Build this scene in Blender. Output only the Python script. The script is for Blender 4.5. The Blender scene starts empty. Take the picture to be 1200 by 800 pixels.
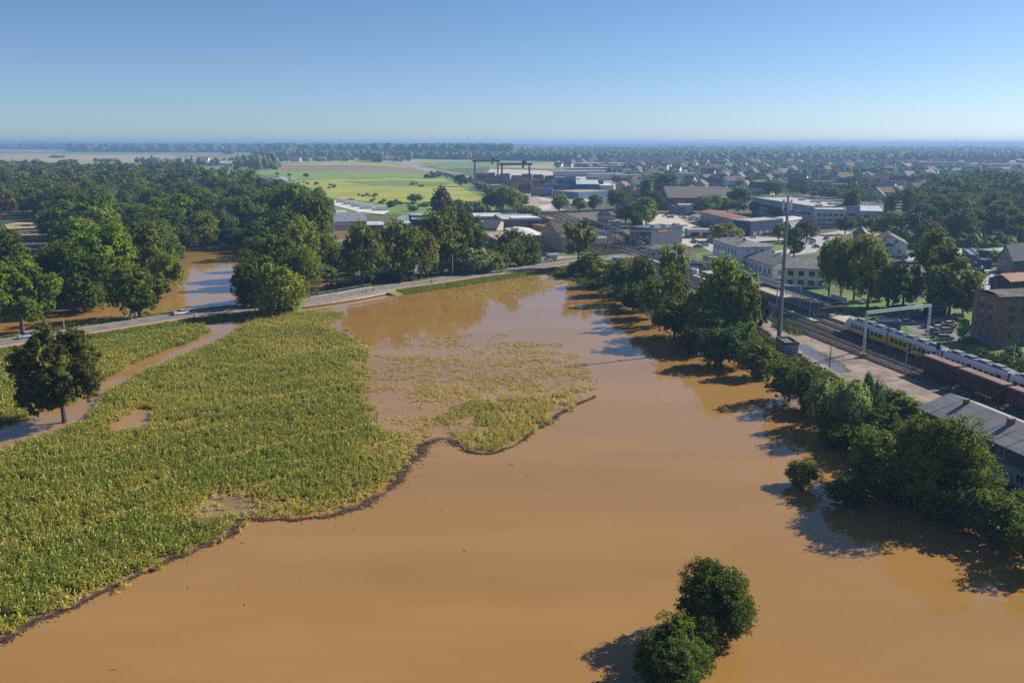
import bpy, math, random
import numpy as np
from mathutils import Vector, noise as mnoise
random.seed(7); RNG = np.random.default_rng(7)
R = math.radians
# ------------------------------------------------------------------ camera, sky, sun, exposure
H = 50.0; FOC = 1050.0; PIT = math.atan(233/FOC)
scn = bpy.context.scene
C = scn.collection
cam = bpy.data.cameras.new('camera'); co = bpy.data.objects.new('camera', cam); C.objects.link(co)
co.location = (0, 0, H); co.rotation_euler = (math.pi/2-PIT, 0, 0)
cam.lens = 36*FOC/1200; cam.sensor_width = 36; cam.clip_start = 0.5; cam.clip_end = 60000
scn.camera = co
SUN_EL = 31.0; SUN_AZ = 65.0      # azimuth from +Y towards +X
world = bpy.data.worlds.new('World'); scn.world = world; world.use_nodes = True
nt = world.node_tree; bg = nt.nodes['Background']
sky = nt.nodes.new('ShaderNodeTexSky'); sky.sky_type = 'NISHITA'; sky.sun_disc = False
sky.sun_elevation = R(SUN_EL); sky.sun_rotation = R(SUN_AZ); sky.altitude = 1500
sky.air_density = 0.8; sky.dust_density = 1.0; sky.ozone_density = 5.5
nt.links.new(sky.outputs[0], bg.inputs[0]); bg.inputs[1].default_value = 0.067
sd = bpy.data.lights.new('sun', 'SUN'); sd.energy = 4.9; sd.angle = R(0.5); sd.color = (1.0, 0.92, 0.77)
so = bpy.data.objects.new('sun', sd); C.objects.link(so)
dv = Vector((math.sin(R(SUN_AZ))*math.cos(R(SUN_EL)), math.cos(R(SUN_AZ))*math.cos(R(SUN_EL)), math.sin(R(SUN_EL))))
so.rotation_euler = dv.to_track_quat('Z', 'Y').to_euler(); so.location = (0, 0, 200)
scn.view_settings.view_transform = 'Standard'; scn.view_settings.look = 'None'
scn.view_settings.exposure = 0.78; scn.view_settings.gamma = 1.0
scn.render.engine = 'CYCLES'
cy = scn.cycles
cy.max_bounces = 4; cy.diffuse_bounces = 2; cy.glossy_bounces = 2; cy.transmission_bounces = 2
cy.transparent_max_bounces = 8; cy.volume_bounces = 0; cy.caustics_reflective = False; cy.caustics_refractive = False
cy.use_denoising = False
HAZE_DENSITY = 0.00017

# ------------------------------------------------------------------ pixel <-> ground (photo is 1200 x 800)
cp, sp_ = math.cos(PIT), math.sin(PIT)
def G(px, py, z=0.0):
    dx = px-600; v = py-400
    dy = FOC*cp-v*sp_; dz = -FOC*sp_-v*cp
    t = (z-H)/dz
    return Vector((dx*t, dy*t, z))
def P(x, y, z=0.0):
    c = y*cp-(z-H)*sp_; u = y*sp_+(z-H)*cp
    return 600+FOC*x/c, 400-FOC*u/c
def pip(x, y, poly):
    x = np.asarray(x, float); y = np.asarray(y, float); ins = np.zeros(x.shape, bool)
    n = len(poly)
    for i in range(n):
        x1, y1 = poly[i]; x2, y2 = poly[(i+1) % n]
        if y1 == y2: continue
        c = ((y1 > y) != (y2 > y)) & (x < (x2-x1)*(y-y1)/(y2-y1)+x1)
        ins ^= c
    return ins

# ------------------------------------------------------------------ materials
MATS = {}
def mat(name, c, c2=None, scale=1.0, rough=0.8, metal=0.0, bump=0.0, spec=0.3, detail=6, bscale=None, stretch=None, lo=0.35, hi=0.65):
    if name in MATS: return MATS[name]
    m = bpy.data.materials.new(name); m.use_nodes = True; t = m.node_tree; b = t.nodes['Principled BSDF']
    b.inputs['Roughness'].default_value = rough; b.inputs['Metallic'].default_value = metal
    b.inputs['Specular IOR Level'].default_value = spec
    b.inputs['Base Color'].default_value = (*c, 1)
    if c2 is not None or bump:
        tc = t.nodes.new('ShaderNodeTexCoord'); src = tc.outputs['Object']
        if stretch:
            mp = t.nodes.new('ShaderNodeMapping'); mp.inputs['Scale'].default_value = stretch
            t.links.new(src, mp.inputs[0]); src = mp.outputs[0]
    if c2 is not None:
        n = t.nodes.new('ShaderNodeTexNoise'); n.inputs['Scale'].default_value = scale; n.inputs['Detail'].default_value = detail
        n.inputs['Roughness'].default_value = 0.65
        r = t.nodes.new('ShaderNodeValToRGB'); r.color_ramp.elements[0].position = lo; r.color_ramp.elements[1].position = hi
        r.color_ramp.elements[0].color = (*c, 1); r.color_ramp.elements[1].color = (*c2, 1)
        t.links.new(src, n.inputs[0]); t.links.new(n.outputs[0], r.inputs[0]); t.links.new(r.outputs[0], b.inputs['Base Color'])
    if bump:
        n2 = t.nodes.new('ShaderNodeTexNoise'); n2.inputs['Scale'].default_value = bscale or scale*4; n2.inputs['Detail'].default_value = 4
        bp = t.nodes.new('ShaderNodeBump'); bp.inputs['Strength'].default_value = bump; bp.inputs['Distance'].default_value = 0.1
        t.links.new(src, n2.inputs[0]); t.links.new(n2.outputs[0], bp.inputs['Height']); t.links.new(bp.outputs[0], b.inputs['Normal'])
    MATS[name] = m
    return m

def water_mat(name, c, c2, rough=0.04):
    m = mat(name, c, c2, scale=0.02, rough=rough, spec=0.5, detail=10, stretch=(.6, 2.2, 1), lo=.3, hi=.7)
    t = m.node_tree; b = t.nodes['Principled BSDF']; b.inputs['IOR'].default_value = 1.33
    tc = t.nodes.new('ShaderNodeTexCoord')
    n = t.nodes.new('ShaderNodeTexNoise'); n.inputs['Scale'].default_value = 1.3; n.inputs['Detail'].default_value = 5
    n3 = t.nodes.new('ShaderNodeTexNoise'); n3.inputs['Scale'].default_value = 0.02; n3.inputs['Detail'].default_value = 3
    mr = t.nodes.new('ShaderNodeMapRange'); mr.inputs[1].default_value = 0.45; mr.inputs[2].default_value = 0.62
    mr.inputs[3].default_value = 0.05; mr.inputs[4].default_value = 0.28
    bp = t.nodes.new('ShaderNodeBump'); bp.inputs['Distance'].default_value = 0.035
    t.links.new(tc.outputs['Object'], n.inputs[0]); t.links.new(tc.outputs['Object'], n3.inputs[0])
    t.links.new(n3.outputs[0], mr.inputs[0]); t.links.new(mr.outputs[0], bp.inputs['Strength'])
    t.links.new(n.outputs[0], bp.inputs['Height']); t.links.new(bp.outputs[0], b.inputs['Normal'])
    return m

def leaf_mat(name, attr_only=False, transl=0.36):
    m = bpy.data.materials.new(name); m.use_nodes = True; t = m.node_tree; b = t.nodes['Principled BSDF']
    out = t.nodes['Material Output']
    b.inputs['Roughness'].default_value = 0.7; b.inputs['Specular IOR Level'].default_value = 0.1
    at = t.nodes.new('ShaderNodeAttribute'); at.attribute_name = 'tint'
    mul = t.nodes.new('ShaderNodeMix'); mul.data_type = 'RGBA'; mul.blend_type = 'MULTIPLY'; mul.inputs[0].default_value = 1.0
    if attr_only:
        mul.inputs[6].default_value = (1, 1, 1, 1)
    else:
        oi = t.nodes.new('ShaderNodeObjectInfo'); t.links.new(oi.outputs['Color'], mul.inputs[6])
    t.links.new(at.outputs['Color'], mul.inputs[7])
    t.links.new(mul.outputs[2], b.inputs['Base Color'])
    tr = t.nodes.new('ShaderNodeBsdfTranslucent'); mx = t.nodes.new('ShaderNodeMixShader'); mx.inputs[0].default_value = transl
    t.links.new(mul.outputs[2], tr.inputs[0]); t.links.new(b.outputs[0], mx.inputs[1]); t.links.new(tr.outputs[0], mx.inputs[2])
    t.links.new(mx.outputs[0], out.inputs[0])
    return m
LEAF = leaf_mat('leaf'); LEAF_A = leaf_mat('leaf_mass', True); CORN_M = leaf_mat('corn_leaf', True, 0.3)

def brick_mat(name, c, c2, mortar, scale):
    m = bpy.data.materials.new(name); m.use_nodes = True; t = m.node_tree; b = t.nodes['Principled BSDF']
    b.inputs['Roughness'].default_value = 0.9
    tc = t.nodes.new('ShaderNodeTexCoord'); mp = t.nodes.new('ShaderNodeMapping'); mp.inputs['Rotation'].default_value = (math.pi/2, 0, 0)
    n = t.nodes.new('ShaderNodeTexNoise'); n.inputs['Scale'].default_value = 0.6; n.inputs['Detail'].default_value = 8
    br = t.nodes.new('ShaderNodeTexNoise'); br.inputs['Scale'].default_value = 7; br.inputs['Detail'].default_value = 3
    r = t.nodes.new('ShaderNodeValToRGB'); r.color_ramp.elements[0].position = .38; r.color_ramp.elements[1].position = .62
    r.color_ramp.elements[0].color = (*c, 1); r.color_ramp.elements[1].color = (*c2, 1)
    mx = t.nodes.new('ShaderNodeMix'); mx.data_type = 'RGBA'; mx.inputs[7].default_value = (*mortar, 1)
    t.links.new(tc.outputs['Object'], n.inputs[0]); t.links.new(tc.outputs['Object'], br.inputs[0]); t.links.new(n.outputs[0], r.inputs[0])
    t.links.new(r.outputs[0], mx.inputs[6]); t.links.new(br.outputs[0], mx.inputs[0]); t.links.new(mx.outputs[2], b.inputs['Base Color'])
    MATS[name] = m
    return m

def paint_mat():                                  # vehicle paint takes the colour of its object
    m = bpy.data.materials.new('vehicle_paint'); m.use_nodes = True; t = m.node_tree; b = t.nodes['Principled BSDF']
    oi = t.nodes.new('ShaderNodeObjectInfo'); t.links.new(oi.outputs['Color'], b.inputs['Base Color'])
    b.inputs['Roughness'].default_value = 0.3; b.inputs['Coat Weight'].default_value = 0.5
    return m
def tinted_mat(name, rough=0.8, bump_scale=0, dirt=0.3):     # walls, roofs, containers tinted by object colour
    m = bpy.data.materials.new(name); m.use_nodes = True; t = m.node_tree; b = t.nodes['Principled BSDF']
    oi = t.nodes.new('ShaderNodeObjectInfo'); tc = t.nodes.new('ShaderNodeTexCoord')
    n = t.nodes.new('ShaderNodeTexNoise'); n.inputs['Scale'].default_value = 0.5; n.inputs['Detail'].default_value = 8
    mr = t.nodes.new('ShaderNodeMapRange'); mr.inputs[1].default_value = .3; mr.inputs[2].default_value = .7
    mr.inputs[3].default_value = 1-dirt; mr.inputs[4].default_value = 1.0+dirt*0.4
    mul = t.nodes.new('ShaderNodeVectorMath'); mul.operation = 'SCALE'
    t.links.new(tc.outputs['Object'], n.inputs[0]); t.links.new(n.outputs[0], mr.inputs[0])
    t.links.new(oi.outputs['Color'], mul.inputs[0]); t.links.new(mr.outputs[0], mul.inputs['Scale'])
    t.links.new(mul.outputs[0], b.inputs['Base Color']); b.inputs['Roughness'].default_value = rough
    return m
PAINT = paint_mat(); TWALL = tinted_mat('tinted_wall', .85); TROOF = tinted_mat('tinted_roof', .8, dirt=.45); TMETAL = tinted_mat('tinted_metal', .5, dirt=.35)
glass = mat('window_glass', (.02, .025, .03), rough=.08, spec=.6)
wframe = mat('window_frame_paint', (.7, .7, .68), rough=.5)
steel = mat('galvanised_steel', (.32, .34, .36), (.42, .43, .44), 2, rough=.45, metal=.5)
darksteel = mat('dark_steel', (.05, .055, .065), (.09, .09, .1), 2, rough=.5)
rust = mat('rusty_steel', (.13, .06, .035), (.2, .11, .07), 1.5, rough=.8)
black = mat('black_rubber', (.02, .02, .02), rough=.7)
bark = mat('bark', (.07, .05, .035), (.14, .11, .08), 3, rough=.9, bump=.5)
deadbark = mat('dead_bark', (.22, .17, .12), (.32, .27, .2), 3, rough=.9)
concrete = mat('concrete', (.3, .29, .27), (.42, .4, .37), .8, rough=.9)
asphalt = mat('asphalt', (.13, .13, .135), (.18, .175, .17), .25, rough=.85)
paving = mat('pale_paving', (.36, .31, .26), (.47, .41, .34), .15, rough=.9)
white = mat('white_paint', (.75, .75, .73), rough=.6)
wood = mat('pole_wood', (.16, .12, .09), (.24, .2, .16), 2, rough=.9)

# ------------------------------------------------------------------ mesh builder
class MB:
    def __init__(s): s.v = []; s.f = []; s.m = []
    def add(s, vs, fs, mi=0):
        k = len(s.v); s.v += [tuple(v) for v in vs]
        for f in fs: s.f.append(tuple(i+k for i in f)); s.m.append(mi)
        return s
    def box(s, x0, y0, z0, x1, y1, z1, mi=0):
        return s.add([(x0,y0,z0),(x1,y0,z0),(x1,y1,z0),(x0,y1,z0),(x0,y0,z1),(x1,y0,z1),(x1,y1,z1),(x0,y1,z1)],
                     [(3,2,1,0),(4,5,6,7),(0,1,5,4),(1,2,6,5),(2,3,7,6),(3,0,4,7)], mi)
    def tube(s, p0, p1, r0, r1=None, n=6, mi=0, caps=True):
        r1 = r0 if r1 is None else r1
        p0 = Vector(p0); p1 = Vector(p1); d = (p1-p0)
        if d.length < 1e-6: return s
        q = d.to_track_quat('Z', 'Y'); vs = []
        for p, r in ((p0, r0), (p1, r1)):
            for i in range(n):
                a = 2*math.pi*i/n; vs.append(p+q @ Vector((math.cos(a)*r, math.sin(a)*r, 0)))
        fs = [(i, (i+1) % n, n+(i+1) % n, n+i) for i in range(n)]
        if caps: fs += [tuple(range(n-1, -1, -1)), tuple(range(n, 2*n))]
        return s.add(vs, fs, mi)
    def beam(s, p0, p1, w, h=None, mi=0):
        h = h or w
        p0 = Vector(p0); p1 = Vector(p1); d = p1-p0; q = d.to_track_quat('Z', 'Y'); vs = []
        for p in (p0, p1):
            for a, b in ((-1,-1),(1,-1),(1,1),(-1,1)): vs.append(p+q @ Vector((a*w/2, b*h/2, 0)))
        return s.add(vs, [(3,2,1,0),(4,5,6,7),(0,1,5,4),(1,2,6,5),(2,3,7,6),(3,0,4,7)], mi)
    def prism(s, prof, x0, x1, mi=0, axis='x'):      # profile in (y,z), extruded along x
        n = len(prof)
        if axis == 'x': vs = [(x0, a, b) for a, b in prof]+[(x1, a, b) for a, b in prof]
        else: vs = [(a, x0, b) for a, b in prof]+[(a, x1, b) for a, b in prof]
        fs = [tuple(range(n-1, -1, -1)), tuple(range(n, 2*n))]+[(i, (i+1) % n, n+(i+1) % n, n+i) for i in range(n)]
        return s.add(vs, fs, mi)
    def build(s, name, mats, parent=None, smooth=False):
        me = bpy.data.meshes.new(name); me.from_pydata(s.v, [], s.f)
        if not isinstance(mats, (list, tuple)): mats = [mats]
        for m in mats: me.materials.append(m)
        if len(mats) > 1: me.polygons.foreach_set('material_index', s.m)
        if smooth: me.polygons.foreach_set('use_smooth', [True]*len(s.f))
        me.update()
        o = bpy.data.objects.new(name, me); C.objects.link(o)
        if parent: o.parent = parent
        return o
def npmesh(name, V, F, m, tint=None, smooth=False):
    """V (n,3), F (k,4) or (k,3) arrays; tint per vertex rgb"""
    me = bpy.data.meshes.new(name); n, k = len(V), len(F); w = F.shape[1]
    me.vertices.add(n); me.vertices.foreach_set('co', V.astype(np.float32).ravel())
    me.loops.add(k*w); me.loops.foreach_set('vertex_index', F.astype(np.int32).ravel())
    me.polygons.add(k); me.polygons.foreach_set('loop_start', np.arange(0, k*w, w, dtype=np.int32))
    if smooth: me.polygons.foreach_set('use_smooth', np.ones(k, bool))
    if tint is not None:
        a = me.color_attributes.new('tint', 'FLOAT_COLOR', 'POINT')
        col = np.ones((n, 4), np.float32); col[:, :3] = tint; a.data.foreach_set('color', col.ravel())
    me.update(calc_edges=True); me.validate()
    me.materials.append(m)
    return me
def tag(o, label=None, cat=None, group=None, kind=None):
    if label: o['label'] = label
    if cat: o['category'] = cat
    if group: o['group'] = group
    if kind: o['kind'] = kind
    return o
def thing(name, label, cat, loc=(0,0,0), rz=0.0, group=None):
    o = bpy.data.objects.new(name, None); C.objects.link(o); o.location = loc; o.rotation_euler = (0, 0, rz)
    o.empty_display_size = .5
    return tag(o, label, cat, group)
def link_mesh(name, me, parent=None):
    o = bpy.data.objects.new(name, me); C.objects.link(o)
    if parent: o.parent = parent
    return o
KIDS = {}
def copy_thing(root, loc, rz=0.0, scale=None, label=None, group=None, color=None):
    if root.name not in KIDS: KIDS[root.name] = [o for o in bpy.data.objects if o.parent == root]
    r = root.copy(); C.objects.link(r); r.location = loc; r.rotation_euler = (0, 0, rz)
    if scale: r.scale = scale
    if label: r['label'] = label
    if group: r['group'] = group
    if color: r.color = (*color, 1)
    for ch in KIDS[root.name]:
        c = ch.copy(); C.objects.link(c); c.parent = r
        if color: c.color = (*color, 1)
        if ch.name not in KIDS: KIDS[ch.name] = [o for o in bpy.data.objects if o.parent == ch]
        for g in KIDS[ch.name]:
            d = g.copy(); C.objects.link(d); d.parent = c
            if color: d.color = (*color, 1)
    return r
ONES = 'zeroth first second third fourth fifth sixth seventh eighth ninth tenth eleventh twelfth thirteenth fourteenth fifteenth sixteenth seventeenth eighteenth nineteenth'.split()
TENS = {2: 'twent', 3: 'thirt', 4: 'fort', 5: 'fift', 6: 'sixt', 7: 'sevent', 8: 'eight', 9: 'ninet'}
def ordw(n):
    if n < 20: return ONES[n]
    if n % 10 == 0: return TENS[n//10]+'ieth'
    return TENS[n//10]+'y-'+ONES[n % 10]

# ------------------------------------------------------------------ ground, fields, water
def sheet(name, pts, z, m, kind='structure', label=None, cat=None):
    """flat polygon traced on the ground; pts are world (x,y)"""
    o = MB().add([(x, y, z) for x, y in pts], [tuple(range(len(pts)))])
    # orientation upwards
    a = sum(pts[i][0]*pts[(i+1) % len(pts)][1]-pts[(i+1) % len(pts)][0]*pts[i][1] for i in range(len(pts)))
    if a < 0: o.f = [tuple(reversed(f)) for f in o.f]
    ob = o.build(name, m); tag(ob, label, cat, None, kind)
    return ob
def gp(pts, z=0): return [tuple(G(x, y, z)[:2]) for x, y in pts]
def smooth_pts(p, n=3, close=True):
    p = [Vector((a[0], a[1])) for a in p]; out = []
    N = len(p)
    for i in range(N if close else N-1):
        p0 = p[(i-1) % N] if close or i > 0 else p[0]; p1 = p[i]; p2 = p[(i+1) % N]; p3 = p[(i+2) % N] if close or i+2 < N else p[-1]
        for k in range(n):
            t = k/n
            out.append(tuple(0.5*((2*p1)+(-p0+p2)*t+(2*p0-5*p1+4*p2-p3)*t*t+(-p0+3*p1-3*p2+p3)*t**3)))
    if not close: out.append(tuple(p[-1]))
    return out
def rough_edge(p, amp):                                # jitter an outline so that banks are uneven
    q = []
    N = len(p)
    for i in range(N):
        a = Vector(p[i]); b = Vector(p[(i+1) % N]); L = (b-a).length; k = max(1, min(12, int(L/(amp*2.5))))
        n = Vector((-(b-a).y, (b-a).x)).normalized() if L > 0 else Vector((0, 0))
        for j in range(k):
            c = a.lerp(b, j/k); w = mnoise.noise(Vector((c.x*.13/amp, c.y*.13/amp, 3)))*1.2+random.uniform(-.35, .35)
            q.append(tuple(c+n*amp*w))
    return q

g_land = mat('land', (.05, .065, .025), (.12, .12, .055), .02, rough=.95, bump=.4, bscale=.8)
g_mud = mat('mud', (.17, .11, .055), (.26, .18, .10), .12, rough=.9, bump=.5, bscale=1.5)
g_green = mat('meadow_green', (.09, .17, .03), (.16, .24, .045), .03, rough=.95)
g_bright = mat('meadow_bright', (.12, .23, .025), (.19, .28, .035), .02, rough=.95)
g_yel = mat('meadow_yellow', (.21, .25, .025), (.33, .33, .045), .02, rough=.95)
g_tan = mat('stubble_tan', (.24, .22, .11), (.33, .30, .16), .004, rough=.95)
g_brown = mat('ploughed_brown', (.17, .12, .075), (.24, .18, .12), .006, rough=.95)
g_pinkish = mat('bare_soil', (.30, .23, .13), (.38, .30, .18), .004, rough=.95)
g_lawn = mat('lawn', (.07, .14, .02), (.12, .2, .035), .3, rough=.95, bump=.5, bscale=4)
g_ballast = mat('ballast', (.10, .08, .065), (.17, .14, .115), .5, rough=.95, bump=.8, bscale=5)
g_dirt = mat('yard_dirt', (.14, .11, .09), (.31, .25, .205), .16, rough=.95, bump=.3, bscale=2)
w_lake = water_mat('flood_water', (.250, .136, .036), (.325, .186, .062))
w_riv = water_mat('river_water', (.29, .16, .045), (.34, .20, .07), .06)
w_pale = water_mat('pale_flood_water', (.34, .27, .2), (.4, .33, .26), .08)

sheet('ground', [(-13000, -300), (13000, -300), (13000, 13500), (-13000, 13500)], 0, g_land)
sheet('far_fields', gp([(-150, 174), (300, 174), (600, 174), (1300, 175), (1300, 186), (640, 198), (300, 190), (-150, 200)]), .10, g_tan)
sheet('soil_field', gp([(-150, 180.5), (120, 182), (230, 187), (180, 191), (60, 189), (-150, 187)]), .35, g_pinkish)
sheet('green_stripe_field', gp([(-150, 176.6), (260, 178.6), (330, 180.6), (200, 181.3), (-150, 179)]), .35, g_green)
sheet('soil_stripe_field', gp([(200, 181.6), (330, 182), (460, 183), (460, 184.5), (330, 186), (210, 184)]), .35, g_brown)
sheet('green_meadow', gp([(120, 195), (300, 194), (500, 196), (545, 203), (570, 225), (600, 243), (560, 250), (400, 252), (100, 240)]), .2, g_green)
sheet('bright_meadow', gp([(200, 197), (330, 198), (500, 202), (520, 208), (350, 211), (250, 207)]), .4, g_bright)
sheet('ploughed_field', gp([(318, 194.5), (430, 194.6), (500, 199), (500, 203), (420, 202.4), (330, 201), (310, 198)]), .42, g_brown)
sheet('yellow_strip_field', gp([(330, 192), (440, 192), (492, 196), (500, 199), (430, 194.4), (325, 194.2)]), .45, g_yel)
sheet('yellow_field', gp([(345, 212), (430, 209), (520, 209.5), (545, 222), (566, 234), (540, 238), (440, 238), (385, 232), (350, 222)]), .4, g_yel)
sheet('mown_stripe', gp([(400, 213), (480, 212), (530, 215), (520, 219), (440, 218)]), .6, g_green)
sheet('terminal_meadow', gp([(488, 191), (640, 187), (650, 190), (560, 197), (520, 199)]), .3, g_green)
for k, pts in enumerate([[(293, 207), (320, 206), (346, 209.5), (343, 212), (318, 214), (296, 213)], [(322, 216), (340, 218), (336, 223), (323, 222)],
                         [(230, 199.5), (262, 199), (258, 202.5), (232, 203)], [(195, 199), (222, 199), (222, 204), (205, 203)],
                         [(322, 221), (356, 224), (352, 227), (325, 225)]]):
    sheet('flooded_meadow', rough_edge(gp(pts), 4), .7, w_pale)
# the flooded field in front (main lake)
LAKE = [(-200, 1100), (-200, 830), (-60, 775), (0, 748), (60, 722), (130, 690), (205, 655), (265, 630), (283, 608), (330, 600), (400, 588), (440, 563),
        (470, 538), (472, 520), (447, 500), (432, 470), (436, 440), (425, 428), (440, 408), (410, 390), (385, 382), (408, 369), (380, 366), (345, 366), (352, 352),
        (400, 338), (500, 322), (600, 312), (650, 308), (672, 318), (705, 332), (760, 355), (840, 395), (900, 425), (960, 470), (1030, 545), (1110, 590), (1210, 628), (1500, 700), (1500, 1100)]
sheet('flood_lake', rough_edge(gp(LAKE), .7), .03, w_lake)
CHAN = [(-60, 545), (0, 531), (30, 520), (78, 505), (102, 494), (108, 480), (124, 462), (160, 442), (215, 417), (260, 400), (283, 384), (290, 376), (262, 376), (231, 384), (247, 388), (225, 402), (190, 412), (135, 438), (106, 455), (84, 474), (40, 486), (0, 500), (-60, 510)]
PUD = [(126, 510), (152, 506), (176, 496), (180, 480), (162, 477), (146, 490), (130, 500)]
CORN = [(-80, 436), (0, 415), (100, 399), (230, 381), (300, 371), (350, 367), (415, 368), (388, 382), (412, 392), (438, 410), (428, 430), (438, 440), (434, 470), (450, 500), (488, 519), (487, 541), (460, 568),
        (414, 594), (336, 609), (287, 611), (264, 634), (207, 658), (130, 692), (60, 723), (-80, 775)]
sheet('field_soil', gp([(-200, 450), (0, 413), (230, 380), (300, 368), (360, 366), (420, 366), (445, 410), (440, 500), (478, 522), (478, 538), (443, 566), (335, 603), (285, 612), (265, 632), (60, 724), (-200, 830)]), .015, g_mud)
sheet('flooded_track', rough_edge(gp(CHAN), .4), .04, w_lake)
sheet('puddle', rough_edge(gp(PUD), .3), .04, w_lake)
RIVER = [(-150, 440), (-150, 372), (0, 358), (60, 352), (135, 345), (190, 340), (205, 325), (212, 305), (220, 293), (262, 287), (292, 289), (293, 300), (285, 315), (283, 335), (300, 350), (330, 352), (352, 340), (372, 326), (400, 330), (440, 322),
         (440, 345), (300, 366), (200, 378), (100, 394), (0, 408)]
sheet('river', rough_edge(gp(RIVER), .8), .02, w_riv)
for pts in ([(482, 330), (488, 306), (520, 300), (560, 303), (575, 312), (560, 322), (520, 328)], [(368, 282), (372, 266), (400, 262), (440, 262), (460, 268), (530, 270), (530, 282), (470, 287)],
            [(450, 268), (470, 252), (500, 248), (560, 252), (550, 268), (500, 272)]):
    sheet('flooded_yard', rough_edge(gp(pts), .8), .03, w_riv)
sheet('storage_lot', rough_edge(gp([(387, 240), (391, 235), (440, 243), (456, 248), (450, 252), (420, 249)]), 1), .5, mat('pale_concrete_lot', (.5, .5, .49), (.62, .61, .58), .1, rough=.9))
sheet('bare_clearing', gp([(5, 264), (20, 261), (52, 262), (50, 272), (38, 279), (14, 274)]), .3, g_pinkish)
wf = mat('shaded_wood_floor', (.012, .022, .008), (.03, .045, .015), .02, rough=1)  # near-black green paints shade into the gaps between far crowns
sheet('shaded_wood_floor', gp([(290, 184.2), (440, 185.8), (600, 188), (700, 190), (820, 190.6), (1300, 190.2), (1300, 174.3), (300, 174.3)]), .9, wf)
sheet('shaded_wood_floor', gp([(-160, 174.2), (80, 175.8), (85, 178.2), (300, 179), (300, 172.6), (-160, 172.4)]), 1.2, wf)
sheet('shaded_wood_floor', gp([(-70, 262), (-70, 204), (0, 201), (200, 206), (300, 224), (350, 238), (380, 256), (372, 290), (345, 300), (296, 285), (222, 286), (200, 322), (188, 334), (130, 340), (60, 345), (66, 290), (60, 262)]), .012, mat('shaded_leaf_litter', (.02, .03, .01), (.06, .065, .025), .1, rough=1))  # floor colour darkened to carry the shade between the wood's trees
# right side: town ground, rail yard, car park, lawns
sheet('town_ground', gp([(640, 200), (1300, 200), (1400, 330), (1400, 620), (1210, 600), (1110, 560), (1030, 520), (960, 440), (900, 400), (840, 370), (760, 330), (700, 300), (660, 290), (600, 262), (590, 235)]), .008, mat('town_soil', (.035, .055, .02), (.12, .12, .07), .03, rough=.95))
sheet('gravel_yard', gp([(885, 368), (905, 370), (1000, 414), (1100, 452), (1200, 488), (1300, 520), (1300, 560), (1180, 520), (1085, 485), (1050, 478), (985, 446), (930, 420), (905, 412), (880, 395)]), .03, g_dirt)
sheet('yard_puddle', rough_edge(gp([(934, 404), (945, 403), (962, 413), (985, 424), (998, 436), (985, 438), (962, 424), (940, 414)]), .5), .045, water_mat('yard_puddle_water', (.10, .09, .08), (.16, .14, .12), .03))
sheet('rail_bed', gp([(880, 365), (905, 370), (1000, 414), (1100, 452), (1200, 488), (1300, 520), (1300, 470), (1150, 425), (1050, 392), (985, 366), (930, 340), (880, 325), (800, 300), (760, 285), (720, 262), (690, 250), (640, 247), (690, 268), (740, 292), (780, 318), (830, 345)]), .02, g_ballast)
sheet('lawn', gp([(1005, 352), (1100, 350), (1145, 370), (1200, 400), (1300, 430), (1300, 462), (1200, 436), (1110, 408), (1040, 382), (985, 362)]), .034, g_lawn)
sheet('station_lawn', gp([(940, 340), (1010, 345), (1060, 362), (1040, 372), (1000, 360), (955, 350)]), .038, g_lawn)
sheet('car_park', gp([(1040, 366), (1090, 362), (1142, 378), (1150, 396), (1118, 402), (1070, 390)]), .05, asphalt)
sheet('side_path', gp([(958, 358), (985, 366), (1050, 391), (1150, 424), (1240, 452), (1240, 457), (1150, 429), (1050, 396), (985, 371), (955, 362)]), .055, paving)
sheet('station_square', gp([(812, 283), (850, 277), (900, 278), (960, 281), (965, 292), (900, 300), (835, 296)]), .03, concrete)
sheet('station_grass', gp([(895, 283), (935, 280), (940, 291), (905, 294)]), .045, g_lawn)
sheet('square_grass', gp([(815, 298), (835, 294), (838, 300), (815, 304)]), .045, g_lawn)
sheet('filling_forecourt', gp([(795, 284), (800, 274), (850, 268), (862, 273), (845, 285), (812, 290)]), .045, mat('pale_slabs', (.42, .36, .3), (.5, .44, .37), .1, rough=.9))
sheet('filling_forecourt', gp([(745, 268), (760, 252), (800, 250), (820, 262), (800, 272)]), .04, MATS['pale_slabs'])
sheet('street', gp([(925, 300), (955, 296), (975, 281), (1000, 272), (985, 270), (955, 276), (940, 290)]), .06, mat('pale_street', (.3, .3, .31), (.38, .38, .38), .1, rough=.85))
sheet('street', gp([(1112, 292), (1126, 291), (1132, 302), (1150, 310), (1166, 320), (1160, 332), (1220, 344), (1220, 356), (1130, 334), (1140, 322), (1140, 314), (1120, 302)]), .06, MATS['pale_street'])
sheet('street', gp([(1060, 300), (1115, 297), (1118, 304), (1062, 308)]), .06, MATS['pale_street'])
sheet('works_yard', gp([(560, 300), (575, 268), (600, 262), (670, 262), (685, 275), (650, 300), (620, 306)]), .03, g_dirt)
sheet('junction', gp([(618, 314), (628, 300), (650, 300), (690, 300), (745, 296), (752, 301), (705, 311), (665, 316), (640, 318)]), .06, mat('dusty_asphalt', (.22, .19, .16), (.3, .26, .22), .12, rough=.9))
sheet('terminal_yard', gp([(560, 212), (575, 198), (640, 200), (720, 212), (725, 228), (690, 236), (655, 240), (600, 226)]), .3, MATS['pale_slabs'])

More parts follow.
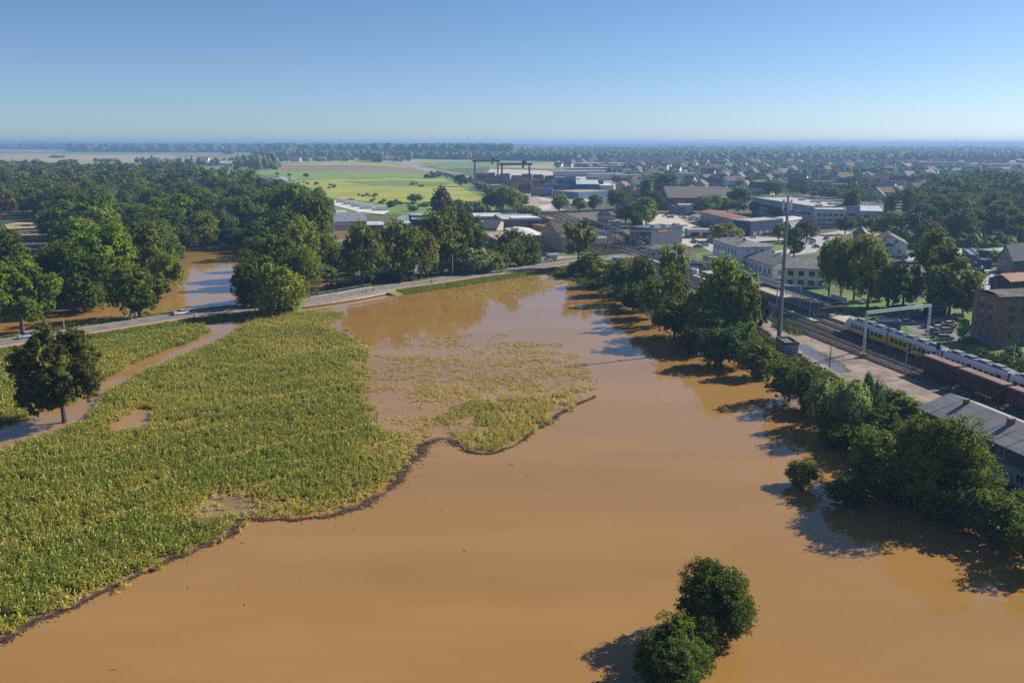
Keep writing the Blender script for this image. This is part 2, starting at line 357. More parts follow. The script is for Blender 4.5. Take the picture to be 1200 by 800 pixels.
# ------------------------------------------------------------------ ribbons (road, embankment, track)
def offset_line(line, d):
    out = []
    for i in range(len(line)):
        a = Vector(line[max(0, i-1)]); b = Vector(line[min(len(line)-1, i+1)]); t = (b-a).normalized()
        out.append((line[i][0]-t.y*d, line[i][1]+t.x*d))
    return out
def section(mb, line, offs, mi=0):
    """sweep a cross-section of (offset, z) along a line"""
    cols = [[(x, y, z) for x, y in offset_line(line, d)] for d, z in offs]
    n = len(line); vs = [p for col in cols for p in col]; fs = []
    for c in range(len(cols)-1):
        for i in range(n-1):
            a = c*n+i; fs.append((a, a+1, a+n+1, a+n))
    return mb.add(vs, fs, mi)
ROADPX = [(-160, 428), (-60, 412), (0, 402), (100, 387), (200, 371.5), (300, 359.5), (350, 353.5), (400, 346.5), (450, 337.5), (500, 330.5), (550, 323), (600, 316.5), (650, 309.5), (690, 304), (740, 299)]
RZ = 1.0
ROAD = smooth_pts([tuple(G(x, y, RZ)[:2]) for x, y in ROADPX], 4, False)
iB0 = min(range(len(ROAD)), key=lambda i: abs(P(*ROAD[i], RZ)[0]-342)); iB1 = min(range(len(ROAD)), key=lambda i: abs(P(*ROAD[i], RZ)[0]-438))
bank = mat('verge_grass', (.12, .18, .025), (.2, .23, .045), .4, rough=.95, bump=.5, bscale=3)
for seg in (ROAD[:iB0+1], ROAD[iB1:]):
    tag(section(MB(), seg, [(12, -.3), (6.2, RZ-.12), (-6.4, RZ-.12), (-12.5, -.3)]).build('road_verge', bank), kind='structure')
tag(section(MB(), ROAD, [(3.6, RZ-.01), (3.6, RZ), (-3.6, RZ), (-3.6, RZ-.01)]).build('road', asphalt), kind='structure')
tag(section(MB(), ROAD, [(-3.6, RZ+.005), (-3.75, RZ+.12), (-4.0, RZ+.12)]).build('kerb', concrete), kind='structure')
tag(section(MB(), ROAD, [(-4.0, RZ+.118), (-5.8, RZ+.118), (-5.8, RZ-.15)]).build('cycle_path', mat('red_cycle_asphalt', (.36, .17, .12), (.44, .23, .17), .2, rough=.9)), kind='structure')
tag(section(MB(), ROAD, [(5.2, RZ-.1), (5.2, RZ+.006), (3.6, RZ+.006)]).build('road_shoulder', g_dirt), kind='structure')
mk = MB()
for i in range(0, len(ROAD)-1):
    a, b = Vector(ROAD[i]), Vector(ROAD[i+1]); L = (b-a).length; t = (b-a)/L; nn = Vector((-t.y, t.x)); s = 0
    while s+3 < L:
        p = a+t*s; q = a+t*(s+3)
        mk.add([(*(p-nn*.07), RZ+.006), (*(q-nn*.07), RZ+.006), (*(q+nn*.07), RZ+.006), (*(p+nn*.07), RZ+.006)], [(0, 1, 2, 3)]); s += 6
tag(mk.build('road_marking', white), kind='structure')
for d in (3.35, -3.35): tag(section(MB(), ROAD, [(d+.07, RZ+.006), (d-.07, RZ+.006)]).build('edge_marking', white), kind='structure')
# bridge
br = ROAD[iB0-1:iB1+2]
bt = thing('road_bridge', 'long low concrete road bridge over flooded ditch between corn and trees', 'bridge')
section(MB(), br, [(6.6, RZ-.7), (6.6, RZ-.02), (-6.6, RZ-.02), (-6.6, RZ-.7), (6.6, RZ-.7)]).build('deck', concrete, bt)
for s in (6.3, -6.3):
    m_ = MB(); ln = offset_line(br, s)
    for i in range(len(ln)-1):
        a = Vector((*ln[i], RZ)); b = Vector((*ln[i+1], RZ)); k = max(1, int((b-a).length/2.5))
        m_.beam(a+Vector((0, 0, 1.0)), b+Vector((0, 0, 1.0)), .09); m_.beam(a+Vector((0, 0, .55)), b+Vector((0, 0, .55)), .06)
        for j in range(k): q = a.lerp(b, j/k); m_.beam(q, q+Vector((0, 0, 1.0)), .08)
    m_.build('railing', steel, bt)
for f_ in (.12, .37, .62, .87):
    p = Vector(br[int(f_*(len(br)-1))]); MB().box(p.x-.4, p.y-6, -.5, p.x+.4, p.y+6, RZ-.72).build('pier', concrete, bt)

TRK = smooth_pts([(122, 90), (108, 148), (100.3, 192), (97.5, 206), (91, 238), (84, 275), (77.5, 310), (68, 360), (56, 420), (42, 500), (24, 640), (6, 800), (-42, 1136), (-188, 1825), (-323, 2384)], 6, False)
tag(section(MB(), [q for q in TRK if q[1] > 640], [(14, .62), (-20, .62)]).build('rail_corridor', mat('corridor_gravel', (.22, .2, .18), (.32, .29, .26), .02, rough=.95)), kind='structure')
# rails of each track
def track(off, y0, y1, label):
    ln = [q for q in offset_line(TRK, -off) if y0 <= q[1] <= y1]
    t = thing('railway_track', label, 'railway track', (0, 0, 0), 0, 'railway tracks past the station')
    section(MB(), ln, [(1.6, .04), (1.3, .24), (-1.3, .24), (-1.6, .04)]).build('ballast_bed', mat('track_bed', (.07, .05, .04), (.17, .12, .09), .8, rough=.95, bump=.8, bscale=6), t)
    m_ = MB()
    for r in (.75, -.75): section(m_, ln, [(r+.06, .3), (r+.06, .46), (r-.06, .46), (r-.06, .3)])
    m_.build('rails', mat('rail_steel', (.16, .11, .09), (.3, .27, .25), .3, rough=.35, metal=.7), t)
    m_ = MB()
    for i in range(len(ln)-1):
        a, b = Vector(ln[i]), Vector(ln[i+1])
        if a.y > 470: break
        L = (b-a).length; tt = (b-a)/L; nn = Vector((-tt.y, tt.x)); s = 0
        while s < L:
            p = a+tt*s; m_.beam((*(p-nn*1.25), .27), (*(p+nn*1.25), .27), .12, .26); s += 1.0
    if m_.v: tag(m_.build('sleepers', mat('sleeper', (.2, .18, .16), (.3, .28, .25), 1, rough=.9), t), kind='stuff')
    return t
for off, y0, y1, lb in ((0, 100, 2400, 'railway track under the yellow and white train'), (4.6, 240, 700, 'railway track along the station platform canopy'), (-4.6, 100, 2400, 'empty railway track between passenger train and brown wagons'),
                        (-8.2, 100, 900, 'railway track under the brown freight wagons'), (-12.2, 100, 760, 'railway track beside the pale gravel yard'), (9.4, 330, 700, 'yard track nearest the long yard wall'),
                        (14, 380, 700, 'outer yard track under the signal posts'), (-16.5, 330, 640, 'siding by the small white signal cabin')):
    track(off, y0, y1, lb)
def trk_at(y, off=0):
    ln = offset_line(TRK, -off)
    for i in range(len(ln)-1):
        if ln[i][1] <= y <= ln[i+1][1]:
            f = (y-ln[i][1])/(ln[i+1][1]-ln[i][1]); a, b = Vector(ln[i]), Vector(ln[i+1]); d = (b-a).normalized()
            return a.lerp(b, f), math.atan2(d.y, d.x)
    return Vector(ln[0]), 1.7
# platforms
ln = [q for q in offset_line(TRK, 2.3) if 246 <= q[1] <= 400]
tag(section(MB(), ln, [(.75, .05), (.75, .6), (-.75, .6), (-.75, .05)]).build('island_platform', paving), kind='structure')
ln = [q for q in offset_line(TRK, -9) if 225 <= q[1] <= 370]
tag(section(MB(), ln, [(4.5, .05), (4.5, .65), (-2.4, .65), (-2.4, .05)]).build('station_platform', paving), kind='structure')

# ------------------------------------------------------------------ buildings
def rect(c, a, b, z):
    """nearest corner c, end a of the left-hand wall, end b of the right-hand wall, as pixels of the eaves at height z"""
    Cw, A, B = G(*c, z), G(*a, z), G(*b, z); u = B-Cw; v = A-Cw
    if u.length >= v.length: ang = math.atan2(u.y, u.x)
    else: ang = math.atan2(v.y, v.x)-math.pi/2
    ux = Vector((math.cos(ang), math.sin(ang), 0)); uy = Vector((-math.sin(ang), math.cos(ang), 0))
    return (Cw.x, Cw.y, 0), ang, max(3, u.dot(ux)), max(3, v.dot(uy))
def building(label, loc, rz, W, D, h, wall, roof='flat', rh=2.5, wallm=None, roofm=None, over=.4, name='building', cat='building', group=None, roofc=None, wallc=None, base=None):
    t = thing(name, label, cat, loc, rz, group)
    m_ = MB()
    if roof == 'gable_x': m_.prism([(0, -.5), (D, -.5), (D, h), (D/2, h+rh), (0, h)], 0, W)
    elif roof == 'gable_y': m_.prism([(0, -.5), (W, -.5), (W, h), (W/2, h+rh), (0, h)], 0, D, axis='y')
    else: m_.box(0, 0, -.5, W, D, h)
    wm = wallm or TWALL
    w = m_.build('wall', wm, t)
    if wallc or wall: w.color = (*(wallc or wall), 1)
    m_ = MB(); o = over; th = .22
    if roof in ('gable_x', 'gable_y'):
        L, S = (W, D) if roof == 'gable_x' else (D, W); sl = rh/(S/2)
        prof = [(-o, h-o*sl+.02), (S/2, h+rh+.02), (S+o, h-o*sl+.02), (S+o, h-o*sl+th), (S/2, h+rh+th+.05), (-o, h-o*sl+th)]
        m_.prism(prof, -o, L+o, axis='x' if roof == 'gable_x' else 'y')
    elif roof == 'hip':
        r = min(W, D)/2*.98
        z0 = h+.01; z1 = h+rh
        e = [(-o, -o, z0), (W+o, -o, z0), (W+o, D+o, z0), (-o, D+o, z0)]
        k = [(x, y, z+.18) for x, y, z in e]
        rg = [(r, D/2, z1), (W-r, D/2, z1)] if W >= D else [(W/2, r, z1), (W/2, D-r, z1)]
        vs = e+k+rg
        if W >= D: fs = [(4, 5, 9, 8), (5, 6, 9), (6, 7, 8, 9), (7, 4, 8)]
        else: fs = [(4, 5, 8), (5, 6, 9, 8), (6, 7, 9), (7, 4, 8, 9)]
        m_.add(vs, fs+[(3, 2, 1, 0), (0, 1, 5, 4), (1, 2, 6, 5), (2, 3, 7, 6), (3, 0, 4, 7)])
    else:
        m_.box(-.15, -.15, h+.002, W+.15, D+.15, h+.25)
        for b_ in ((-.15, -.15, W+.15, .2), (-.15, D-.2, W+.15, D+.15), (-.15, .202, .2, D-.202), (W-.2, .202, W+.15, D-.202)):
            m_.box(b_[0], b_[1], h+.252, b_[2], b_[3], h+.6)
    r = m_.build('roof', roofm or TROOF, t)
    r.color = (*(roofc or (.2, .19, .18)), 1)
    t['W'] = W; t['D'] = D; t['h'] = h
    return t
def window(t, face, u, z, w=1.0, h=1.5, frame=None, sill=True, mull=True):
    """a framed window standing in one wall: front (y=0), left (x=0), right (x=W), back"""
    m_ = MB(); W, D = t['W'], t['D']; fr = .09
    m_.box(-w/2, -.05, 0, w/2, -.004, h, 1)
    m_.box(-w/2-fr, -.09, -fr, -w/2, .0, h+fr, 0); m_.box(w/2, -.09, -fr, w/2+fr, .0, h+fr, 0)
    m_.box(-w/2, -.09, h, w/2, 0, h+fr, 0); m_.box(-w/2-.12, -.16, -fr-.06, w/2+.12, 0, -.002, 0)
    if mull: m_.box(-.03, -.08, 0.002, .03, -.051, h-.002, 0)
    o = m_.build('window', [frame or wframe, glass], t)
    if face == 'f': o.location = (u, 0, z)
    elif face == 'l': o.location = (0, u, z); o.rotation_euler = (0, 0, -math.pi/2)
    elif face == 'r': o.location = (W, u, z); o.rotation_euler = (0, 0, math.pi/2)
    return o
def windows(t, face, n, rows, w=1.0, h=1.5, m0=1.5, m1=None, frame=None):
    L = t['W'] if face == 'f' else t['D']; m1 = m0 if m1 is None else m1
    first = None
    for z in rows:
        for i in range(n):
            u = m0+(L-m0-m1)*(i/(n-1) if n > 1 else .5)
            if first is None: first = window(t, face, u, z, w, h, frame)
            else:
                o = first.copy(); C.objects.link(o)
                o.location = (u, 0, z) if face == 'f' else ((0, u, z) if face == 'l' else (t['W'], u, z))
def chimney(t, x, y, z, w=.7, h=1.5, m=None):
    MB().box(x-w/2, y-w/2, z, x+w/2, y+w/2, z+h).box(x-w/2-.08, y-w/2-.08, z+h+.002, x+w/2+.08, y+w/2+.08, z+h+.15).build('chimney', m or MATS['chimney_brick'], t)
def door(t, face, u, w=1.1, h=2.2, c=(.1, .08, .06), name='door'):
    m_ = MB().box(-w/2, -.06, 0, w/2, -.004, h); o = m_.build(name, TMETAL, t); o.color = (*c, 1)
    if face == 'f': o.location = (u, 0, 0)
    elif face == 'l': o.location = (0, u, 0); o.rotation_euler = (0, 0, -math.pi/2)
    else: o.location = (t['W'], u, 0); o.rotation_euler = (0, 0, math.pi/2)
    return o
mat('chimney_brick', (.18, .1, .07), (.28, .18, .13), 2, rough=.9)
cream = (.62, .60, .52); pale = (.6, .62, .63); greyroof = (.2, .2, .21); darkroof = (.07, .065, .065); brownroof = (.15, .11, .085); redroof = (.34, .15, .09)

# railway station: main block, link wing, end wing
l, a, W, D = rect((866, 290), (836, 281), (900, 288), 9)
stn = building('two-storey cream railway station block with shallow grey hipped roof', l, a, W, D, 9, (.86, .86, .82), 'hip', 2.0, roofc=greyroof, over=.7)
windows(stn, 'l', 7, (5.6, 1.2), 1.2, 2.1, 3); windows(stn, 'f', 3, (7.6,), .8, .8, 4); windows(stn, 'f', 4, (1.2,), 1.1, 1.9, 2.5)
MB().box(-.12, -.12, 4.6, W+.12, -.001, 4.95).box(-.12, .001, 4.6, -.001, D, 4.95).build('cornice', white, stn)
MB().box(-.1, -.1, 8.2, W+.1, -.002, 8.6).box(-.1, .002, 8.2, -.002, D, 8.6).build('eaves_band', white, stn)
for cx_, cy_ in ((W*.4, D*.3), (W*.55, D*.6), (W*.5, D*.78)): chimney(stn, cx_, cy_, 10.2, .9, 1.6, concrete)
ax = building('low cream annex with flat grey roof at the far end of the station', G(831, 318)+Vector((0, 0, 0)), a, 6, 8, 5, (.55, .55, .5), 'flat', roofc=greyroof)
windows(ax, 'f', 2, (1.4,), 1, 1.8, 1.6); windows(ax, 'l', 2, (1.4,), 1, 1.8, 2)
lk_o = Vector(l)
ux = Vector((math.cos(a), math.sin(a), 0)); uy = Vector((-math.sin(a), math.cos(a), 0))
lk = building('lower station wing with grey pitched roof between main block and gabled end wing', lk_o-uy*26+ux*3, a, 15, 25.5, 5.2, (.8, .8, .76), 'gable_y', 2.4, roofc=(.16, .16, .17), over=.6)
windows(lk, 'l', 6, (1.6,), 1.2, 1.8, 2.5); windows(lk, 'f', 2, (1.5,), 1.2, 1.8, 3)
chimney(lk, 7.5, 12, 7, .8, 1.3, concrete)
l2, a2, W2, D2 = rect((919.5, 313.6), (917, 305), (970, 312.3), 6.8)
ew = building('pale green station end wing with three window bays and grey roof', l2, a2, W2, 12, 6.8, (.8, .82, .68), 'gable_x', 2.6, roofc=(.23, .23, .24), over=.6)
for i in range(4):
    u = 2.2+i*(W2-4.4)/3
    for z in (4.1, .9): window(ew, 'f', u, z, 1.9, 1.7)
    if i < 3: MB().box(u+(W2-4.4)/6-.12, -.1, 0, u+(W2-4.4)/6+.12, -.001, 6.8).build('pilaster', white, ew)
windows(ew, 'l', 2, (4.1, .9), 1.3, 1.6, 3)
# platform canopy
cn = thing('platform_canopy', 'long dark platform canopy with white edge along the station', 'canopy')
ln = [q for q in offset_line(TRK, -8.6) if 256 <= q[1] <= 345]
section(MB(), ln, [(2.9, 4.0), (0, 4.45), (-2.9, 4.0), (-2.9, 3.85), (2.9, 3.85), (2.9, 4.0)]).build('roof', mat('canopy_sheet', (.025, .03, .04), (.05, .06, .075), .3, rough=.5), cn)
section(MB(), ln, [(2.92, 4.05), (2.92, 3.7), (3.0, 3.7), (3.0, 4.05), (2.92, 4.05)]).build('fascia', white, cn)
for q in ln[::2]:
    MB().tube((q[0]-1.6, q[1], .6), (q[0]-1.6, q[1], 3.9), .1).tube((q[0]+1.6, q[1], .6), (q[0]+1.6, q[1], 3.9), .1).beam((q[0]-2.7, q[1], 3.75), (q[0]+2.7, q[1], 3.75), .12).build('support', darksteel, cn)

# brick water tower block
l, a, W, D = rect((1172.8, 349), (1143.5, 342), (1200, 348.5), 12.5); W = 11; D = 9.6
plaster = mat('old_plaster', (.11, .09, .07), (.23, .19, .15), .5, rough=.95, bump=.6, bscale=3)
brk = brick_mat('tower_brick', (.13, .05, .032), (.21, .09, .055), (.2, .14, .11), 3)
wt = thing('brick_tower', 'tall derelict brick tower with plaster panels, sagging dark roof and blue graffiti', 'tower', l, a)
MB().box(.12, .12, -.5, W-.12, D-.12, 12.4).build('wall', plaster, wt)
for x0, x1, xa, xb in ((0, 1.5, -.05, .118), (W-1.5, W, W-.118, W+.05)):
    for y0, y1, ya, yb in ((-.05, .118, .12, 1.6), (D-.118, D+.05, D-1.6, D-.12)):
        MB().box(x0, y0, -.5, x1, y1, 12.4).box(xa, ya, -.5, xb, yb, 12.4).build('corner_pier', brk, wt)
MB().box(1.502, .0, 5.6, W-1.502, .118, 6.0).box(0, 1.602, 5.6, .118, D-1.602, 6.0).build('string_course', brk, wt)
MB().box(1.502, .0, 11.7, W-1.502, .118, 12.4).box(0, 1.602, 11.7, .118, D-1.602, 12.4).build('cornice', brk, wt)
for face, L in (('f', W), ('l', D)):
    for gx in (.34, .66):
        for z in (9, 5.9+.4, 2.2):
            for dx in ((-.45, .45) if z > 3 else (0,)):
                m_ = MB(); u = L*gx+dx
                pts = [(-.3, 0), (.3, 0), (.3, 1.2), (.15, 1.42), (-.15, 1.42), (-.3, 1.2)]
                k = [(x, .06, q) for x, q in pts]+[(x, .119, q) for x, q in pts]
                m_.add(k, [(0, 1, 2, 3, 4, 5)]+[(i, i+6, (i+1) % 6+6, (i+1) % 6) for i in range(6)])
                o = m_.build('arched_window', glass, wt)
                if face == 'f': o.location = (u, 0, z)
                else: o.location = (0, u, z); o.rotation_euler = (0, 0, -math.pi/2)
m_ = MB()
N_ = 9; hv = []
for i in range(N_):
    for j in range(N_):
        e = math.sin(math.pi*i/(N_-1))*math.sin(math.pi*j/(N_-1))
        hv.append((-.5+(W+1)*i/(N_-1), -.5+(D+1)*j/(N_-1), 12.75+.9*math.sin(math.pi*j/(N_-1))-.6*e+.18*random.random()))
m_.add(hv, [(i*N_+j, (i+1)*N_+j, (i+1)*N_+j+1, i*N_+j+1) for i in range(N_-1) for j in range(N_-1)])
m_.box(-.5, -.5, 12.42, W+.5, D+.5, 12.7)
m_.build('roof', mat('tar_roof', (.03, .03, .032), (.12, .11, .1), .5, rough=.9, bump=.6, bscale=3), wt)
MB().box(-.6, -.6, 12.71, -.3, D+.6, 12.9).box(-.3, -.6, 12.71, W+.6, -.35, 12.9).build('roof_edge', mat('roof_edge_tile', (.3, .14, .09), (.42, .36, .3), .6, rough=.9), wt)
gm = bpy.data.materials.new('graffiti_paint'); gm.use_nodes = True; t_ = gm.node_tree; b_ = t_.nodes['Principled BSDF']; b_.inputs['Roughness'].default_value = .6
tc = t_.nodes.new('ShaderNodeTexCoord'); wv = t_.nodes.new('ShaderNodeTexWave'); wv.inputs['Scale'].default_value = .55; wv.inputs['Distortion'].default_value = 9; wv.inputs['Detail'].default_value = 2
rp = t_.nodes.new('ShaderNodeValToRGB'); rp.color_ramp.interpolation = 'CONSTANT'
rp.color_ramp.elements[0].color = (.03, .10, .36, 1); rp.color_ramp.elements[1].position = .5; rp.color_ramp.elements[1].color = (.08, .2, .5, 1)
e_ = rp.color_ramp.elements.new(.8); e_.color = (.35, .42, .55, 1); e_ = rp.color_ramp.elements.new(.92); e_.color = (.03, .04, .08, 1)
t_.links.new(tc.outputs['Object'], wv.inputs[0]); t_.links.new(wv.outputs[0], rp.inputs[0]); t_.links.new(rp.outputs[0], b_.inputs['Base Color'])
m_ = MB()
prev = None
for i in range(27):
    y = .5+i*(D-1)/26; z = 1.9+.35*math.sin(i*1.7)+.2*math.sin(i*4.1)
    if prev: m_.box(-.075, prev[0], -.3, -.052, y, prev[1])
    prev = (y, z)
m_.build('graffiti', gm, wt)

# long workers' house at the lower right
l, a, W, D = rect((1081, 480), (1108, 470), (1200, 534), 6)
Cw = G(1081, 478, 6); Ew = G(1200, 531, 6); dirv = Ew-Cw; ang = math.atan2(dirv.y, dirv.x)
slate = mat('fibre_cement_roof', (.16, .165, .18), (.26, .26, .27), .25, rough=.8, bump=.3, bscale=2, stretch=(1, 4, 1))
hs = building('long house with weathered grey roof beside the tracks, pale blue lower wall', (Cw.x, Cw.y, 0), ang, 42, 11, 6, (.3, .36, .46), 'gable_x', 1.9, roofm=slate, over=.7)
MB().box(-.06, -.07, 3.3, 42.06, -.002, 5.9).build('upper_cladding', mat('dark_plaster', (.085, .09, .1), (.14, .145, .15), .5, rough=.95), hs)
for i in range(9): window(hs, 'f', 5.5+i*4.4, 1.3, 1.5, 1.3)
for u in (8.2, 19, 30): window(hs, 'f', u, 3.9, .9, 1.7).location.y = -.07
for i in range(1, 15): MB().beam((i*2.9, -.72, 6.08), (i*2.9, 5.45, 8.12), .05).build('roof_batten', slate, hs)
chimney(hs, 4.6, 4.6, 7.2, .7, 1.3); chimney(hs, 15.2, 4.2, 7.1, .85, 1.4); chimney(hs, 28, 4.2, 7.1, .8, 1.3)
for i in range(1, 14): pass

# helper for simple corner-defined buildings
def cb(label, c, a, b, h, wall, roof, rh, roofc, name='building', cat='building', wl=None, wf=None, **k):
    l, an, W, D = rect(c, a, b, h)
    t = building(label, l, an, W, D, h, wall, roof, rh, roofc=roofc, name=name, cat=cat, **k)
    if wl: windows(t, 'l', *wl)
    if wf: windows(t, 'f', *wf)
    return t
fac = cb('large blue-grey factory hall with wide pale flat roof behind the mast', (955, 243), (882, 232), (990, 240), 11, (.30, .38, .48), 'flat', 0, (.42, .42, .42), name='factory_hall', cat='factory')
MB().box(3, -.08, 5.5, fac['W']-3, -.003, 7).build('window_strip', glass, fac)
MB().box(-.08, 6, 6, -.003, fac['D']-8, 7.4).build('window_strip', glass, fac)
for i in range(9):
    x = random.uniform(4, fac['W']-6); y = random.uniform(5, fac['D']-8); MB().box(x, y, 11.26, x+random.uniform(1.5, 4), y+random.uniform(1.5, 4), 12.3).build('roof_vent', TMETAL, fac).color = (.5, .5, .5, 1)
fo = cb('white factory office block with rows of windows at the end of the grey hall', (955.5, 246), (953, 241), (988, 243), 10.5, (.62, .63, .62), 'flat', 0, (.45, .45, .45), wf=(5, (7, 4, 1), 2.2, 1.3, 2.5))
oh = cb('long grey depot with flat orange-red roof and row of garage doors', (866, 259), (821, 248), (885, 257), 6.5, (.30, .36, .42), 'gable_y', 1.2, redroof, name='depot_building', cat='depot')
for i in range(10): door(oh, 'l', 5+i*(oh['D']-10)/9, 4, 4.2, (.16, .2, .26), 'garage_door')
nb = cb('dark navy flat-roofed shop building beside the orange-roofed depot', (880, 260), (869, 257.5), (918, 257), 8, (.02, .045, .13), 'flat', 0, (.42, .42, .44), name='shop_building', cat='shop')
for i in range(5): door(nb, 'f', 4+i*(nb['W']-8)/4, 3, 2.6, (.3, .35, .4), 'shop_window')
cb('low pale warehouse with light sheet roof behind the navy shop', (905, 262), (902, 256), (945, 256), 5, (.4, .42, .44), 'gable_x', .8, (.5, .5, .5), name='warehouse')
gi = cb('slate-grey workshop with flat roof and orange sign by the rail yard', (764, 269), (748, 265.5), (800, 266), 8, (.10, .13, .19), 'flat', 0, (.14, .14, .16), wl=(3, (2.5,), 2.4, 1.6, 3), name='workshop_building', cat='workshop')
MB().box(4, -.15, 6.2, 11, -.003, 7.4).build('sign_panel', mat('orange_sign', (.5, .2, .03), rough=.5), gi)
for i in range(3): MB().box(6+i*8, 4, 8.26, 9+i*8, 7, 9.4).build('roof_unit', steel, gi)
# filling station
fs = thing('station_canopy', 'flat pale filling station canopy on dark columns', 'canopy', G(763, 276), .05)
s = 105*.0195
MB().box(0, 0, 5, 20, 12, 5.8).build('roof', mat('canopy_white', (.5, .53, .55), rough=.5), fs)
MB().box(-.02, -.02, 5.05, 20.02, -.002, 5.75).build('fascia', mat('blue_fascia', (.2, .3, .42), rough=.5), fs)
for x in (2, 10, 18):
    for y in (3, 9): MB().tube((x, y, 0), (x, y, 5), .25).build('column', darksteel, fs)
for x in (4.5, 12): MB().box(x, 4.5, .12, x+.9, 5.1, 1.9).box(x-1, 3.9, 0, x+2, 5.7, .118).build('fuel_pump', white, fs)
kb = building('white filling station kiosk with wide glass front', G(806, 279), .03, 18, 9, 4, (.6, .6, .58), 'flat', roofc=(.5, .5, .5), name='kiosk', cat='kiosk')
for xa, xb in ((1.5, 6), (8, 11), (13, 16.5)): MB().box(xa, -.06, .4, xb, -.003, 3).build('shop_window', glass, kb)
MB().box(15, .5, 4.6, 19, 2, 7).build('price_sign', MATS['orange_sign'], kb)
lb = cb('long old brick barracks with dull purple-brown pitched roof', (783, 232), (773, 223.5), (843, 228), 9, (.22, .15, .10), 'gable_x', 6, (.10, .078, .075), wf=(14, (5.5, 1.6), 1.6, 1.8, 3), wl=(3, (5, 1.5), 1.5, 1.8, 3), name='barracks')
cb('small white flat block beside the old brick barracks', (795, 241), (794, 239), (812, 240.5), 6, (.55, .56, .56), 'flat', 0, (.4, .4, .4))
cb('grey flat shed in front of the barracks', (795, 243), (784, 241), (796, 242), 5, (.2, .25, .3), 'flat', 0, (.25, .25, .27), name='shed', cat='shed')
# works left of the yard
wg = cb('grey works hall with white skylight and gate opening shown by a shade-dark panel', (589, 258), (579, 252), (627, 254), 6, (.17, .16, .2), 'flat', 0, (.42, .45, .5), name='works_hall', cat='works')
MB().box(6, 4, 6.26, 22, 12, 7).build('skylight', white, wg); door(wg, 'f', 18, 7, 5, (.02, .02, .03), 'gate_shade_panel'); door(wg, 'f', 28, 7, 4.2, (.4, .4, .4), 'garage_door')  # near-black gate panel stands in for the shade inside the hall
cb('long low pale shed behind the works hall', (556, 254), (553, 250), (586, 252), 4, (.4, .41, .42), 'gable_x', 1, (.55, .55, .55), name='shed', cat='shed')
cb('small gabled outbuilding with near-black roof before the works hall', (582, 268), (570, 263), (592, 261), 4, (.34, .29, .22), 'gable_y', 3, (.025, .025, .03), name='outbuilding', cat='shed')
cb('white shed with low roof left of the black-roofed outbuilding', (569, 263), (562, 259), (575, 262), 3.5, (.5, .5, .5), 'gable_x', .8, (.5, .5, .5), name='shed', cat='shed')
cb('flat low garage row with dusty tan roof behind the roadside trees', (586, 284), (561, 272), (600, 276), 3.2, (.14, .13, .15), 'flat', 0, (.36, .28, .21), name='garage_row', cat='garages')
cb('pale sheet-roofed lean-to beside the yellow house', (615, 279), (592, 268), (630, 272), 3.2, (.3, .3, .3), 'gable_y', .8, (.6, .6, .6), name='shed', cat='shed')
yh = cb('old yellow two-storey house with dark brown roof at the junction', (658, 279), (634, 270), (672, 271), 6.5, (.5, .42, .22), 'gable_x', 5, (.085, .06, .055), wl=(3, (4, 1.2), 1.1, 1.5, 3), wf=(3, (4, 1.2), 1.1, 1.5, 3), name='house', cat='house')
chimney(yh, 5, 6, 9.5); chimney(yh, 10, 7, 9.5, m=white)
t = cb('orange box trailer parked in the works yard', (636, 265.5), (624, 264), (641, 264.5), 3.6, (.5, .24, .04), 'flat', 0, (.5, .3, .1), name='box_trailer', cat='trailer')
cb('red-topped hut behind the yellow house', (645, 257), (633, 256), (648, 256.5), 3, (.2, .2, .22), 'gable_x', .8, (.5, .15, .1), name='hut', cat='hut')
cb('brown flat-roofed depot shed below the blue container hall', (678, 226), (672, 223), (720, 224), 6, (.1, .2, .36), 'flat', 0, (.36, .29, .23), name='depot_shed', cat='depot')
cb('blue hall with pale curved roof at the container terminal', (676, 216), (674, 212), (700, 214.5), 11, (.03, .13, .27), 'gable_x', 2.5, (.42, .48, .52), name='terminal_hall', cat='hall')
cb('white box building at the end of the blue terminal hall', (703, 218), (701, 214.5), (717, 216), 9, (.5, .53, .55), 'flat', 0, (.6, .6, .6))
cb('white wall-like platform shed left of the station throat', (626, 242), (620, 240), (646, 239), 4, (.45, .42, .4), 'flat', 0, (.4, .33, .27), name='shed', cat='shed')
cb('orange gabled house behind the yard wall', (706, 255), (700, 251), (716, 252), 5, (.35, .25, .2), 'gable_y', 3, (.42, .3, .2), name='house', cat='house')
cb('blue gabled house between trees behind the yard', (728, 245), (722, 242), (740, 243), 6, (.35, .42, .5), 'gable_y', 4, (.08, .1, .16), name='house', cat='house')
cb('pale shed with turquoise door by the yard wall', (714, 260), (711, 258.5), (726, 259.5), 3, (.5, .52, .52), 'flat', 0, (.5, .5, .5), name='shed', cat='shed')
# signal cabin
sc = cb('small white signal cabin with brown hipped roof by the yard', (762, 292), (757, 289), (775, 290.5), 4.5, (.6, .62, .62), 'hip', 1.8, (.22, .17, .13), over=.8, name='signal_cabin', cat='cabin')
windows(sc, 'f', 2, (1.8,), 1, 1.3, 1.5); windows(sc, 'l', 1, (1.8,), 1, 1.3, 1.5)
cb('white flat-roofed wagon office in the rail yard', (695, 280), (694, 278), (710, 279), 3, (.55, .6, .68), 'flat', 0, (.6, .65, .7), name='yard_office', cat='cabin')
# yard wall
yw = thing('yard_wall', 'long grey concrete panel wall behind the rail yard tracks', 'wall')
wl_ = smooth_pts([tuple(G(x, y)[:2]) for x, y in ((683, 259), (697, 264), (716, 270), (730, 277), (744, 285), (756, 292))], 3, False)
section(MB(), wl_, [(.15, -.3), (.15, 2.8), (-.15, 2.8), (-.15, -.3)]).build('wall_panel', mat('grey_panels', (.25, .25, .26), (.36, .36, .36), .4, rough=.9), yw)
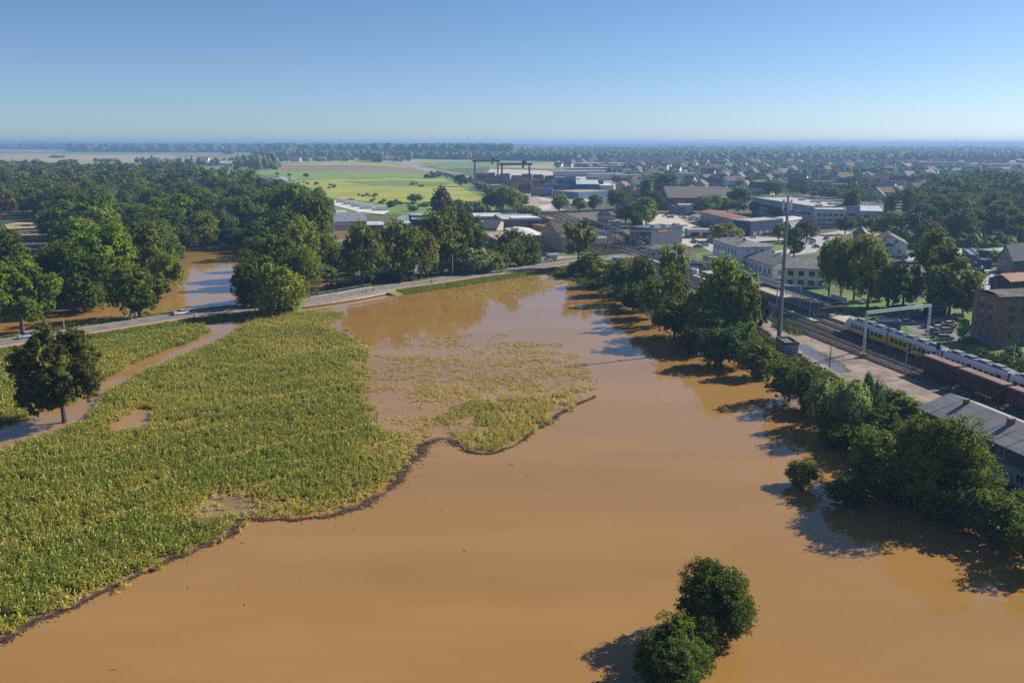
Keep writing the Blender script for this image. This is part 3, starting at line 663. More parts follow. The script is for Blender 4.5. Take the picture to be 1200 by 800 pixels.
# left flooded compound
fh = cb('long flooded pale-blue hall with grey-blue roof among the trees', (387.5, 260), (383, 255), (425, 255.5), 5, (.42, .48, .54), 'gable_x', 4, (.2, .22, .28), wf=(14, (1.6,), .8, 1.2, 2), name='flooded_hall', cat='hall')
cb('pale blue flooded hut in front of the long hall', (377, 267), (374, 265), (386, 266), 3, (.45, .52, .6), 'flat', 0, (.4, .45, .5), name='hut', cat='hut')
cb('pale flooded shed with blue roof behind the long hall', (389, 251), (386, 249.5), (408, 250), 4, (.3, .36, .42), 'gable_x', 1.5, (.34, .42, .5), name='shed', cat='shed')
cb('low white-roofed flooded garage right of the long hall', (431, 264), (429, 261), (448, 262), 3, (.1, .12, .15), 'gable_x', 1.2, (.5, .52, .55), name='garage', cat='garage')
cb('dark open shed with pale blue roof by the flooded yard', (483, 257), (479, 251), (505, 252), 4, (.03, .04, .06), 'gable_x', 1.5, (.4, .47, .54), name='open_shed', cat='shed')
cb('small flooded hut with white front by the muddy yard', (471, 262), (468, 260.5), (480, 261.5), 3, (.1, .1, .12), 'gable_x', 1, (.5, .5, .52), name='hut', cat='hut')
cb('brown tarpaulin-covered stack in the flooded yard', (522, 273), (517, 271), (535, 272), 2.5, (.3, .18, .1), 'gable_x', 1.4, (.38, .22, .15), name='covered_stack', cat='stack')
# right-hand houses
gh = cb('white house gable with balcony and long dark roof', (1024, 285), (1021, 279.5), (1062, 285), 5.5, (.8, .79, .74), 'gable_y', 3.6, (.07, .06, .06), name='house', cat='house', over=.8)
windows(gh, 'f', 2, (5.8,), 1.2, 1.3, 4.5); windows(gh, 'f', 3, (1.6,), 1.2, 1.4, 3)
MB().box(4, -1.3, 4.6, gh['W']-5.5, -.003, 4.8).box(4, -1.3, 4.802, gh['W']-5.5, -1.2, 5.6).build('balcony', darksteel, gh); chimney(gh, 8, 14, 9)
cb('house with tan pitched roof left of the white balcony gable', (1003, 279), (1000, 272), (1020, 276), 5.5, (.4, .4, .42), 'gable_y', 3, (.17, .12, .09), name='house', cat='house')
cb('low flat extension with tan roof and roof tank between two houses', (1021, 279), (1019, 274), (1036, 277), 5.5, (.25, .24, .25), 'flat', 0, (.4, .27, .2), name='extension', cat='building')
cb('white supermarket hall with blue-grey flat roof behind the poplars', (1008, 248), (1005, 241), (1035, 246), 6, (.4, .42, .45), 'flat', 0, (.38, .45, .55), name='supermarket', cat='shop')
cb('long white flat building beyond the wooded park', (1100, 214), (1098, 212), (1134, 213), 10, (.5, .52, .54), 'flat', 0, (.5, .52, .55))
dh = cb('beige stone-gabled house with very dark blue roof at the frame edge', (1187, 305), (1178, 302), (1215, 303), 5, (.34, .28, .2), 'gable_x', 5.5, (.02, .035, .09), name='house', cat='house', wl=(2, (1.4, 4.6), .9, 1.3, 3))
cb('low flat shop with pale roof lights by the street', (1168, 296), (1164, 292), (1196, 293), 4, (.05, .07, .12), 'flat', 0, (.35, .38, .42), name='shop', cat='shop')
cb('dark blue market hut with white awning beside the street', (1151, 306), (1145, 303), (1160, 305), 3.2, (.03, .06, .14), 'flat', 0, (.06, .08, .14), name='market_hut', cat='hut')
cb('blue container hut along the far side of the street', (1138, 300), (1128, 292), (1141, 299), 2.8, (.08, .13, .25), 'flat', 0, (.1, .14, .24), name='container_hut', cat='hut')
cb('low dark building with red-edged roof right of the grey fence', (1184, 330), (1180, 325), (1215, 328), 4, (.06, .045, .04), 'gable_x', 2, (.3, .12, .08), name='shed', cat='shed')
for (x0, y0, x1, y1, hh, lb_, c_) in ((1158, 333, 1180, 334, 2.6, 'grey-blue panel fence at the corner of the street', (.2, .24, .32)), (1128, 331, 1146, 333, 1.8, 'low pale wall below the street', (.4, .38, .36)),
                                     (954, 349, 962, 352, 1.6, None, None), (973.5, 351, 992, 356.5, 2.0, 'white panel screen beside the station lawn', (.6, .6, .6))):
    if not lb_: continue
    A = G(x0, y0); B = G(x1, y1); w = thing('fence', lb_, 'fence', A, math.atan2((B-A).y, (B-A).x)); L = (B-A).length
    MB().box(0, -.06, .1, L, .06, hh).build('panel', TWALL, w).color = (*c_, 1)
    for i in range(int(L/3)+1): MB().box(i*3-.06, -.13, -.2, i*3+.06, -.062, hh+.05).build('post', steel, w)
cb('small shop with brown roof edge under the tall park trees', (1088, 325), (1075, 322), (1120, 324), 3, (.3, .14, .08), 'flat', 0, (.35, .2, .12), name='shop', cat='shop')
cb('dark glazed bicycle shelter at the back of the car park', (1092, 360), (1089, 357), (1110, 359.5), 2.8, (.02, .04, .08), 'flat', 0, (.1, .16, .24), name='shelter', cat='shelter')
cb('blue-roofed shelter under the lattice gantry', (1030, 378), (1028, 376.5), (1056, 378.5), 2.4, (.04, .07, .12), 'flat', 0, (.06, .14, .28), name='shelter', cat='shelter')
hu = cb('small grey service hut with flat dark roof at foot of mast', (920, 404), (910, 397), (931.5, 401), 2.7, (.36, .38, .4), 'flat', 0, (.1, .1, .1), name='service_hut', cat='hut')
door(hu, 'f', 1.2, .9, 2, (.2, .22, .25))

# ------------------------------------------------------------------ mast, gantries, poles
mx_ = thing('telecom_mast', 'tall tapering grey steel telecom mast with antenna panels beside the tracks', 'mast', G(912.5, 401))
MB().tube((0, 0, -.3), (0, 0, 12), .62, .52, 12).tube((0, 0, 12.01), (0, 0, 24), .5, .4, 12).tube((0, 0, 24.01), (0, 0, 37.2), .38, .24, 12).build('pole', mat('mast_paint', (.13, .16, .2), (.2, .23, .27), .4, rough=.5), mx_)
for z in (12, 24): MB().tube((0, 0, z-.1), (0, 0, z+.12), .62 if z < 20 else .5, None, 12).build('flange', steel, mx_)
for k in range(3):
    aa = k*2.09+.4; dx, dy = math.cos(aa), math.sin(aa)
    MB().box(dx*1.1-.22, dy*1.1-.12, 33.5, dx*1.1+.22, dy*1.1+.12, 36.2).build('antenna_panel', white, mx_)
    MB().beam((0, 0, 34.2), (dx*1.1, dy*1.1, 34.2), .1).beam((0, 0, 35.6), (dx*1.1, dy*1.1, 35.6), .1).build('bracket', steel, mx_)
MB().tube((-.9, 0, 28), (-.9, .35, 28), .35, None, 12).build('dish', white, mx_)
MB().tube((0, 0, 37.2), (0, 0, 39), .04).build('lightning_rod', steel, mx_)
m_ = MB()
for z in np.arange(1, 33, .5): m_.beam((-.2, -.75, z), (.2, -.75, z), .05)
m_.beam((-.2, -.75, .5), (-.2, -.6, 33), .06); m_.beam((.2, -.75, .5), (.2, -.6, 33), .06); m_.build('ladder', steel, mx_)

def lattice(mb, p0, p1, w, r=.05, step=1.0):
    p0 = Vector(p0); p1 = Vector(p1); d = (p1-p0); L = d.length; d.normalize()
    up = Vector((0, 0, 1)) if abs(d.z) < .9 else Vector((0, 1, 0)); s = d.cross(up).normalized(); u = s.cross(d).normalized()
    cs = [s*a+u*b for a, b in ((-w/2, -w/2), (w/2, -w/2), (w/2, w/2), (-w/2, w/2))]
    for c in cs: mb.beam(p0+c, p1+c, r*1.5)
    n = max(1, int(L/step))
    for i in range(n):
        a = p0+d*(L*i/n); b = p0+d*(L*(i+1)/n)
        for k in range(4):
            c0, c1 = cs[k], cs[(k+1) % 4]
            if i % 2: c0, c1 = c1, c0
            mb.beam(a+c0, b+c1, r)
    return mb
gpaint = mat('gantry_paint', (.52, .56, .6), (.6, .63, .66), 1, rough=.5)
def gantry(A, B, h, label, w=.6, hb=None):
    hb = hb or h
    t = thing('signal_gantry', label, 'gantry')
    A = Vector(A); B = Vector(B); up = Vector((0, 0, 1))
    for q in (A, B):
        lattice(MB(), q+up*.2, q+up*(h if q is A else hb), w*.8).build('leg', gpaint, t)
        MB().box(q.x-.7, q.y-.7, -.1, q.x+.7, q.y+.7, .22).build('footing', concrete, t)
    lattice(MB(), A+up*(h-.3), B+up*(hb-.3), w).build('crossbeam', gpaint, t)
    return t
g1 = gantry(G(1011.5, 419), G(1086.5, 398), 11.2, 'white lattice gantry standing over the yellow and white train', .55, 9.4)
gp0 = G(1011.5, 419); MB().box(gp0.x-.75, gp0.y-.75, .23, gp0.x+.75, gp0.y+.75, 1.1).build('hazard_marking', mat('yellow_black', (.55, .36, .02), (.03, .03, .02), 2, rough=.6, lo=.49, hi=.51), g1)
for y_, hh, o0, o1, lb_ in ((272, 7.5, -3, 4, 'short white lattice gantry on the island platform'), (322, 8, -11, 7, 'slim white gantry spanning tracks before the station block'),
                            (372, 8, -14, 8, 'white gantry over tracks behind the twin olive trees'), (440, 8, -14, 16, 'white gantry across the rail yard near the signal cabin'), (520, 8, -12, 16, 'far white gantry at the head of the rail yard')):
    p, _ = trk_at(y_, o0); q, _ = trk_at(y_, o1); gantry((p.x, p.y, 0), (q.x, q.y, 0), hh, lb_, .3)
def pole(px, py, h, label, m=None, r=.12, arm=True, name='utility_pole', cat='pole', lamp=False, group=None, z=0):
    t = thing(name, label, cat, G(px, py, z), random.uniform(-.4, .4), group)
    MB().tube((0, 0, -.3), (0, 0, h), r*1.4, r).build('shaft', m or wood, t)
    if arm: MB().beam((-.9, 0, h-.5), (.9, 0, h-.5), .12).tube((-.8, 0, h-.44), (-.8, 0, h-.2), .06).tube((.8, 0, h-.44), (.8, 0, h-.2), .06).build('crossarm', m or wood, t)
    if lamp: MB().beam((0, 0, h), (1.4, 0, h+.25), .09).box(1.0, -.16, h+.26, 1.8, .16, h+.42).build('lamp_head', white, t)
    return t
pole(159, 373, 8.5, 'tall white road lamp in front of the big roadside trees', steel, lamp=True, arm=False, name='street_lamp', cat='lamp')
pole(75.5, 387, 3.2, 'short grey marker post beside the road near the silver car', steel, arm=False, name='marker_post', cat='post')
pole(59, 389, 1.2, 'knee-high white bollard on the roadside bank', white, arm=False, name='bollard', cat='bollard')
for x, y, h, lb_ in ((530.5, 326, 9, 'pale wooden pole beside the road below the silvery willows'), (633, 310, 13, 'tall wooden pole at the road junction by the van'), (579, 290, 8, 'brown pole in front of the tan garage roof'),
                   (440, 318, 8, 'thin pole standing among the five roadside trees'), (712, 300, 13, 'lone wooden pole in the rail yard near the scrap pile'), (729, 292, 12, 'pole at the middle of the rail yard wall'),
                   (738, 297, 14, 'tallest dark pole beside the signal cabin'), (656, 296, 10, 'pole at the wall of the yellow house'), (816, 359, 9, 'dark pole rising out of the waterside hedge'), (868, 408, 11, 'weathered pole among bushes below the twin olive trees'),
                   (453, 268, 7, 'thin pole beside the flooded yard'), (476, 262, 8, 'pole between the flooded huts')):
    pole(x, y, h, lb_, mat('pale_pole', (.3, .26, .22), (.38, .35, .3), 2, rough=.9) if x in (530.5, 633) else wood)
for x, y, h, lb_ in ((948, 377, 6, 'grey lamp post on the platform opposite the mast'), (959, 369, 6, 'white lamp post near the canopy end'), (1038, 416, 7, 'dark post in front of the third train car'),
                   (1074, 423, 5.5, 'post beside the first brown wagon'), (977, 392, 2.5, 'short post beside the train nose'), (972, 431, 5, 'dark post at the edge of the gravel yard'),
                   (1165, 344, 6, 'lamp post behind the brick tower'), (1138, 303, 8, 'white flagpole beside the market hut'), (1020, 350, 6, 'lamp post under the park trees')):
    pole(x, y, h, lb_, darksteel if 'dark' in lb_ else steel, .09, False, 'lamp_post', 'lamp post', lamp='lamp' in lb_)
sg = thing('railway_signal', 'black railway signal head on a short post behind the train roof', 'signal', G(1097, 430))
MB().tube((0, 0, 0), (0, 0, 5), .1).build('post', darksteel, sg); MB().box(-.35, -.2, 4.2, .35, .2, 5.8).build('signal_head', black, sg)
bn = thing('banner_flag', 'tall yellow feather banner beside the dark market hut', 'banner', G(1144, 299))
MB().tube((0, 0, 0), (0, 0, 4.6), .05).build('pole', white, bn)
MB().add([(0, 0, .8), (.9, 0, 1), (1.3, .02, 2.6), (.9, 0, 4.2), (0, 0, 4.6), (0, .04, .8), (.9, .04, 1), (1.3, .06, 2.6), (.9, .04, 4.2), (0, .04, 4.6)],
         [(0, 1, 2, 3, 4), (9, 8, 7, 6, 5), (0, 5, 6, 1), (1, 6, 7, 2), (2, 7, 8, 3), (3, 8, 9, 4), (4, 9, 5, 0)]).build('cloth', mat('yellow_cloth', (.6, .45, .05), rough=.8), bn)
for k_, (o_, name_) in enumerate(((-15.6, 'gravel-yard side'), (7.2, 'platform side'))):
    j_ = 0
    for y_ in range(150 if k_ == 0 else 150, 620, 38):
        if k_ == 1 and 225 < y_ < 370: continue
        j_ += 1; p, a_ = trk_at(y_, o_); t = thing('catenary_mast', 'slim grey catenary mast on the %s, %s from the picture edge' % (name_, ordw(j_)), 'mast', (p.x, p.y, 0), a_-math.pi/2, 'catenary masts along the tracks')
        MB().tube((0, 0, 0), (0, 0, 7.6), .13, .1, 6).build('shaft', steel, t); s_ = 1 if k_ == 0 else -1
        MB().beam((0, 0, 6.8), (s_*3.2, 0, 7.0), .06).beam((0, 0, 5.8), (s_*3.2, 0, 5.9), .05).beam((0, 0, 5.8), (s_*2, 0, 6.9), .04).build('cantilever', steel, t)
for j_, o_ in enumerate((0, -4.6, -8.2, -12.2)):
    q_ = [Vector((*q, 5.9)) for q in offset_line(TRK, -o_) if 100 < q[1] < 700]; m_ = MB()
    for a_, b_ in zip(q_[:-1], q_[1:]): m_.tube(a_, b_, .022, None, 4, caps=False); m_.tube(a_+Vector((0, 0, 1.0)), b_+Vector((0, 0, 1.0)), .022, None, 4, caps=False)
    tag(m_.build('overhead_wire', black), 'overhead contact wires above the %s track from the train side' % ordw(j_+1), 'overhead wire')
# container cranes
navy = mat('crane_navy', (.03, .05, .09), (.05, .075, .12), .3, rough=.6)
for x0, x1, yb, h, lb_ in ((556.5, 583.5, 214, 27, 'far dark portal crane over stacked containers'), (588, 620.5, 222, 27, 'nearer dark portal crane with trolley on its beam')):
    A = G(x0, yb); B = G(x1, yb); L = (B-A).length
    t = thing('portal_crane', lb_, 'crane', A)
    for x in (0, L):
        for y in (-5, 5): MB().beam((x, y, 1), (x*.98+L*.01, y*.5, h-1), 1.6).build('leg', navy, t)
        MB().box(x-1, -7, 0, x+1, 7, 1.6).build('bogie', navy, t)
    MB().box(-3, -2.8, h-1, L+3, -1.2, h+1).box(-3, 1.2, h-1, L+3, 2.8, h+1).build('beam', navy, t)
    MB().box(L*.72, -2.5, h+1.01, L*.72+5, 2.5, h+4).build('trolley', navy, t); MB().box(L*.72, -1, h-4, L*.72+2.5, 1, h-1.1).build('cab', glass, t)

# ------------------------------------------------------------------ trains, wagons, vehicles, people
def loft(mb, rings, mi=0, caps=True):
    n = len(rings[0]); vs = [p for r in rings for p in r]; fs = []
    for k in range(len(rings)-1):
        for i in range(n): fs.append((k*n+i, k*n+(i+1) % n, (k+1)*n+(i+1) % n, (k+1)*n+i))
    if caps: fs += [tuple(range(n-1, -1, -1)), tuple(range((len(rings)-1)*n, len(rings)*n))]
    return mb.add(vs, fs, mi)
twhite = mat('train_white', (.78, .81, .84), (.85, .86, .87), 1, rough=.3); tyel = mat('train_yellow', (.85, .50, .01), rough=.35)
tblue = mat('train_blue', (.03, .07, .25), rough=.35); troof = mat('train_roof', (.12, .15, .2), (.2, .24, .3), .8, rough=.6)
p, _ = trk_at(238.5); q, _ = trk_at(150)
d = (q-p).normalized()
tr = thing('passenger_train', 'yellow and white electric passenger train with blue roofline standing on the track', 'train', (p.x, p.y, .46), math.atan2(d.y, d.x))
prof = [(-1.45, .45), (-1.47, 2.2), (-1.38, 3.2), (-1.05, 3.7), (-.5, 3.85), (.5, 3.85), (1.05, 3.7), (1.38, 3.2), (1.47, 2.2), (1.45, .45)]
def ring(x, sw=1.0, top=1.0): return [(x, y*sw, .45+(z-.45)*top) for y, z in prof]
for k in range(5):
    x0 = 0 if k == 0 else k*21.0; x1 = (k+1)*21.0-.7
    m_ = MB()
    if k == 0: loft(m_, [ring(0, .55, .28), ring(.5, .72, .5), ring(1.5, .88, .78), ring(2.8, .97, .95), ring(4.2), ring(x1)])
    else: loft(m_, [ring(x0), ring(x1)])
    body = m_.build('car_body', twhite, tr)
    for s in (-1, 1):
        y = s*1.462; m_ = MB()
        # livery: yellow sweep along the lower side (high in the second car)
        def band(xa, xb, za0, za1, m2=m_, yy=y, ss=s): m2.add([(xa, yy+ss*.012, .5), (xb, yy+ss*.012, .5), (xb, yy+ss*.018, za1), (xa, yy+ss*.018, za0)], [(0, 1, 2, 3)])
        if k == 0:
            xs = np.linspace(3.2, x1, 13)
            for i in range(12):
                f0, f1 = i/12, (i+1)/12; zz = lambda f: 1.7-1.0*math.sin(min(1, f*1.9)*math.pi)*.8+(.9 if f > .72 else 0)*min(1, (f-.72)*6)
                band(xs[i], xs[i+1], max(.9, zz(f0)), max(.9, zz(f1)))
        elif k == 1: band(x0, x1-6, 2.9, 2.9); band(x1-6, x1, 1.2, .9)
        elif k == 2: band(x0, x0+5, .9, .9)
        if m_.v: m_.build('livery_band', tyel, body)
        if k >= 2:
            MB().add([(x0+(5 if k == 2 else 0), y+s*.01, .5), (x1, y+s*.01, .5), (x1, y+s*.016, 1.0), (x0+(5 if k == 2 else 0), y+s*.016, 1.0)], [(0, 1, 2, 3)]).build('livery_band', tblue, body)
        x = x0+(4.6 if k == 0 else 1.2); j = 0
        while x < x1-1.8:
            if j in (4, 9):
                MB().box(x, y-.02 if s > 0 else y-.05, .55, x+1.4, y+.05 if s > 0 else y+.02, 2.75).build('door', glass, body); x += 2.0
            else:
                MB().box(x, min(y, y+s*.035), 1.5, x+1.25, max(y, y+s*.035), 2.5).build('window', glass, body); x += 1.75
            j += 1
    MB().box(x0+(5 if k == 0 else .6), -1.0, 3.87, x1-.6, 1.0, 3.98).build('roof_walkway', troof, body)
    for i in range(4):
        xx = x0+(6 if k == 0 else 2)+i*4.3; MB().box(xx, -.75, 3.985, xx+2.6, .75, 4.3).build('roof_unit', troof if i % 2 else steel, body)
    if k % 2 == 1:
        MB().beam((x0+4, -.5, 4.0), (x0+5.4, 0, 5.0), .07).beam((x0+4, .5, 4.0), (x0+5.4, 0, 5.0), .07).beam((x0+5.4, 0, 5.0), (x0+4.2, 0, 5.7), .06).beam((x0+4.2, -.8, 5.7), (x0+4.2, .8, 5.7), .07).build('pantograph', darksteel, body)
    for xx in (x0+3.5, x1-3):
        m_ = MB().box(xx-1.4, -1.1, -.1, xx+1.4, 1.1, .44)
        for dx in (-.95, .95):
            for yy in (-.8, .8): m_.tube((xx+dx, yy-.07, .2), (xx+dx, yy+.07, .2), .42, None, 12)
        m_.build('bogie', black, tr)
    if k < 4: MB().box(x1+.005, -1.2, .7, x1+.695, 1.2, 3.5).build('gangway_bellows', darksteel, tr)
m_ = MB(); loft(m_, [[(x, yy, z) for yy, z in ((-.62*w, zb), (.62*w, zb), (.55*w, zt), (-.55*w, zt))] for x, w, zb, zt in ((.38, 1.0, 1.42, 1.5), (1.42, 1.35, 2.0, 3.14), (2.5, 1.5, 2.9, 3.74))])
m_.build('windscreen', glass, tr)
MB().box(-.06, -.75, .6, .12, .75, 1.0).build('coupler_fairing', tyel, tr)
for s in (-1, 1): MB().box(.05, s*.7-.15, 1.05, .35, s*.7+.15, 1.3).build('headlight', white, tr)

wagon_paint = mat('wagon_brown', (.085, .035, .022), (.14, .06, .04), .4, rough=.7); wroof = mat('wagon_roof_brown', (.19, .11, .085), (.27, .17, .13), .35, rough=.75)
def wagon(y0, L, label, h=3.6):
    p, _ = trk_at(y0, -8.2); q, _ = trk_at(y0-L, -8.2); d = (q-p).normalized()
    t = thing('freight_wagon', label, 'freight wagon', (p.x, p.y, .46), math.atan2(d.y, d.x), 'brown freight wagons in the rail yard')
    m_ = MB().box(.3, -1.4, .9, L-.3, 1.4, h)
    n = int(L/1.1)
    for i in range(n+1):
        x = .35+i*(L-.75)/n
        for s in (-1, 1): m_.box(x-.05, s*1.4-.05+(.053*s), .95, x+.05, s*1.4+.05+.053*s, h-.05)
    m_.build('wagon_body', wagon_paint, t)
    MB().prism([(-1.55, h+.003), (1.55, h+.003), (1.1, h+.3), (-1.1, h+.3)], .2, L-.2).build('roof', wroof, t)
    MB().box(.2, -1.2, .62, L-.2, 1.2, .895).build('underframe', darksteel, t)
    for xx in (2.2, L-2.2):
        m_ = MB().box(xx-1.2, -.95, .1, xx+1.2, .95, .6)
        for dx in (-.9, .9):
            for yy in (-.78, .78): m_.tube((xx+dx, yy-.07, .35), (xx+dx, yy+.07, .35), .45, None, 12)
        m_.build('bogie', black, t)
    for s in (-1, 1): MB().box(L*.45, s*1.49-.03, 1.2, L*.45+2.4, s*1.49+.03, h-.25).build('sliding_door', wroof if s > 0 else wagon_paint, t)
    return t
for y0, L, lb_ in ((193, 11.5, 'first brown freight wagon whose end faces the train doors'), (181, 14, 'second brown freight wagon behind the grey-roofed house chimneys'), (166.4, 19, 'third long brown freight wagon cut by the picture edge')): wagon(y0, L, lb_)

def make_container():
    m_ = MB().box(0, 0, .02, 12, 2.44, 2.58)
    for i in range(24):
        x = .25+i*.48
        m_.box(x, -.04, .2, x+.22, -.002, 2.4); m_.box(x, 2.442, .2, x+.22, 2.48, 2.4)
    o = m_.build('shipping_container', TMETAL)
    return o
CONT = make_container(); first = True
CC = [((.42, .19, .03), 'orange'), ((.03, .07, .17), 'navy blue'), ((.05, .2, .38), 'blue'), ((.22, .09, .05), 'rust-brown'), ((.15, .14, .15), 'grey'), ((.45, .34, .12), 'ochre'), ((.05, .05, .07), 'near-black'), ((.4, .4, .38), 'pale')]
stacks = []
for (px0, px1, py, n, cols) in ((558, 590, 212, 4, (1, 6, 4)), (566, 612, 216, 4, (6, 1, 4, 3)), (575, 600, 220, 2, (2, 4, 1)), (598, 622, 224, 5, (5, 0, 3)), (608, 640, 227, 5, (3, 6, 4)),
                                (622, 640, 230, 4, (0, 0, 2)), (632, 655, 231, 4, (2, 1, 2)), (648, 672, 229, 4, (4, 3, 5)), (660, 684, 225, 4, (5, 0, 4)), (604, 650, 221, 4, (0, 7, 5))):
    A = G(px0, py); B = G(px1, py); x = A.x
    while x+4 < B.x or x == A.x:
        hh = random.randint(max(1, n-2), n)
        stacks.append((x, A.y+random.uniform(-6, 6), hh, cols)); x += 13.2
cnt = 0
import collections
rowc = collections.Counter()
stacks += [(G(px_, 214+(px_-560)*.085).x, G(px_, 214+(px_-560)*.085).y+dy_, random.randint(2, 5), random.choice([(1, 6, 4), (2, 1, 4), (3, 5, 0), (4, 7, 6)])) for px_ in range(560, 700, 13) for dy_ in (-30, 0, 32)]
for si, (x, y, hh, cols) in enumerate(sorted(stacks, key=lambda s: s[0]/s[1])):
    for k in range(hh):
        for dy in (0,) if k else (0,):
            if cnt > 270: break
            c, cn_ = CC[random.choice(cols)]
            o = CONT if first else CONT.copy()
            if not first: C.objects.link(o)
            first = False; o.location = (x, y, .3+k*2.59); o.color = (*c, 1); cnt += 1
            tag(o, '%s container, %s level of the %s stack along the terminal' % (cn_, ordw(k+1), ordw(si+1)), 'container', 'shipping containers at the terminal')
# far freight train with loaded flat wagons
def make_flat():
    t = thing('container_wagon', 'x', 'freight wagon'); o = MB().box(0, -1.4, .9, 14, 1.4, 1.3).build('flatbed', darksteel, t)
    m_ = MB()
    for xx in (1.5, 3.3, 10.7, 12.5):
        for s in (-.8, .8): m_.tube((xx, s-.07, .45), (xx, s+.07, .45), .45, None, 8)
    m_.build('wheels', black, t); MB().box(.6, -1.25, 1.302, 13.4, 1.25, 3.9).build('load', TMETAL, t)
    return t
fw = None
yy = 880
for i in range(42):
    p, a_ = trk_at(yy, -4.6)
    lbl = 'dark container wagon of the far freight train, %s from its near end' % ordw(i+1)
    col = random.choice([(.06, .06, .07), (.1, .1, .11), (.16, .08, .05), (.05, .07, .12)])
    if fw is None: fw = make_flat(); o = fw; o.location = (p.x, p.y, .46); o.rotation_euler.z = a_; [setattr(c_, 'color', (*col, 1)) for c_ in bpy.data.objects if c_.parent == fw]
    else: o = copy_thing(fw, (p.x, p.y, .46), a_, color=col)
    tag(o, lbl, 'freight wagon', 'wagons of the far freight train'); yy += 15.5*abs(math.sin(a_))

def make_car(kind='hatch'):
    t = thing('parked_car', 'x', 'car')
    L = 4.4 if kind != 'estate' else 4.7; Wd = .88
    side = {'hatch': [(0, .35), (.05, .75), (.25, .9), (1.15, 1.0), (4.2, 1.02), (4.38, .9), (4.4, .35)], 'estate': [(0, .35), (.05, .72), (.3, .88), (1.3, .98), (4.5, 1.0), (4.68, .9), (4.7, .35)]}[kind]
    m_ = MB(); loft(m_, [[(x, y*(1 if .05 < x < L-.1 else .93), z) for x, z in side] for y in (-Wd, -Wd+.06, Wd-.06, Wd)]); m_.build('car_body', PAINT, t)
    xr = L-.35 if kind == 'estate' else L-.75
    cab = [(1.05, .98, .8), (1.75, 1.42, .62), (xr-.35, 1.45, .62), (xr+.15, 1.0, .8)]
    m_ = MB(); loft(m_, [[(x, -w, z) for x, z, w in cab], [(x, w, z) for x, z, w in cab]]); m_.build('cabin_glass', glass, t)
    m_ = MB(); m_.add([(1.72, -.6, 1.43), (xr-.33, -.6, 1.46), (xr-.33, .6, 1.46), (1.72, .6, 1.43), (1.8, -.55, 1.475), (xr-.4, -.55, 1.5), (xr-.4, .55, 1.5), (1.8, .55, 1.475)],
                      [(0, 3, 2, 1), (4, 5, 6, 7), (0, 1, 5, 4), (1, 2, 6, 5), (2, 3, 7, 6), (3, 0, 4, 7)]); m_.build('roof', PAINT, t)
    for x in (.85, L-.85):
        for s in (-1, 1):
            w = MB().tube((x, s*.78, .32), (x, s*.91, .32), .32, None, 14).build('wheel', black, t); MB().tube((x, s*.911, .32), (x, s*.925, .32), .19, None, 10).build('rim', steel, w)
    for s in (-1, 1):
        MB().box(-.03, s*.62-.16, .62, .06, s*.62+.16, .78).build('headlight', white, t); MB().box(L-.06, s*.68-.12, .66, L+.02, s*.68+.12, .86).build('tail_light', MATS.get('tail_red') or mat('tail_red', (.4, .02, .02), rough=.3), t)
    return t
CAR = {'hatch': make_car('hatch'), 'estate': make_car('estate')}; USED = set()
def car(kind, loc, rz, col, label, group=None, name='parked_car'):
    src = CAR[kind]
    if kind not in USED:
        USED.add(kind); o = src; o.location = loc; o.rotation_euler.z = rz
        for c_ in bpy.data.objects:
            if c_.parent == o: c_.color = (*col, 1)
        tag(o, label, 'car', group)
    else: o = copy_thing(src, loc, rz, label=label, group=group, color=col)
    if not group and 'group' in o: del o['group']
    o.name = name
    return o
def road_at(px, d):
    i = min(range(1, len(ROAD)-1), key=lambda i: abs(P(*ROAD[i], RZ)[0]-px)); a, b = Vector(ROAD[i]), Vector(ROAD[i+1])
    best = min((abs(P(*a.lerp(b, f), RZ)[0]-px), f) for f in np.linspace(-1, 1, 41)); q = a.lerp(b, best[1]); t = (b-a).normalized(); n = Vector((-t.y, t.x))
    return Vector((*(q+n*d), RZ+.01)), math.atan2(t.y, t.x)
q, r_ = road_at(206, 1.8); car('hatch', q, r_, (.72, .73, .74), 'white hatchback driving along the road past the flooded river', name='driving_car')
q, r_ = road_at(24, 1.8); car('estate', q, r_, (.38, .44, .5), 'silver-blue estate car on the road beneath the roadside oak', name='driving_car')
cols = [((.03, .04, .07), 'dark navy'), ((.6, .62, .64), 'white'), ((.3, .33, .36), 'silver'), ((.02, .02, .025), 'black'), ((.45, .15, .04), 'orange'), ((.1, .03, .03), 'maroon'), ((.1, .14, .2), 'slate blue'), ((.16, .17, .18), 'grey')]
row1 = [(1072, 380, 7), (1079, 384, 0), (1088, 387, 1), (1096, 390, 2), (1104, 391.5, 3), (1110, 395, 6), (1117, 398, 2), (1124, 401, 5)]
row2 = [(1098, 375, 6), (1106, 377, 2), (1114, 379, 4), (1122, 382, 1), (1118, 386, 3), (1128, 387, 0), (1066, 374, 3), (1112, 373, 7)]
A_ = G(1072, 380); B_ = G(1124, 401); ra = math.atan2((B_-A_).y, (B_-A_).x)+math.pi/2
for r_i, row in enumerate((row1, row2)):
    for i, (x, y, ci) in enumerate(row):
        g_ = G(x, y, .06); car('hatch' if ci % 2 else 'estate', g_, ra+random.uniform(-.06, .06)+(math.pi if random.random() < .4 else 0), cols[ci][0],
            '%s car, %s row of car park, %s from lattice gantry' % (cols[ci][1], 'grass-side' if r_i == 0 else 'shelter-side', ordw(i+1)), 'cars in the station car park')
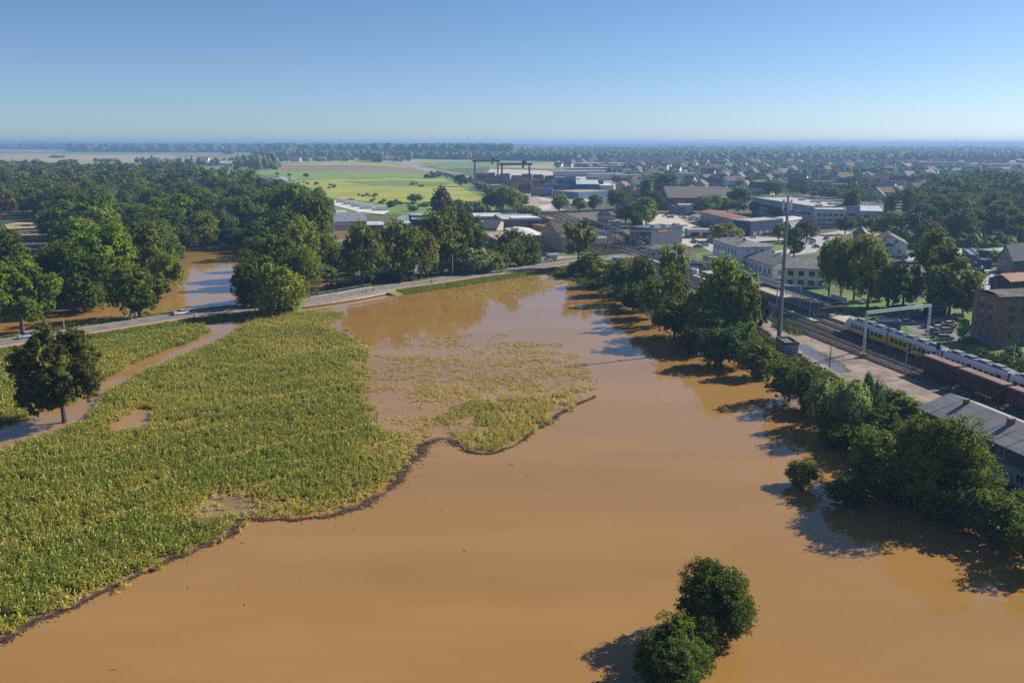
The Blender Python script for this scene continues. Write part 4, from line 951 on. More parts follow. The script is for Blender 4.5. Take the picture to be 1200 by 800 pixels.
PK = [(1153, 308.5, 1, 0, 'white car in the shade of the dark market hut'), (1131, 306, 0, 1.3, 'small dark blue car on the sunlit street by the huts'), (1008, 356, 1, .5, 'white car parked beneath the station lawn trees'), (1042, 363, 2, .4, 'silver car half hidden under the park trees'),
      (1168, 345, 3, .2, 'black car on the street behind the brick tower'), (966, 281, 0, .9, 'dark car turning in front of the white factory office'), (1060, 301, 5, .2, 'maroon car in front of the balcony house'), (1048, 304, 3, .3, 'black car beside the balcony house'),
      (823, 276, 1, 0, 'white car on the pale forecourt before the kiosk'), (812, 290, 7, .2, 'grey car by the forecourt kerb'), (820, 289, 2, .3, 'silver car parked next to the grey one by the forecourt kerb'),
      (876, 275, 0, .1, 'dark car left of the navy shop front'), (884, 275.5, 1, .1, 'white car in front of the navy shop'), (893, 276, 3, .1, 'black car in front of the navy shop'), (900, 276, 6, .1, 'blue car right of the navy shop front'),
      (625, 299, 6, .3, 'slate blue car parked behind the junction willow'), (631, 301, 3, .3, 'black car parked beside the van at the junction'),
      (905, 298, 6, 1.2, 'blue car on the station square behind the wing roof'), (914, 300, 1, 1.2, 'white car on the station square next to the blue one'),
      (795, 250.5, 1, .1, 'white car outside the small flat block'), (801, 250.8, 2, .1, 'silver car outside the small flat block'), (807, 251, 0, .1, 'dark car outside the small flat block')]
for x, y, ci, r0, lb_ in PK: car('hatch' if ci % 2 else 'estate', G(x, y, .07), r0, cols[ci][0], lb_)
LOTS = [([(800, 268), (850, 264), (860, 272), (812, 288), (797, 280)], 18, 'filling station forecourt'), ([(858, 277), (920, 274), (924, 279), (862, 283)], 8, 'navy shop lot'), ([(924, 296), (940, 280), (958, 280), (955, 294)], 8, 'station square'),
        ([(1044, 305), (1110, 299), (1116, 304), (1062, 310)], 7, 'lane by the balcony house'), ([(772, 254), (800, 247), (826, 252), (815, 260), (785, 261)], 12, 'lot behind the station canopy'), ([(697, 264), (722, 266), (728, 272), (706, 268)], 6, 'strip along the yard wall'), ([(594, 276), (616, 270), (634, 276), (618, 290)], 7, 'works yard'), ([(1118, 296), (1135, 305), (1160, 318), (1150, 330), (1140, 318)], 8, 'street by the huts')]
lg = np.random.default_rng(55)
for poly, n_, where in LOTS:
    pts_ = []; k_ = 0
    while len(pts_) < n_ and k_ < 2000:
        k_ += 1; a_, b_ = lg.uniform(min(q[0] for q in poly), max(q[0] for q in poly)), lg.uniform(min(q[1] for q in poly), max(q[1] for q in poly)); w_ = G(a_, b_, .07)
        if pip([a_], [b_], poly)[0] and all((w_-q).length > 6 for q in pts_): pts_.append(w_)
    pts_.sort(key=lambda q: q.x/q.y); base_ = lg.uniform(0, 3)
    for i, q in enumerate(pts_):
        ci = int(lg.choice([0, 1, 1, 1, 2, 2, 3, 5, 6, 7])); car('hatch' if ci % 2 else 'estate', q, base_+lg.choice([0, 1.57, 3.14]), cols[ci][0], '%s car, %s from left on the %s' % (cols[ci][1], ordw(i+1), where), 'cars parked on the '+where)
def van(px, py, rz, col, label, L=5.9, name='panel_van'):
    t = thing(name, label, 'van', G(px, py, .07), rz)
    pr = [(0, .45), (.03, 1.05), (.9, 1.35), (1.75, 2.25), (2.2, 2.45), (L-.1, 2.5), (L, 2.3), (L, .45)]
    m_ = MB(); loft(m_, [[(x, y*(.94 if z > 2.2 else 1), z) for x, z in pr] for y in (-.98, .98)]); o = m_.build('van_body', PAINT, t); o.color = (*col, 1)
    MB().add([(.88, -.85, 1.4), (.88, .85, 1.4), (1.68, .8, 2.22), (1.68, -.8, 2.22)], [(0, 1, 2, 3)]).build('windscreen', glass, t).location = (-.03, 0, .03)
    for s in (-1, 1):
        MB().box(1.3, s*.985-.01, 1.35, 2.4, s*.985+.01, 1.95).build('side_window', glass, t)
        MB().box(-.02, s*.7-.16, .75, .08, s*.7+.16, .98).build('headlight', glass, t)
        for x in (1.0, L-1.2): MB().tube((x, s*.85, .36), (x, s*1.0, .36), .36, None, 14).build('wheel', black, t)
    return t
van(637, 305, .12, (.55, .6, .66), 'pale silver-blue panel van waiting at the road junction')
van(714.5, 308, .1, (.6, .62, .63), 'white van with dark windows behind the waterside bushes', 5)
van(804, 322, -.5, (.66, .68, .68), 'white van parked between tracks and the olive trees', 4.6)
for x, y, lb_ in ((394, 238, 'white lorry first in the pale storage lot'), (402, 240.5, 'white lorry second in the pale storage lot'), (411, 243, 'white lorry third in the pale storage lot'), (421, 245.5, 'white lorry fourth in the pale storage lot'), (436, 247.5, 'white lorry at the far end of the pale storage lot'), (806, 259, 'white lorry cab standing behind the filling station canopy'), (816, 259.5, 'white lorry next to the orange-roofed depot'), (843, 265, 'long white lorry trailer in front of the depot doors')):
    t = thing('lorry', lb_, 'lorry', G(x, y), .2); MB().box(2.6, -1.25, 1, 11, 1.25, 3.8).build('box_body', white, t)
    m_ = MB(); loft(m_, [[(x_, yy_, z) for x_, z in ((0, .5), (0, 1.6), (.3, 2.9), (2.3, 3.0), (2.3, .5))] for yy_ in (-1.2, 1.2)]); m_.build('cab', white, t)
    MB().box(-.03, -1, 1.65, .25, 1, 2.6).build('windscreen', glass, t); MB().box(2.3, -1, .6, 11, 1, .98).build('chassis', darksteel, t)
    for x_ in (1.2, 8, 9.4):
        for s in (-1, 1): MB().tube((x_, s*.95, .5), (x_, s*1.22, .5), .5, None, 12).build('wheel', black, t)

# people: one continuous body grown around a skeleton, coloured by clothing zone
def skinned(name, verts, edges, radii, parent=None):
    me = bpy.data.meshes.new(name); me.from_pydata(verts, edges, []); o = bpy.data.objects.new(name, me); C.objects.link(o)
    sk = o.modifiers.new('skin', 'SKIN'); sub = o.modifiers.new('sub', 'SUBSURF'); sub.levels = 1; sub.render_levels = 1
    for i, r in enumerate(radii): me.skin_vertices[0].data[i].radius = r if isinstance(r, tuple) else (r, r)
    me.skin_vertices[0].data[0].use_root = True
    dg = bpy.context.evaluated_depsgraph_get(); dg.update(); m2 = bpy.data.meshes.new_from_object(o.evaluated_get(dg)); m2.name = name
    bpy.data.objects.remove(o); return m2
def person_mesh(pose):
    if pose == 'ride':
        v = [(0, 0, .98), (.12, 0, 1.2), (.28, 0, 1.42), (.33, 0, 1.5), (.37, 0, 1.66), (.36, 0, 1.73), (.26, .17, 1.4), (.45, .2, 1.2), (.62, .2, 1.06), (.26, -.17, 1.4), (.45, -.2, 1.2), (.62, -.2, 1.06),
             (0, .1, .92), (.36, .12, .8), (.2, .12, .4), (.32, .12, .34), (0, -.1, .92), (.3, -.12, .66), (.05, -.12, .28), (.18, -.12, .22)]
    else:
        sw = .0 if pose == 'stand' else .18
        v = [(0, 0, .95), (.01, 0, 1.18), (0, 0, 1.42), (0, 0, 1.5), (.02, 0, 1.62), (.02, 0, 1.7), (0, .19, 1.4), (-.04-sw*.5, .24, 1.12), (.05+sw*.2, .25, .88), (0, -.19, 1.4), (-.02+sw*.8, -.24, 1.14), (.08+sw, -.22, .9),
             (0, .1, .9), (.02+sw, .11, .5), (-.02+sw*1.1, .12, .08), (.14+sw*1.1, .13, .04), (0, -.1, .9), (.0-sw*.6, -.11, .5), (-.03-sw*1.4, -.12, .09), (.12-sw*1.4, -.13, .04)]
    e = [(0, 1), (1, 2), (2, 3), (3, 4), (4, 5), (2, 6), (6, 7), (7, 8), (2, 9), (9, 10), (10, 11), (0, 12), (12, 13), (13, 14), (14, 15), (0, 16), (16, 17), (17, 18), (18, 19)]
    r = [(.15, .11), (.14, .1), (.15, .1), .06, .105, .09, .065, .05, .035, .065, .05, .035, .09, .065, .045, .035, .09, .065, .045, .035]
    return skinned('person', v, e, r)
def person(px, py, pose, rz, shirt, trousers, label, z=0.0, loc=None):
    me = person_mesh(pose)
    hair = mat('hair', (.05, .035, .025), rough=.8); skin = mat('skin', (.5, .3, .22), rough=.6); shoe = mat('shoes', (.03, .03, .03), rough=.6)
    for m in (mat('cloth_%d_%d_%d' % tuple(int(c*99) for c in shirt), shirt, rough=.9), mat('cloth_%d_%d_%d' % tuple(int(c*99) for c in trousers), trousers, rough=.9), skin, hair, shoe): me.materials.append(m)
    for p_ in me.polygons:
        zc = p_.center.z; yc = abs(p_.center.y)
        i = 0 if zc > .95 else 1
        if zc > 1.5: i = 2
        if zc > 1.68 or (zc > 1.58 and p_.center.x < -.02): i = 3
        if yc > .2 and zc < .98: i = 2
        if zc < .1: i = 4
        p_.material_index = i; p_.use_smooth = True
    o = link_mesh('person', me); o.location = loc if loc is not None else G(px, py, z); o.rotation_euler.z = rz
    return tag(o, label, 'person')
for px, d_, pose, rz, a1, a2, lb_ in ((405, 4.6, 'stand', -1.4, (.05, .05, .06), (.03, .03, .05), 'person in black watching from the bridge, nearest the willow'), (414, -4.6, 'stand', 2, (.35, .3, .2), (.06, .06, .1), 'person in a beige top on the cycle path of the bridge'),
        (417.5, -4.6, 'stand', -1, (.1, .12, .2), (.04, .04, .05), 'person in navy beside the beige-topped one'), (426, -4.7, 'walk', .3, (.08, .08, .08), (.12, .1, .08), 'person in dark clothes walking at the bridge end'),
        (383, 5.3, 'stand', 1.5, (.04, .05, .05), (.03, .03, .04), 'person in dark clothes looking at the flooded ditch')):
    q, r_ = road_at(px, d_); person(0, 0, pose, rz, a1, a2, lb_, loc=Vector((q.x, q.y, RZ+.125 if d_ < 0 else RZ)))
for x, y, lb_, a1 in ((417, 337.5, 'person standing at the flooded side road in a dark jacket', (.05, .05, .07)), (422, 337, 'person in a grey jacket at the flooded side road edge', (.15, .15, .16))): person(x, y, 'stand', .5, a1, (.03, .03, .04), lb_, z=.05)
q, r_ = road_at(221, -4.8); person(0, 0, 'walk', r_, (.05, .06, .12), (.04, .04, .05), 'person in dark blue walking on the path near the white hatchback', loc=Vector((q.x, q.y, RZ+.125)))
person(719.5, 306, 'stand', 0, (.1, .1, .12), (.04, .04, .06), 'person in dark clothes standing on the junction footway'); person(630, 306.5, 'walk', 0, (.08, .08, .1), (.04, .04, .05), 'person crossing behind the silver-blue van')
for i, (x, y) in enumerate(((958, 352), (934, 347), (926, 343))): person(x, y, 'stand', i, ((.3, .1, .1), (.1, .15, .3), (.3, .3, .3))[i], (.05, .05, .07), ('person in a red top waiting under the canopy end', 'person in blue waiting beside a canopy post', 'person in grey waiting further under the canopy')[i], z=.65)
# cyclist
q, r_ = road_at(494, -4.8); q.z = RZ+.125
person(0, 0, 'ride', r_, (.06, .07, .1), (.04, .04, .05), 'person in dark clothes riding a bicycle on the red path', loc=q).rotation_euler.z = r_
bk = thing('bicycle', 'dark bicycle ridden along the red cycle path', 'bicycle', q, r_)
for x in (-.5, .58):
    m_ = MB()
    for i in range(18):
        a0, a1 = 2*math.pi*i/18, 2*math.pi*(i+1)/18; m_.beam((x+.33*math.cos(a0), 0, .34+.33*math.sin(a0)), (x+.33*math.cos(a1), 0, .34+.33*math.sin(a1)), .035)
    for i in range(4): a0 = math.pi*i/4; m_.beam((x-.32*math.cos(a0), 0, .34-.32*math.sin(a0)), (x+.32*math.cos(a0), 0, .34+.32*math.sin(a0)), .008)
    m_.build('wheel', black, bk)
MB().tube((-.5, 0, .34), (0, 0, .3), .018).tube((0, 0, .3), (-.12, 0, .85), .018).tube((0, 0, .3), (.45, 0, .82), .02).tube((-.1, 0, .8), (.45, 0, .85), .018).tube((-.5, 0, .34), (-.1, 0, .8), .015).tube((.58, 0, .34), (.42, 0, 1.0), .018).build('frame', darksteel, bk)
MB().tube((.45, -.24, 1.03), (.45, .24, 1.03), .015).build('handlebar', darksteel, bk); MB().box(-.25, -.07, .86, -.0, .07, .92).build('saddle', black, bk)
# scrap and timber heaps in the rail yard
def heap(px, py, w, d_, n, label, m, Lr=(1, 4)):
    g_ = G(px, py); m_ = MB()
    for i in range(n):
        x, y = random.gauss(0, w/3), random.gauss(0, d_/3); z = max(0.1, 1.6*(1-(x/w)**2-(y/d_)**2))*random.random()
        a0 = random.uniform(0, math.pi); L = random.uniform(*Lr)/2; tl = random.uniform(-.3, .3)
        m_.beam((x-L*math.cos(a0), y-L*math.sin(a0), z+.1), (x+L*math.cos(a0), y+L*math.sin(a0), z+.15+tl*L), random.uniform(.12, .35))
    o = m_.build('scrap_heap', m); o.location = g_; tag(o, label, 'scrap heap', None, 'stuff')
heap(706, 290, 12, 16, 420, 'dark heap of stacked rails and sleepers in the yard', mat('scrap_dark', (.04, .04, .045), (.35, .34, .33), .8, rough=.7, lo=.5, hi=.75))
heap(720, 279, 8, 25, 260, 'loose rusty rails lying across the yard', mat('scrap_brown', (.1, .075, .06), (.3, .25, .2), .6, rough=.8), (3, 9))
heap(650, 262, 14, 30, 200, 'brown heap of sleepers behind the yellow house', MATS['scrap_brown'])

# ------------------------------------------------------------------ foliage
def ico(sub=1):
    t = (1+5**.5)/2
    v = [(-1,t,0),(1,t,0),(-1,-t,0),(1,-t,0),(0,-1,t),(0,1,t),(0,-1,-t),(0,1,-t),(t,0,-1),(t,0,1),(-t,0,-1),(-t,0,1)]
    f = [(0,11,5),(0,5,1),(0,1,7),(0,7,10),(0,10,11),(1,5,9),(5,11,4),(11,10,2),(10,7,6),(7,1,8),(3,9,4),(3,4,2),(3,2,6),(3,6,8),(3,8,9),(4,9,5),(2,4,11),(6,2,10),(8,6,7),(9,8,1)]
    v = [np.array(p)/np.linalg.norm(p) for p in v]
    for _ in range(sub):
        c = {}; nf = []
        def mid(a, b):
            k = (min(a, b), max(a, b))
            if k not in c: q = v[a]+v[b]; v.append(q/np.linalg.norm(q)); c[k] = len(v)-1
            return c[k]
        for a, b, d_ in f:
            x, y, z = mid(a, b), mid(b, d_), mid(d_, a); nf += [(a, x, z), (b, y, x), (d_, z, y), (x, y, z)]
        f = nf
    return np.array(v), np.array(f)
ICO0, ICO1, ICO2 = ico(0), ico(1), ico(2)
NW, NH = 13.0, 18.0                                # nominal crown width, tree height
def crown_mesh(name, seed, shape, nlobe, nclump, per, leaf):
    g = np.random.default_rng(seed)
    Rx = NW/2
    prm = {'round': (.56, .44, .62, .40), 'oak': (.54, .43, .80, .28), 'tall': (.56, .44, .64, .34), 'bush': (.44, .52, .64, .40), 'willow': (.50, .48, .62, .38), 'poplar': (.52, .47, .55, .42), 'sparse': (.58, .40, .78, .24)}[shape]
    cz, rz_, spread, lr = prm; c = np.array([0, 0, cz*NH]); Rz = rz_*NH
    lobes = []
    for i in range(nlobe):
        # spread the directions evenly (golden spiral) and jitter
        k = i+.5; ph = math.acos(1-2*k/nlobe*(.97 if shape == 'bush' else .9)); th = math.pi*(1+5**.5)*k+g.normal(0, .35)
        d_ = np.array([math.cos(th)*math.sin(ph), math.sin(th)*math.sin(ph), math.cos(ph)])+g.normal(0, .2, 3)
        d_ /= np.linalg.norm(d_); sp = spread*g.uniform(.7, 1.2)
        wz = 1.0
        if shape == 'poplar': wz = 1.15
        p = c+d_*np.array([Rx*sp, Rx*sp, Rz*sp*wz]); r = Rx*lr*g.uniform(.68, 1.35)
        if shape == 'bush': p[2] = max(p[2], r*.6)
        lobes.append((p, r))
    lobes.append((c, Rx*.5))
    V = []; F = []; T = []; nv = 0
    zs = Rz/Rx
    for li, (p, r) in enumerate(lobes[:-1]):
        lt = g.uniform(.82, 1.18)
        q = g.normal(0, 1, (nclump, 3)); q /= np.linalg.norm(q, axis=1)[:, None]
        out = (p-c)/(np.linalg.norm(p-c)+1e-6); q += out*.55; q[:, 2] += .18; q /= np.linalg.norm(q, axis=1)[:, None]
        rad = r*g.uniform(.74, 1.26, (nclump, 1)); cc = p+q*rad*np.array([1, 1, min(1.25, max(.75, zs))])
        ct = lt*g.uniform(.68, 1.32, nclump)
        n = nclump*per
        pos = np.repeat(cc, per, 0)+g.normal(0, r*.11, (n, 3)); od = np.repeat(q, per, 0); tt = np.repeat(ct, per)*g.uniform(.75, 1.3, n)
        if shape == 'willow': pos[:, 2] -= np.abs(g.normal(0, 1.1, n))
        nr = od+g.normal(0, .75, (n, 3)); nr[:, 2] += .25; nr /= np.linalg.norm(nr, axis=1)[:, None]
        a = np.cross(nr, g.normal(0, 1, (n, 3))); a /= np.linalg.norm(a, axis=1)[:, None]; b = np.cross(nr, a)
        s = leaf*g.uniform(.65, 1.35, (n, 1))
        vv = np.stack([pos-a*s, pos-b*s*.62, pos+a*s, pos+b*s*.62], 1).reshape(-1, 3)
        V.append(vv); F.append(np.arange(n*4).reshape(n, 4)+nv); nv += n*4
        yel = g.uniform(.92, 1.12, n)
        T.append(np.repeat(np.stack([tt*yel, tt, tt*.95], 1), 4, 0))
    # inner twiggy mass that keeps the crown opaque where leaves are thick
    iv, if_ = ICO1
    for p, r in lobes:
        jit = 1+g.normal(0, .2, (len(iv), 1)); vv = p+iv*jit*r*.56*np.array([1, 1, min(1.25, max(.75, zs))])
        fq = np.concatenate([if_, if_[:, 2:3]], 1)
        V.append(vv); T.append(np.ones((len(vv), 3))*.85)
        F.append(fq+nv); nv += len(vv)
    V = np.concatenate(V); T = np.concatenate(T); F = np.concatenate(F)
    V[:, 2] = np.maximum(V[:, 2], .15)
    # degenerate quads of the core become triangles: build through two meshes joined by hand
    quad = F[:, 2] != F[:, 3]
    me = bpy.data.meshes.new(name); me.vertices.add(len(V)); me.vertices.foreach_set('co', V.astype(np.float32).ravel())
    q4, t3 = F[quad], F[~quad][:, :3]
    lp = np.concatenate([q4.ravel(), t3.ravel()]).astype(np.int32); me.loops.add(len(lp)); me.loops.foreach_set('vertex_index', lp)
    st = np.concatenate([np.arange(len(q4))*4, len(q4)*4+np.arange(len(t3))*3]).astype(np.int32)
    me.polygons.add(len(st)); me.polygons.foreach_set('loop_start', st)
    ca = me.color_attributes.new('tint', 'FLOAT_COLOR', 'POINT'); col = np.ones((len(V), 4), np.float32); col[:, :3] = T; ca.data.foreach_set('color', col.ravel())
    me.update(calc_edges=True); me.materials.append(LEAF)
    tops = [l_ for l_ in lobes[:-1]]
    return me, tops
def trunk_mesh(name, lobes, seed, shape, fork=.3):
    g = random.Random(seed); m_ = MB(); r0 = .42
    zf = NH*(.12 if shape in ('bush', 'willow') else .28); zt = NH*.62
    p0 = (0, 0, -.6); p1 = (g.uniform(-.3, .3), g.uniform(-.3, .3), zf); p2 = (g.uniform(-.6, .6), g.uniform(-.6, .6), zt)
    m_.tube(p0, (0, 0, .5), r0*1.5, r0*1.1, 10); m_.tube((0, 0, .5), p1, r0*1.1, r0*.85, 10); m_.tube(p1, p2, r0*.85, r0*.3, 8)
    for p, r in lobes:
        s = Vector(p1).lerp(Vector(p2), g.uniform(0, .8)); e = Vector(p); mid = s.lerp(e, .5)+Vector((0, 0, -.4))
        m_.tube(s, mid, .2, .13, 6); m_.tube(mid, e, .13, .05, 5)
    me_o = m_.build(name, bark); me = me_o.data; bpy.data.objects.remove(me_o); return me
VARS = {}
LOW = []
def mass(name, pts, label, cat, colw=None):
    if not LOW:
        for s_, sh in ((51, 'round'), (52, 'oak'), (53, 'tall'), (54, 'round')):
            cm, _l = crown_mesh('low', s_, sh, 11, 12, 7, .75)
            n = len(cm.vertices); V = np.empty(n*3, np.float32); cm.vertices.foreach_get('co', V); T_ = np.empty(n*4, np.float32); cm.color_attributes['tint'].data.foreach_get('color', T_)
            nl = len(cm.loops); L_ = np.empty(nl, np.int32); cm.loops.foreach_get('vertex_index', L_); np_ = len(cm.polygons); tot_ = np.empty(np_, np.int32); cm.polygons.foreach_get('loop_total', tot_)
            LOW.append((V.reshape(-1, 3), T_.reshape(-1, 4)[:, :3], L_, tot_)); bpy.data.meshes.remove(cm)
    g = np.random.default_rng(len(pts)); cw = colw or {'dark': 6, 'mid': 6, 'blue': 3, 'green': 2, 'olive': 2, 'yellow': .4, 'red': .3}; ks = list(cw); pr = np.array([cw[k] for k in ks]); pr = pr/pr.sum()
    VV, TT, LL, TO = [], [], [], []; nv = 0
    for x, y, w, h in pts:
        V, T_, L_, to = LOW[g.integers(0, 4)]; a = g.uniform(0, 6.28); ca, sa = math.cos(a), math.sin(a); s_ = w/NW
        v = np.stack([(V[:, 0]*ca-V[:, 1]*sa)*s_+x, (V[:, 0]*sa+V[:, 1]*ca)*s_+y, V[:, 2]*h/NH], 1); VV.append(v)
        TT.append(T_*np.array(COLR[ks[g.choice(len(ks), p=pr)]])*g.uniform(.8, 1.2)); LL.append(L_+nv); TO.append(to); nv += len(v)
    V = np.concatenate(VV); T_ = np.concatenate(TT); L_ = np.concatenate(LL); to = np.concatenate(TO)
    me = bpy.data.meshes.new(name); me.vertices.add(len(V)); me.vertices.foreach_set('co', V.astype(np.float32).ravel()); me.loops.add(len(L_)); me.loops.foreach_set('vertex_index', L_.astype(np.int32))
    me.polygons.add(len(to)); me.polygons.foreach_set('loop_start', (np.cumsum(to)-to).astype(np.int32)); c4 = np.ones((len(V), 4), np.float32); c4[:, :3] = T_; at_ = me.color_attributes.new('tint', 'FLOAT_COLOR', 'POINT'); at_.data.foreach_set('color', c4.ravel())
    me.update(calc_edges=True); me.materials.append(LEAF_A); return tag(link_mesh(name, me), label, cat, None, 'stuff')
def make_variants():
    spec = {'round': [(1, 15, 26, 14, .34), (2, 17, 24, 14, .34), (3, 14, 28, 14, .36)], 'oak': [(4, 22, 20, 14, .33), (5, 24, 18, 14, .33)], 'tall': [(6, 18, 24, 13, .34), (7, 20, 22, 13, .34)],
            'bush': [(8, 14, 26, 14, .36), (9, 12, 28, 14, .38)], 'willow': [(10, 16, 26, 14, .32), (11, 14, 28, 14, .34)], 'poplar': [(12, 16, 24, 13, .4)], 'sparse': [(13, 22, 12, 14, .34), (14, 24, 11, 14, .34)],
            'fineround': [(15, 20, 46, 26, .19)], 'finebush': [(16, 20, 46, 26, .21), (17, 18, 50, 26, .2)], 'fineoak': [(18, 30, 30, 22, .24)]}
    for k, L in spec.items():
        sh = k.replace('fine', '')
        VARS[k] = []
        for s_, nl, nc, per, lf in L:
            cm, lobes = crown_mesh('crown', s_, sh, nl, nc, per, lf); VARS[k].append((cm, trunk_mesh('trunk', lobes, s_, sh)))
make_variants()
COLR = {'dark': (0.088, 0.132, 0.014), 'mid': (0.135, 0.182, 0.016), 'green': (0.145, 0.225, 0.016), 'bright': (0.204, 0.336, 0.022), 'olive': (0.205, 0.251, 0.022), 'yellow': (0.240, 0.300, 0.028), 'blue': (0.095, 0.165, 0.042), 'silver': (0.264, 0.324, 0.099), 'red': (0.156, 0.102, 0.033), 'brown': (0.288, 0.204, 0.055)}
CNAME = {'dark': 'dark green', 'mid': 'mid-green', 'green': 'fresh green', 'bright': 'bright green', 'olive': 'olive', 'yellow': 'yellow-green', 'blue': 'blue-green', 'silver': 'silvery', 'red': 'reddish-brown', 'brown': 'browning'}
TREES = []
def top_h(x, y, py):
    lo, hi = .5, 60
    for _ in range(30):
        m_ = (lo+hi)/2
        if P(x, y, m_)[1] > py: lo = m_
        else: hi = m_
    return lo
def tree(loc, h, w, shape, col, label, group=None, z=0):
    """col: key or rgb"""
    c = COLR[col] if isinstance(col, str) else col
    k = random.uniform(.88, 1.12); c = tuple(v*k*random.uniform(.93, 1.07) for v in c)
    cm, tm = random.choice(VARS[shape]); bush = 'bush' in shape
    t = thing('bush' if bush else {'poplar': 'poplar_tree', 'willow': 'willow_tree'}.get(shape, 'broadleaf_tree'), label, 'bush' if bush else 'tree', (loc[0], loc[1], z), random.uniform(0, 6.28), group)
    s = w/NW*1.04; t.scale = (s*random.uniform(.94, 1.06), s*random.uniform(.94, 1.06), h/NH)
    a = link_mesh('crown', cm, t); a.color = (*c, 1); b = link_mesh('trunk', tm, t)
    if shape not in ('bush', 'finebush') and s > 0: b.scale = (1, 1, 1)
    TREES.append((loc[0], loc[1], w/2)); return t
def T(px, by, ty, wpx, shape, col, label, group=None):
    g_ = G(px, by); h = top_h(g_.x, g_.y, ty); w = wpx/((by-167)*cp/H)
    return tree(g_, h, w, shape, col, label, group)
# --- near and named trees: (x, base y, top y, width) in the photo
T(786, 806, 731, 92, 'finebush', (.075, .125, .014), 'round bright bush standing in flood water at the lower edge, front of the pair')
T(838, 748, 656, 86, 'finebush', (.085, .115, .013), 'taller olive-green bush in the flood water behind the round one, rear of the pair')
T(818, 768, 712, 50, 'finebush', 'mid', 'low dark bush between the two big bushes in the flood water')
T(76, 495, 388, 88, 'fineoak', (.085, .090, .010), 'dark spreading oak standing alone in the corn beside the flooded track')
T(27, 393, 306, 74, 'fineoak', 'green', 'roadside oak with exposed forked trunk above the silver-blue car')
T(164, 374, 302, 64, 'bush', 'mid', 'broad green roadside tree behind the white road lamp')
T(100, 366, 284, 62, 'bush', 'dark', 'dark roadside tree left of the white road lamp tree')
T(128, 352, 262, 70, 'round', 'green', 'large fresh green tree rising behind the two roadside trees')
T(70, 350, 278, 60, 'willow', 'dark', 'dark drooping tree behind the roadside oak')
T(10, 345, 268, 66, 'round', 'dark', 'dark tree at the frame edge behind the roadside oak')
T(196, 341, 292, 40, 'willow', 'olive', 'olive willow leaning over the left bank of the river')
T(327, 370, 303, 56, 'willow', 'yellow', 'pale yellow-green willow with bare branches at the bridge end')
T(320, 370, 354, 28, 'bush', 'olive', 'olive scrub around the foot of the pale willow at the bridge')
T(340, 366, 349, 24, 'bush', 'green', 'small green bush right of the pale willow foot')
T(300, 362, 292, 50, 'bush', 'dark', 'dark tree left of the pale willow by the bridge')
T(292, 356, 312, 34, 'bush', 'dark', 'low dark bush at the river edge before the bridge')
T(352, 350, 285, 50, 'willow', 'mid', 'mid-green willow above the flooded ditch')
T(350, 325, 248, 64, 'willow', 'olive', 'tall olive willow at the corner of the river wood')
T(330, 335, 270, 60, 'willow', 'mid', 'wide green willow behind the bridge willow')
T(375, 318, 270, 44, 'willow', 'mid', 'green willow beside the bright bushes of the ditch')
T(368, 300, 222, 52, 'tall', 'mid', 'tall green tree in front of the long flooded hall')
T(340, 288, 216, 50, 'tall', 'green', 'tall tree left of the long flooded hall')
for x, by, ty, w, sh, c, lb_ in ((398, 318, 296, 34, 'bush', 'bright', 'bright green bush nearest the flooded ditch'), (415, 322, 300, 30, 'bush', 'bright', 'bright green bush beside the trunks of the roadside trees'), (384, 330, 312, 26, 'bush', 'green', 'green bush on the ditch bank below the willows'),
        (390, 305, 284, 26, 'bush', 'bright', 'pale bright bush behind the ditch bushes'), (437, 336, 320, 18, 'bush', 'dark', 'dark bush at the foot of the first roadside tree'), (465, 334, 312, 20, 'bush', 'dark', 'dark bush between the roadside trunks'),
        (480, 332, 322, 14, 'bush', 'mid', 'small bush beneath the fourth roadside tree'), (388, 288, 272, 20, 'willow', 'silver', 'small silvery tree before the flooded hall')): T(x, by, ty, w, sh, c, lb_)
for i, (x, by, ty, w, c, lb_) in enumerate(((425, 338, 262, 50, 'mid', 'first of five roadside trees beside the bridge, widest crown'), (443, 335, 268, 40, 'mid', 'second of five roadside trees beside the bridge'), (462, 333, 258, 42, 'olive', 'third of five roadside trees, tallest and olive'),
        (477, 332, 264, 36, 'mid', 'fourth of five roadside trees with slim trunk'), (493, 329, 268, 44, 'olive', 'fifth of five roadside trees with yellowing crown'))): T(x, by, ty, w, 'tall', c, lb_, 'roadside trees beside the bridge')
for a_ in ((515, 322, 243, 56, 'round', 'mid', 'large dark green tree between flooded yard and road'), (543, 318, 246, 52, 'round', 'dark', 'dark round tree next to the large dark one before the works'), (517, 262, 219, 26, 'tall', (.13, .10, .03), 'reddish-brown topped tree behind the dark trees'),
        (527, 300, 246, 30, 'tall', 'dark', 'dark narrow tree behind the pair of dark trees'), (558, 322, 288, 44, 'willow', 'silver', 'silvery willow bush beside the road'), (575, 321, 290, 36, 'willow', 'olive', 'olive willow bush right of the silvery one'), (528, 322, 298, 30, 'willow', 'silver', 'silvery reed-like bush below the dark trees'),
        (505, 325, 300, 24, 'bush', 'green', 'green bush at the roadside below the dark tree'), (540, 324, 306, 28, 'bush', 'mid', 'low green bush at the road edge beside the willows'),
        (598, 316, 268, 34, 'tall', 'mid', 'tall thin-topped tree at the verge before the tan garages'), (585, 318, 285, 28, 'round', 'mid', 'round tree left of the thin-topped verge tree'), (617, 311, 272, 30, 'round', 'dark', 'dark tree hiding the parked cars at the junction'), (608, 314, 288, 28, 'bush', 'mid', 'bush between the verge trees'), (626, 312, 294, 20, 'bush', 'green', 'small bush at the junction verge')): T(*a_)
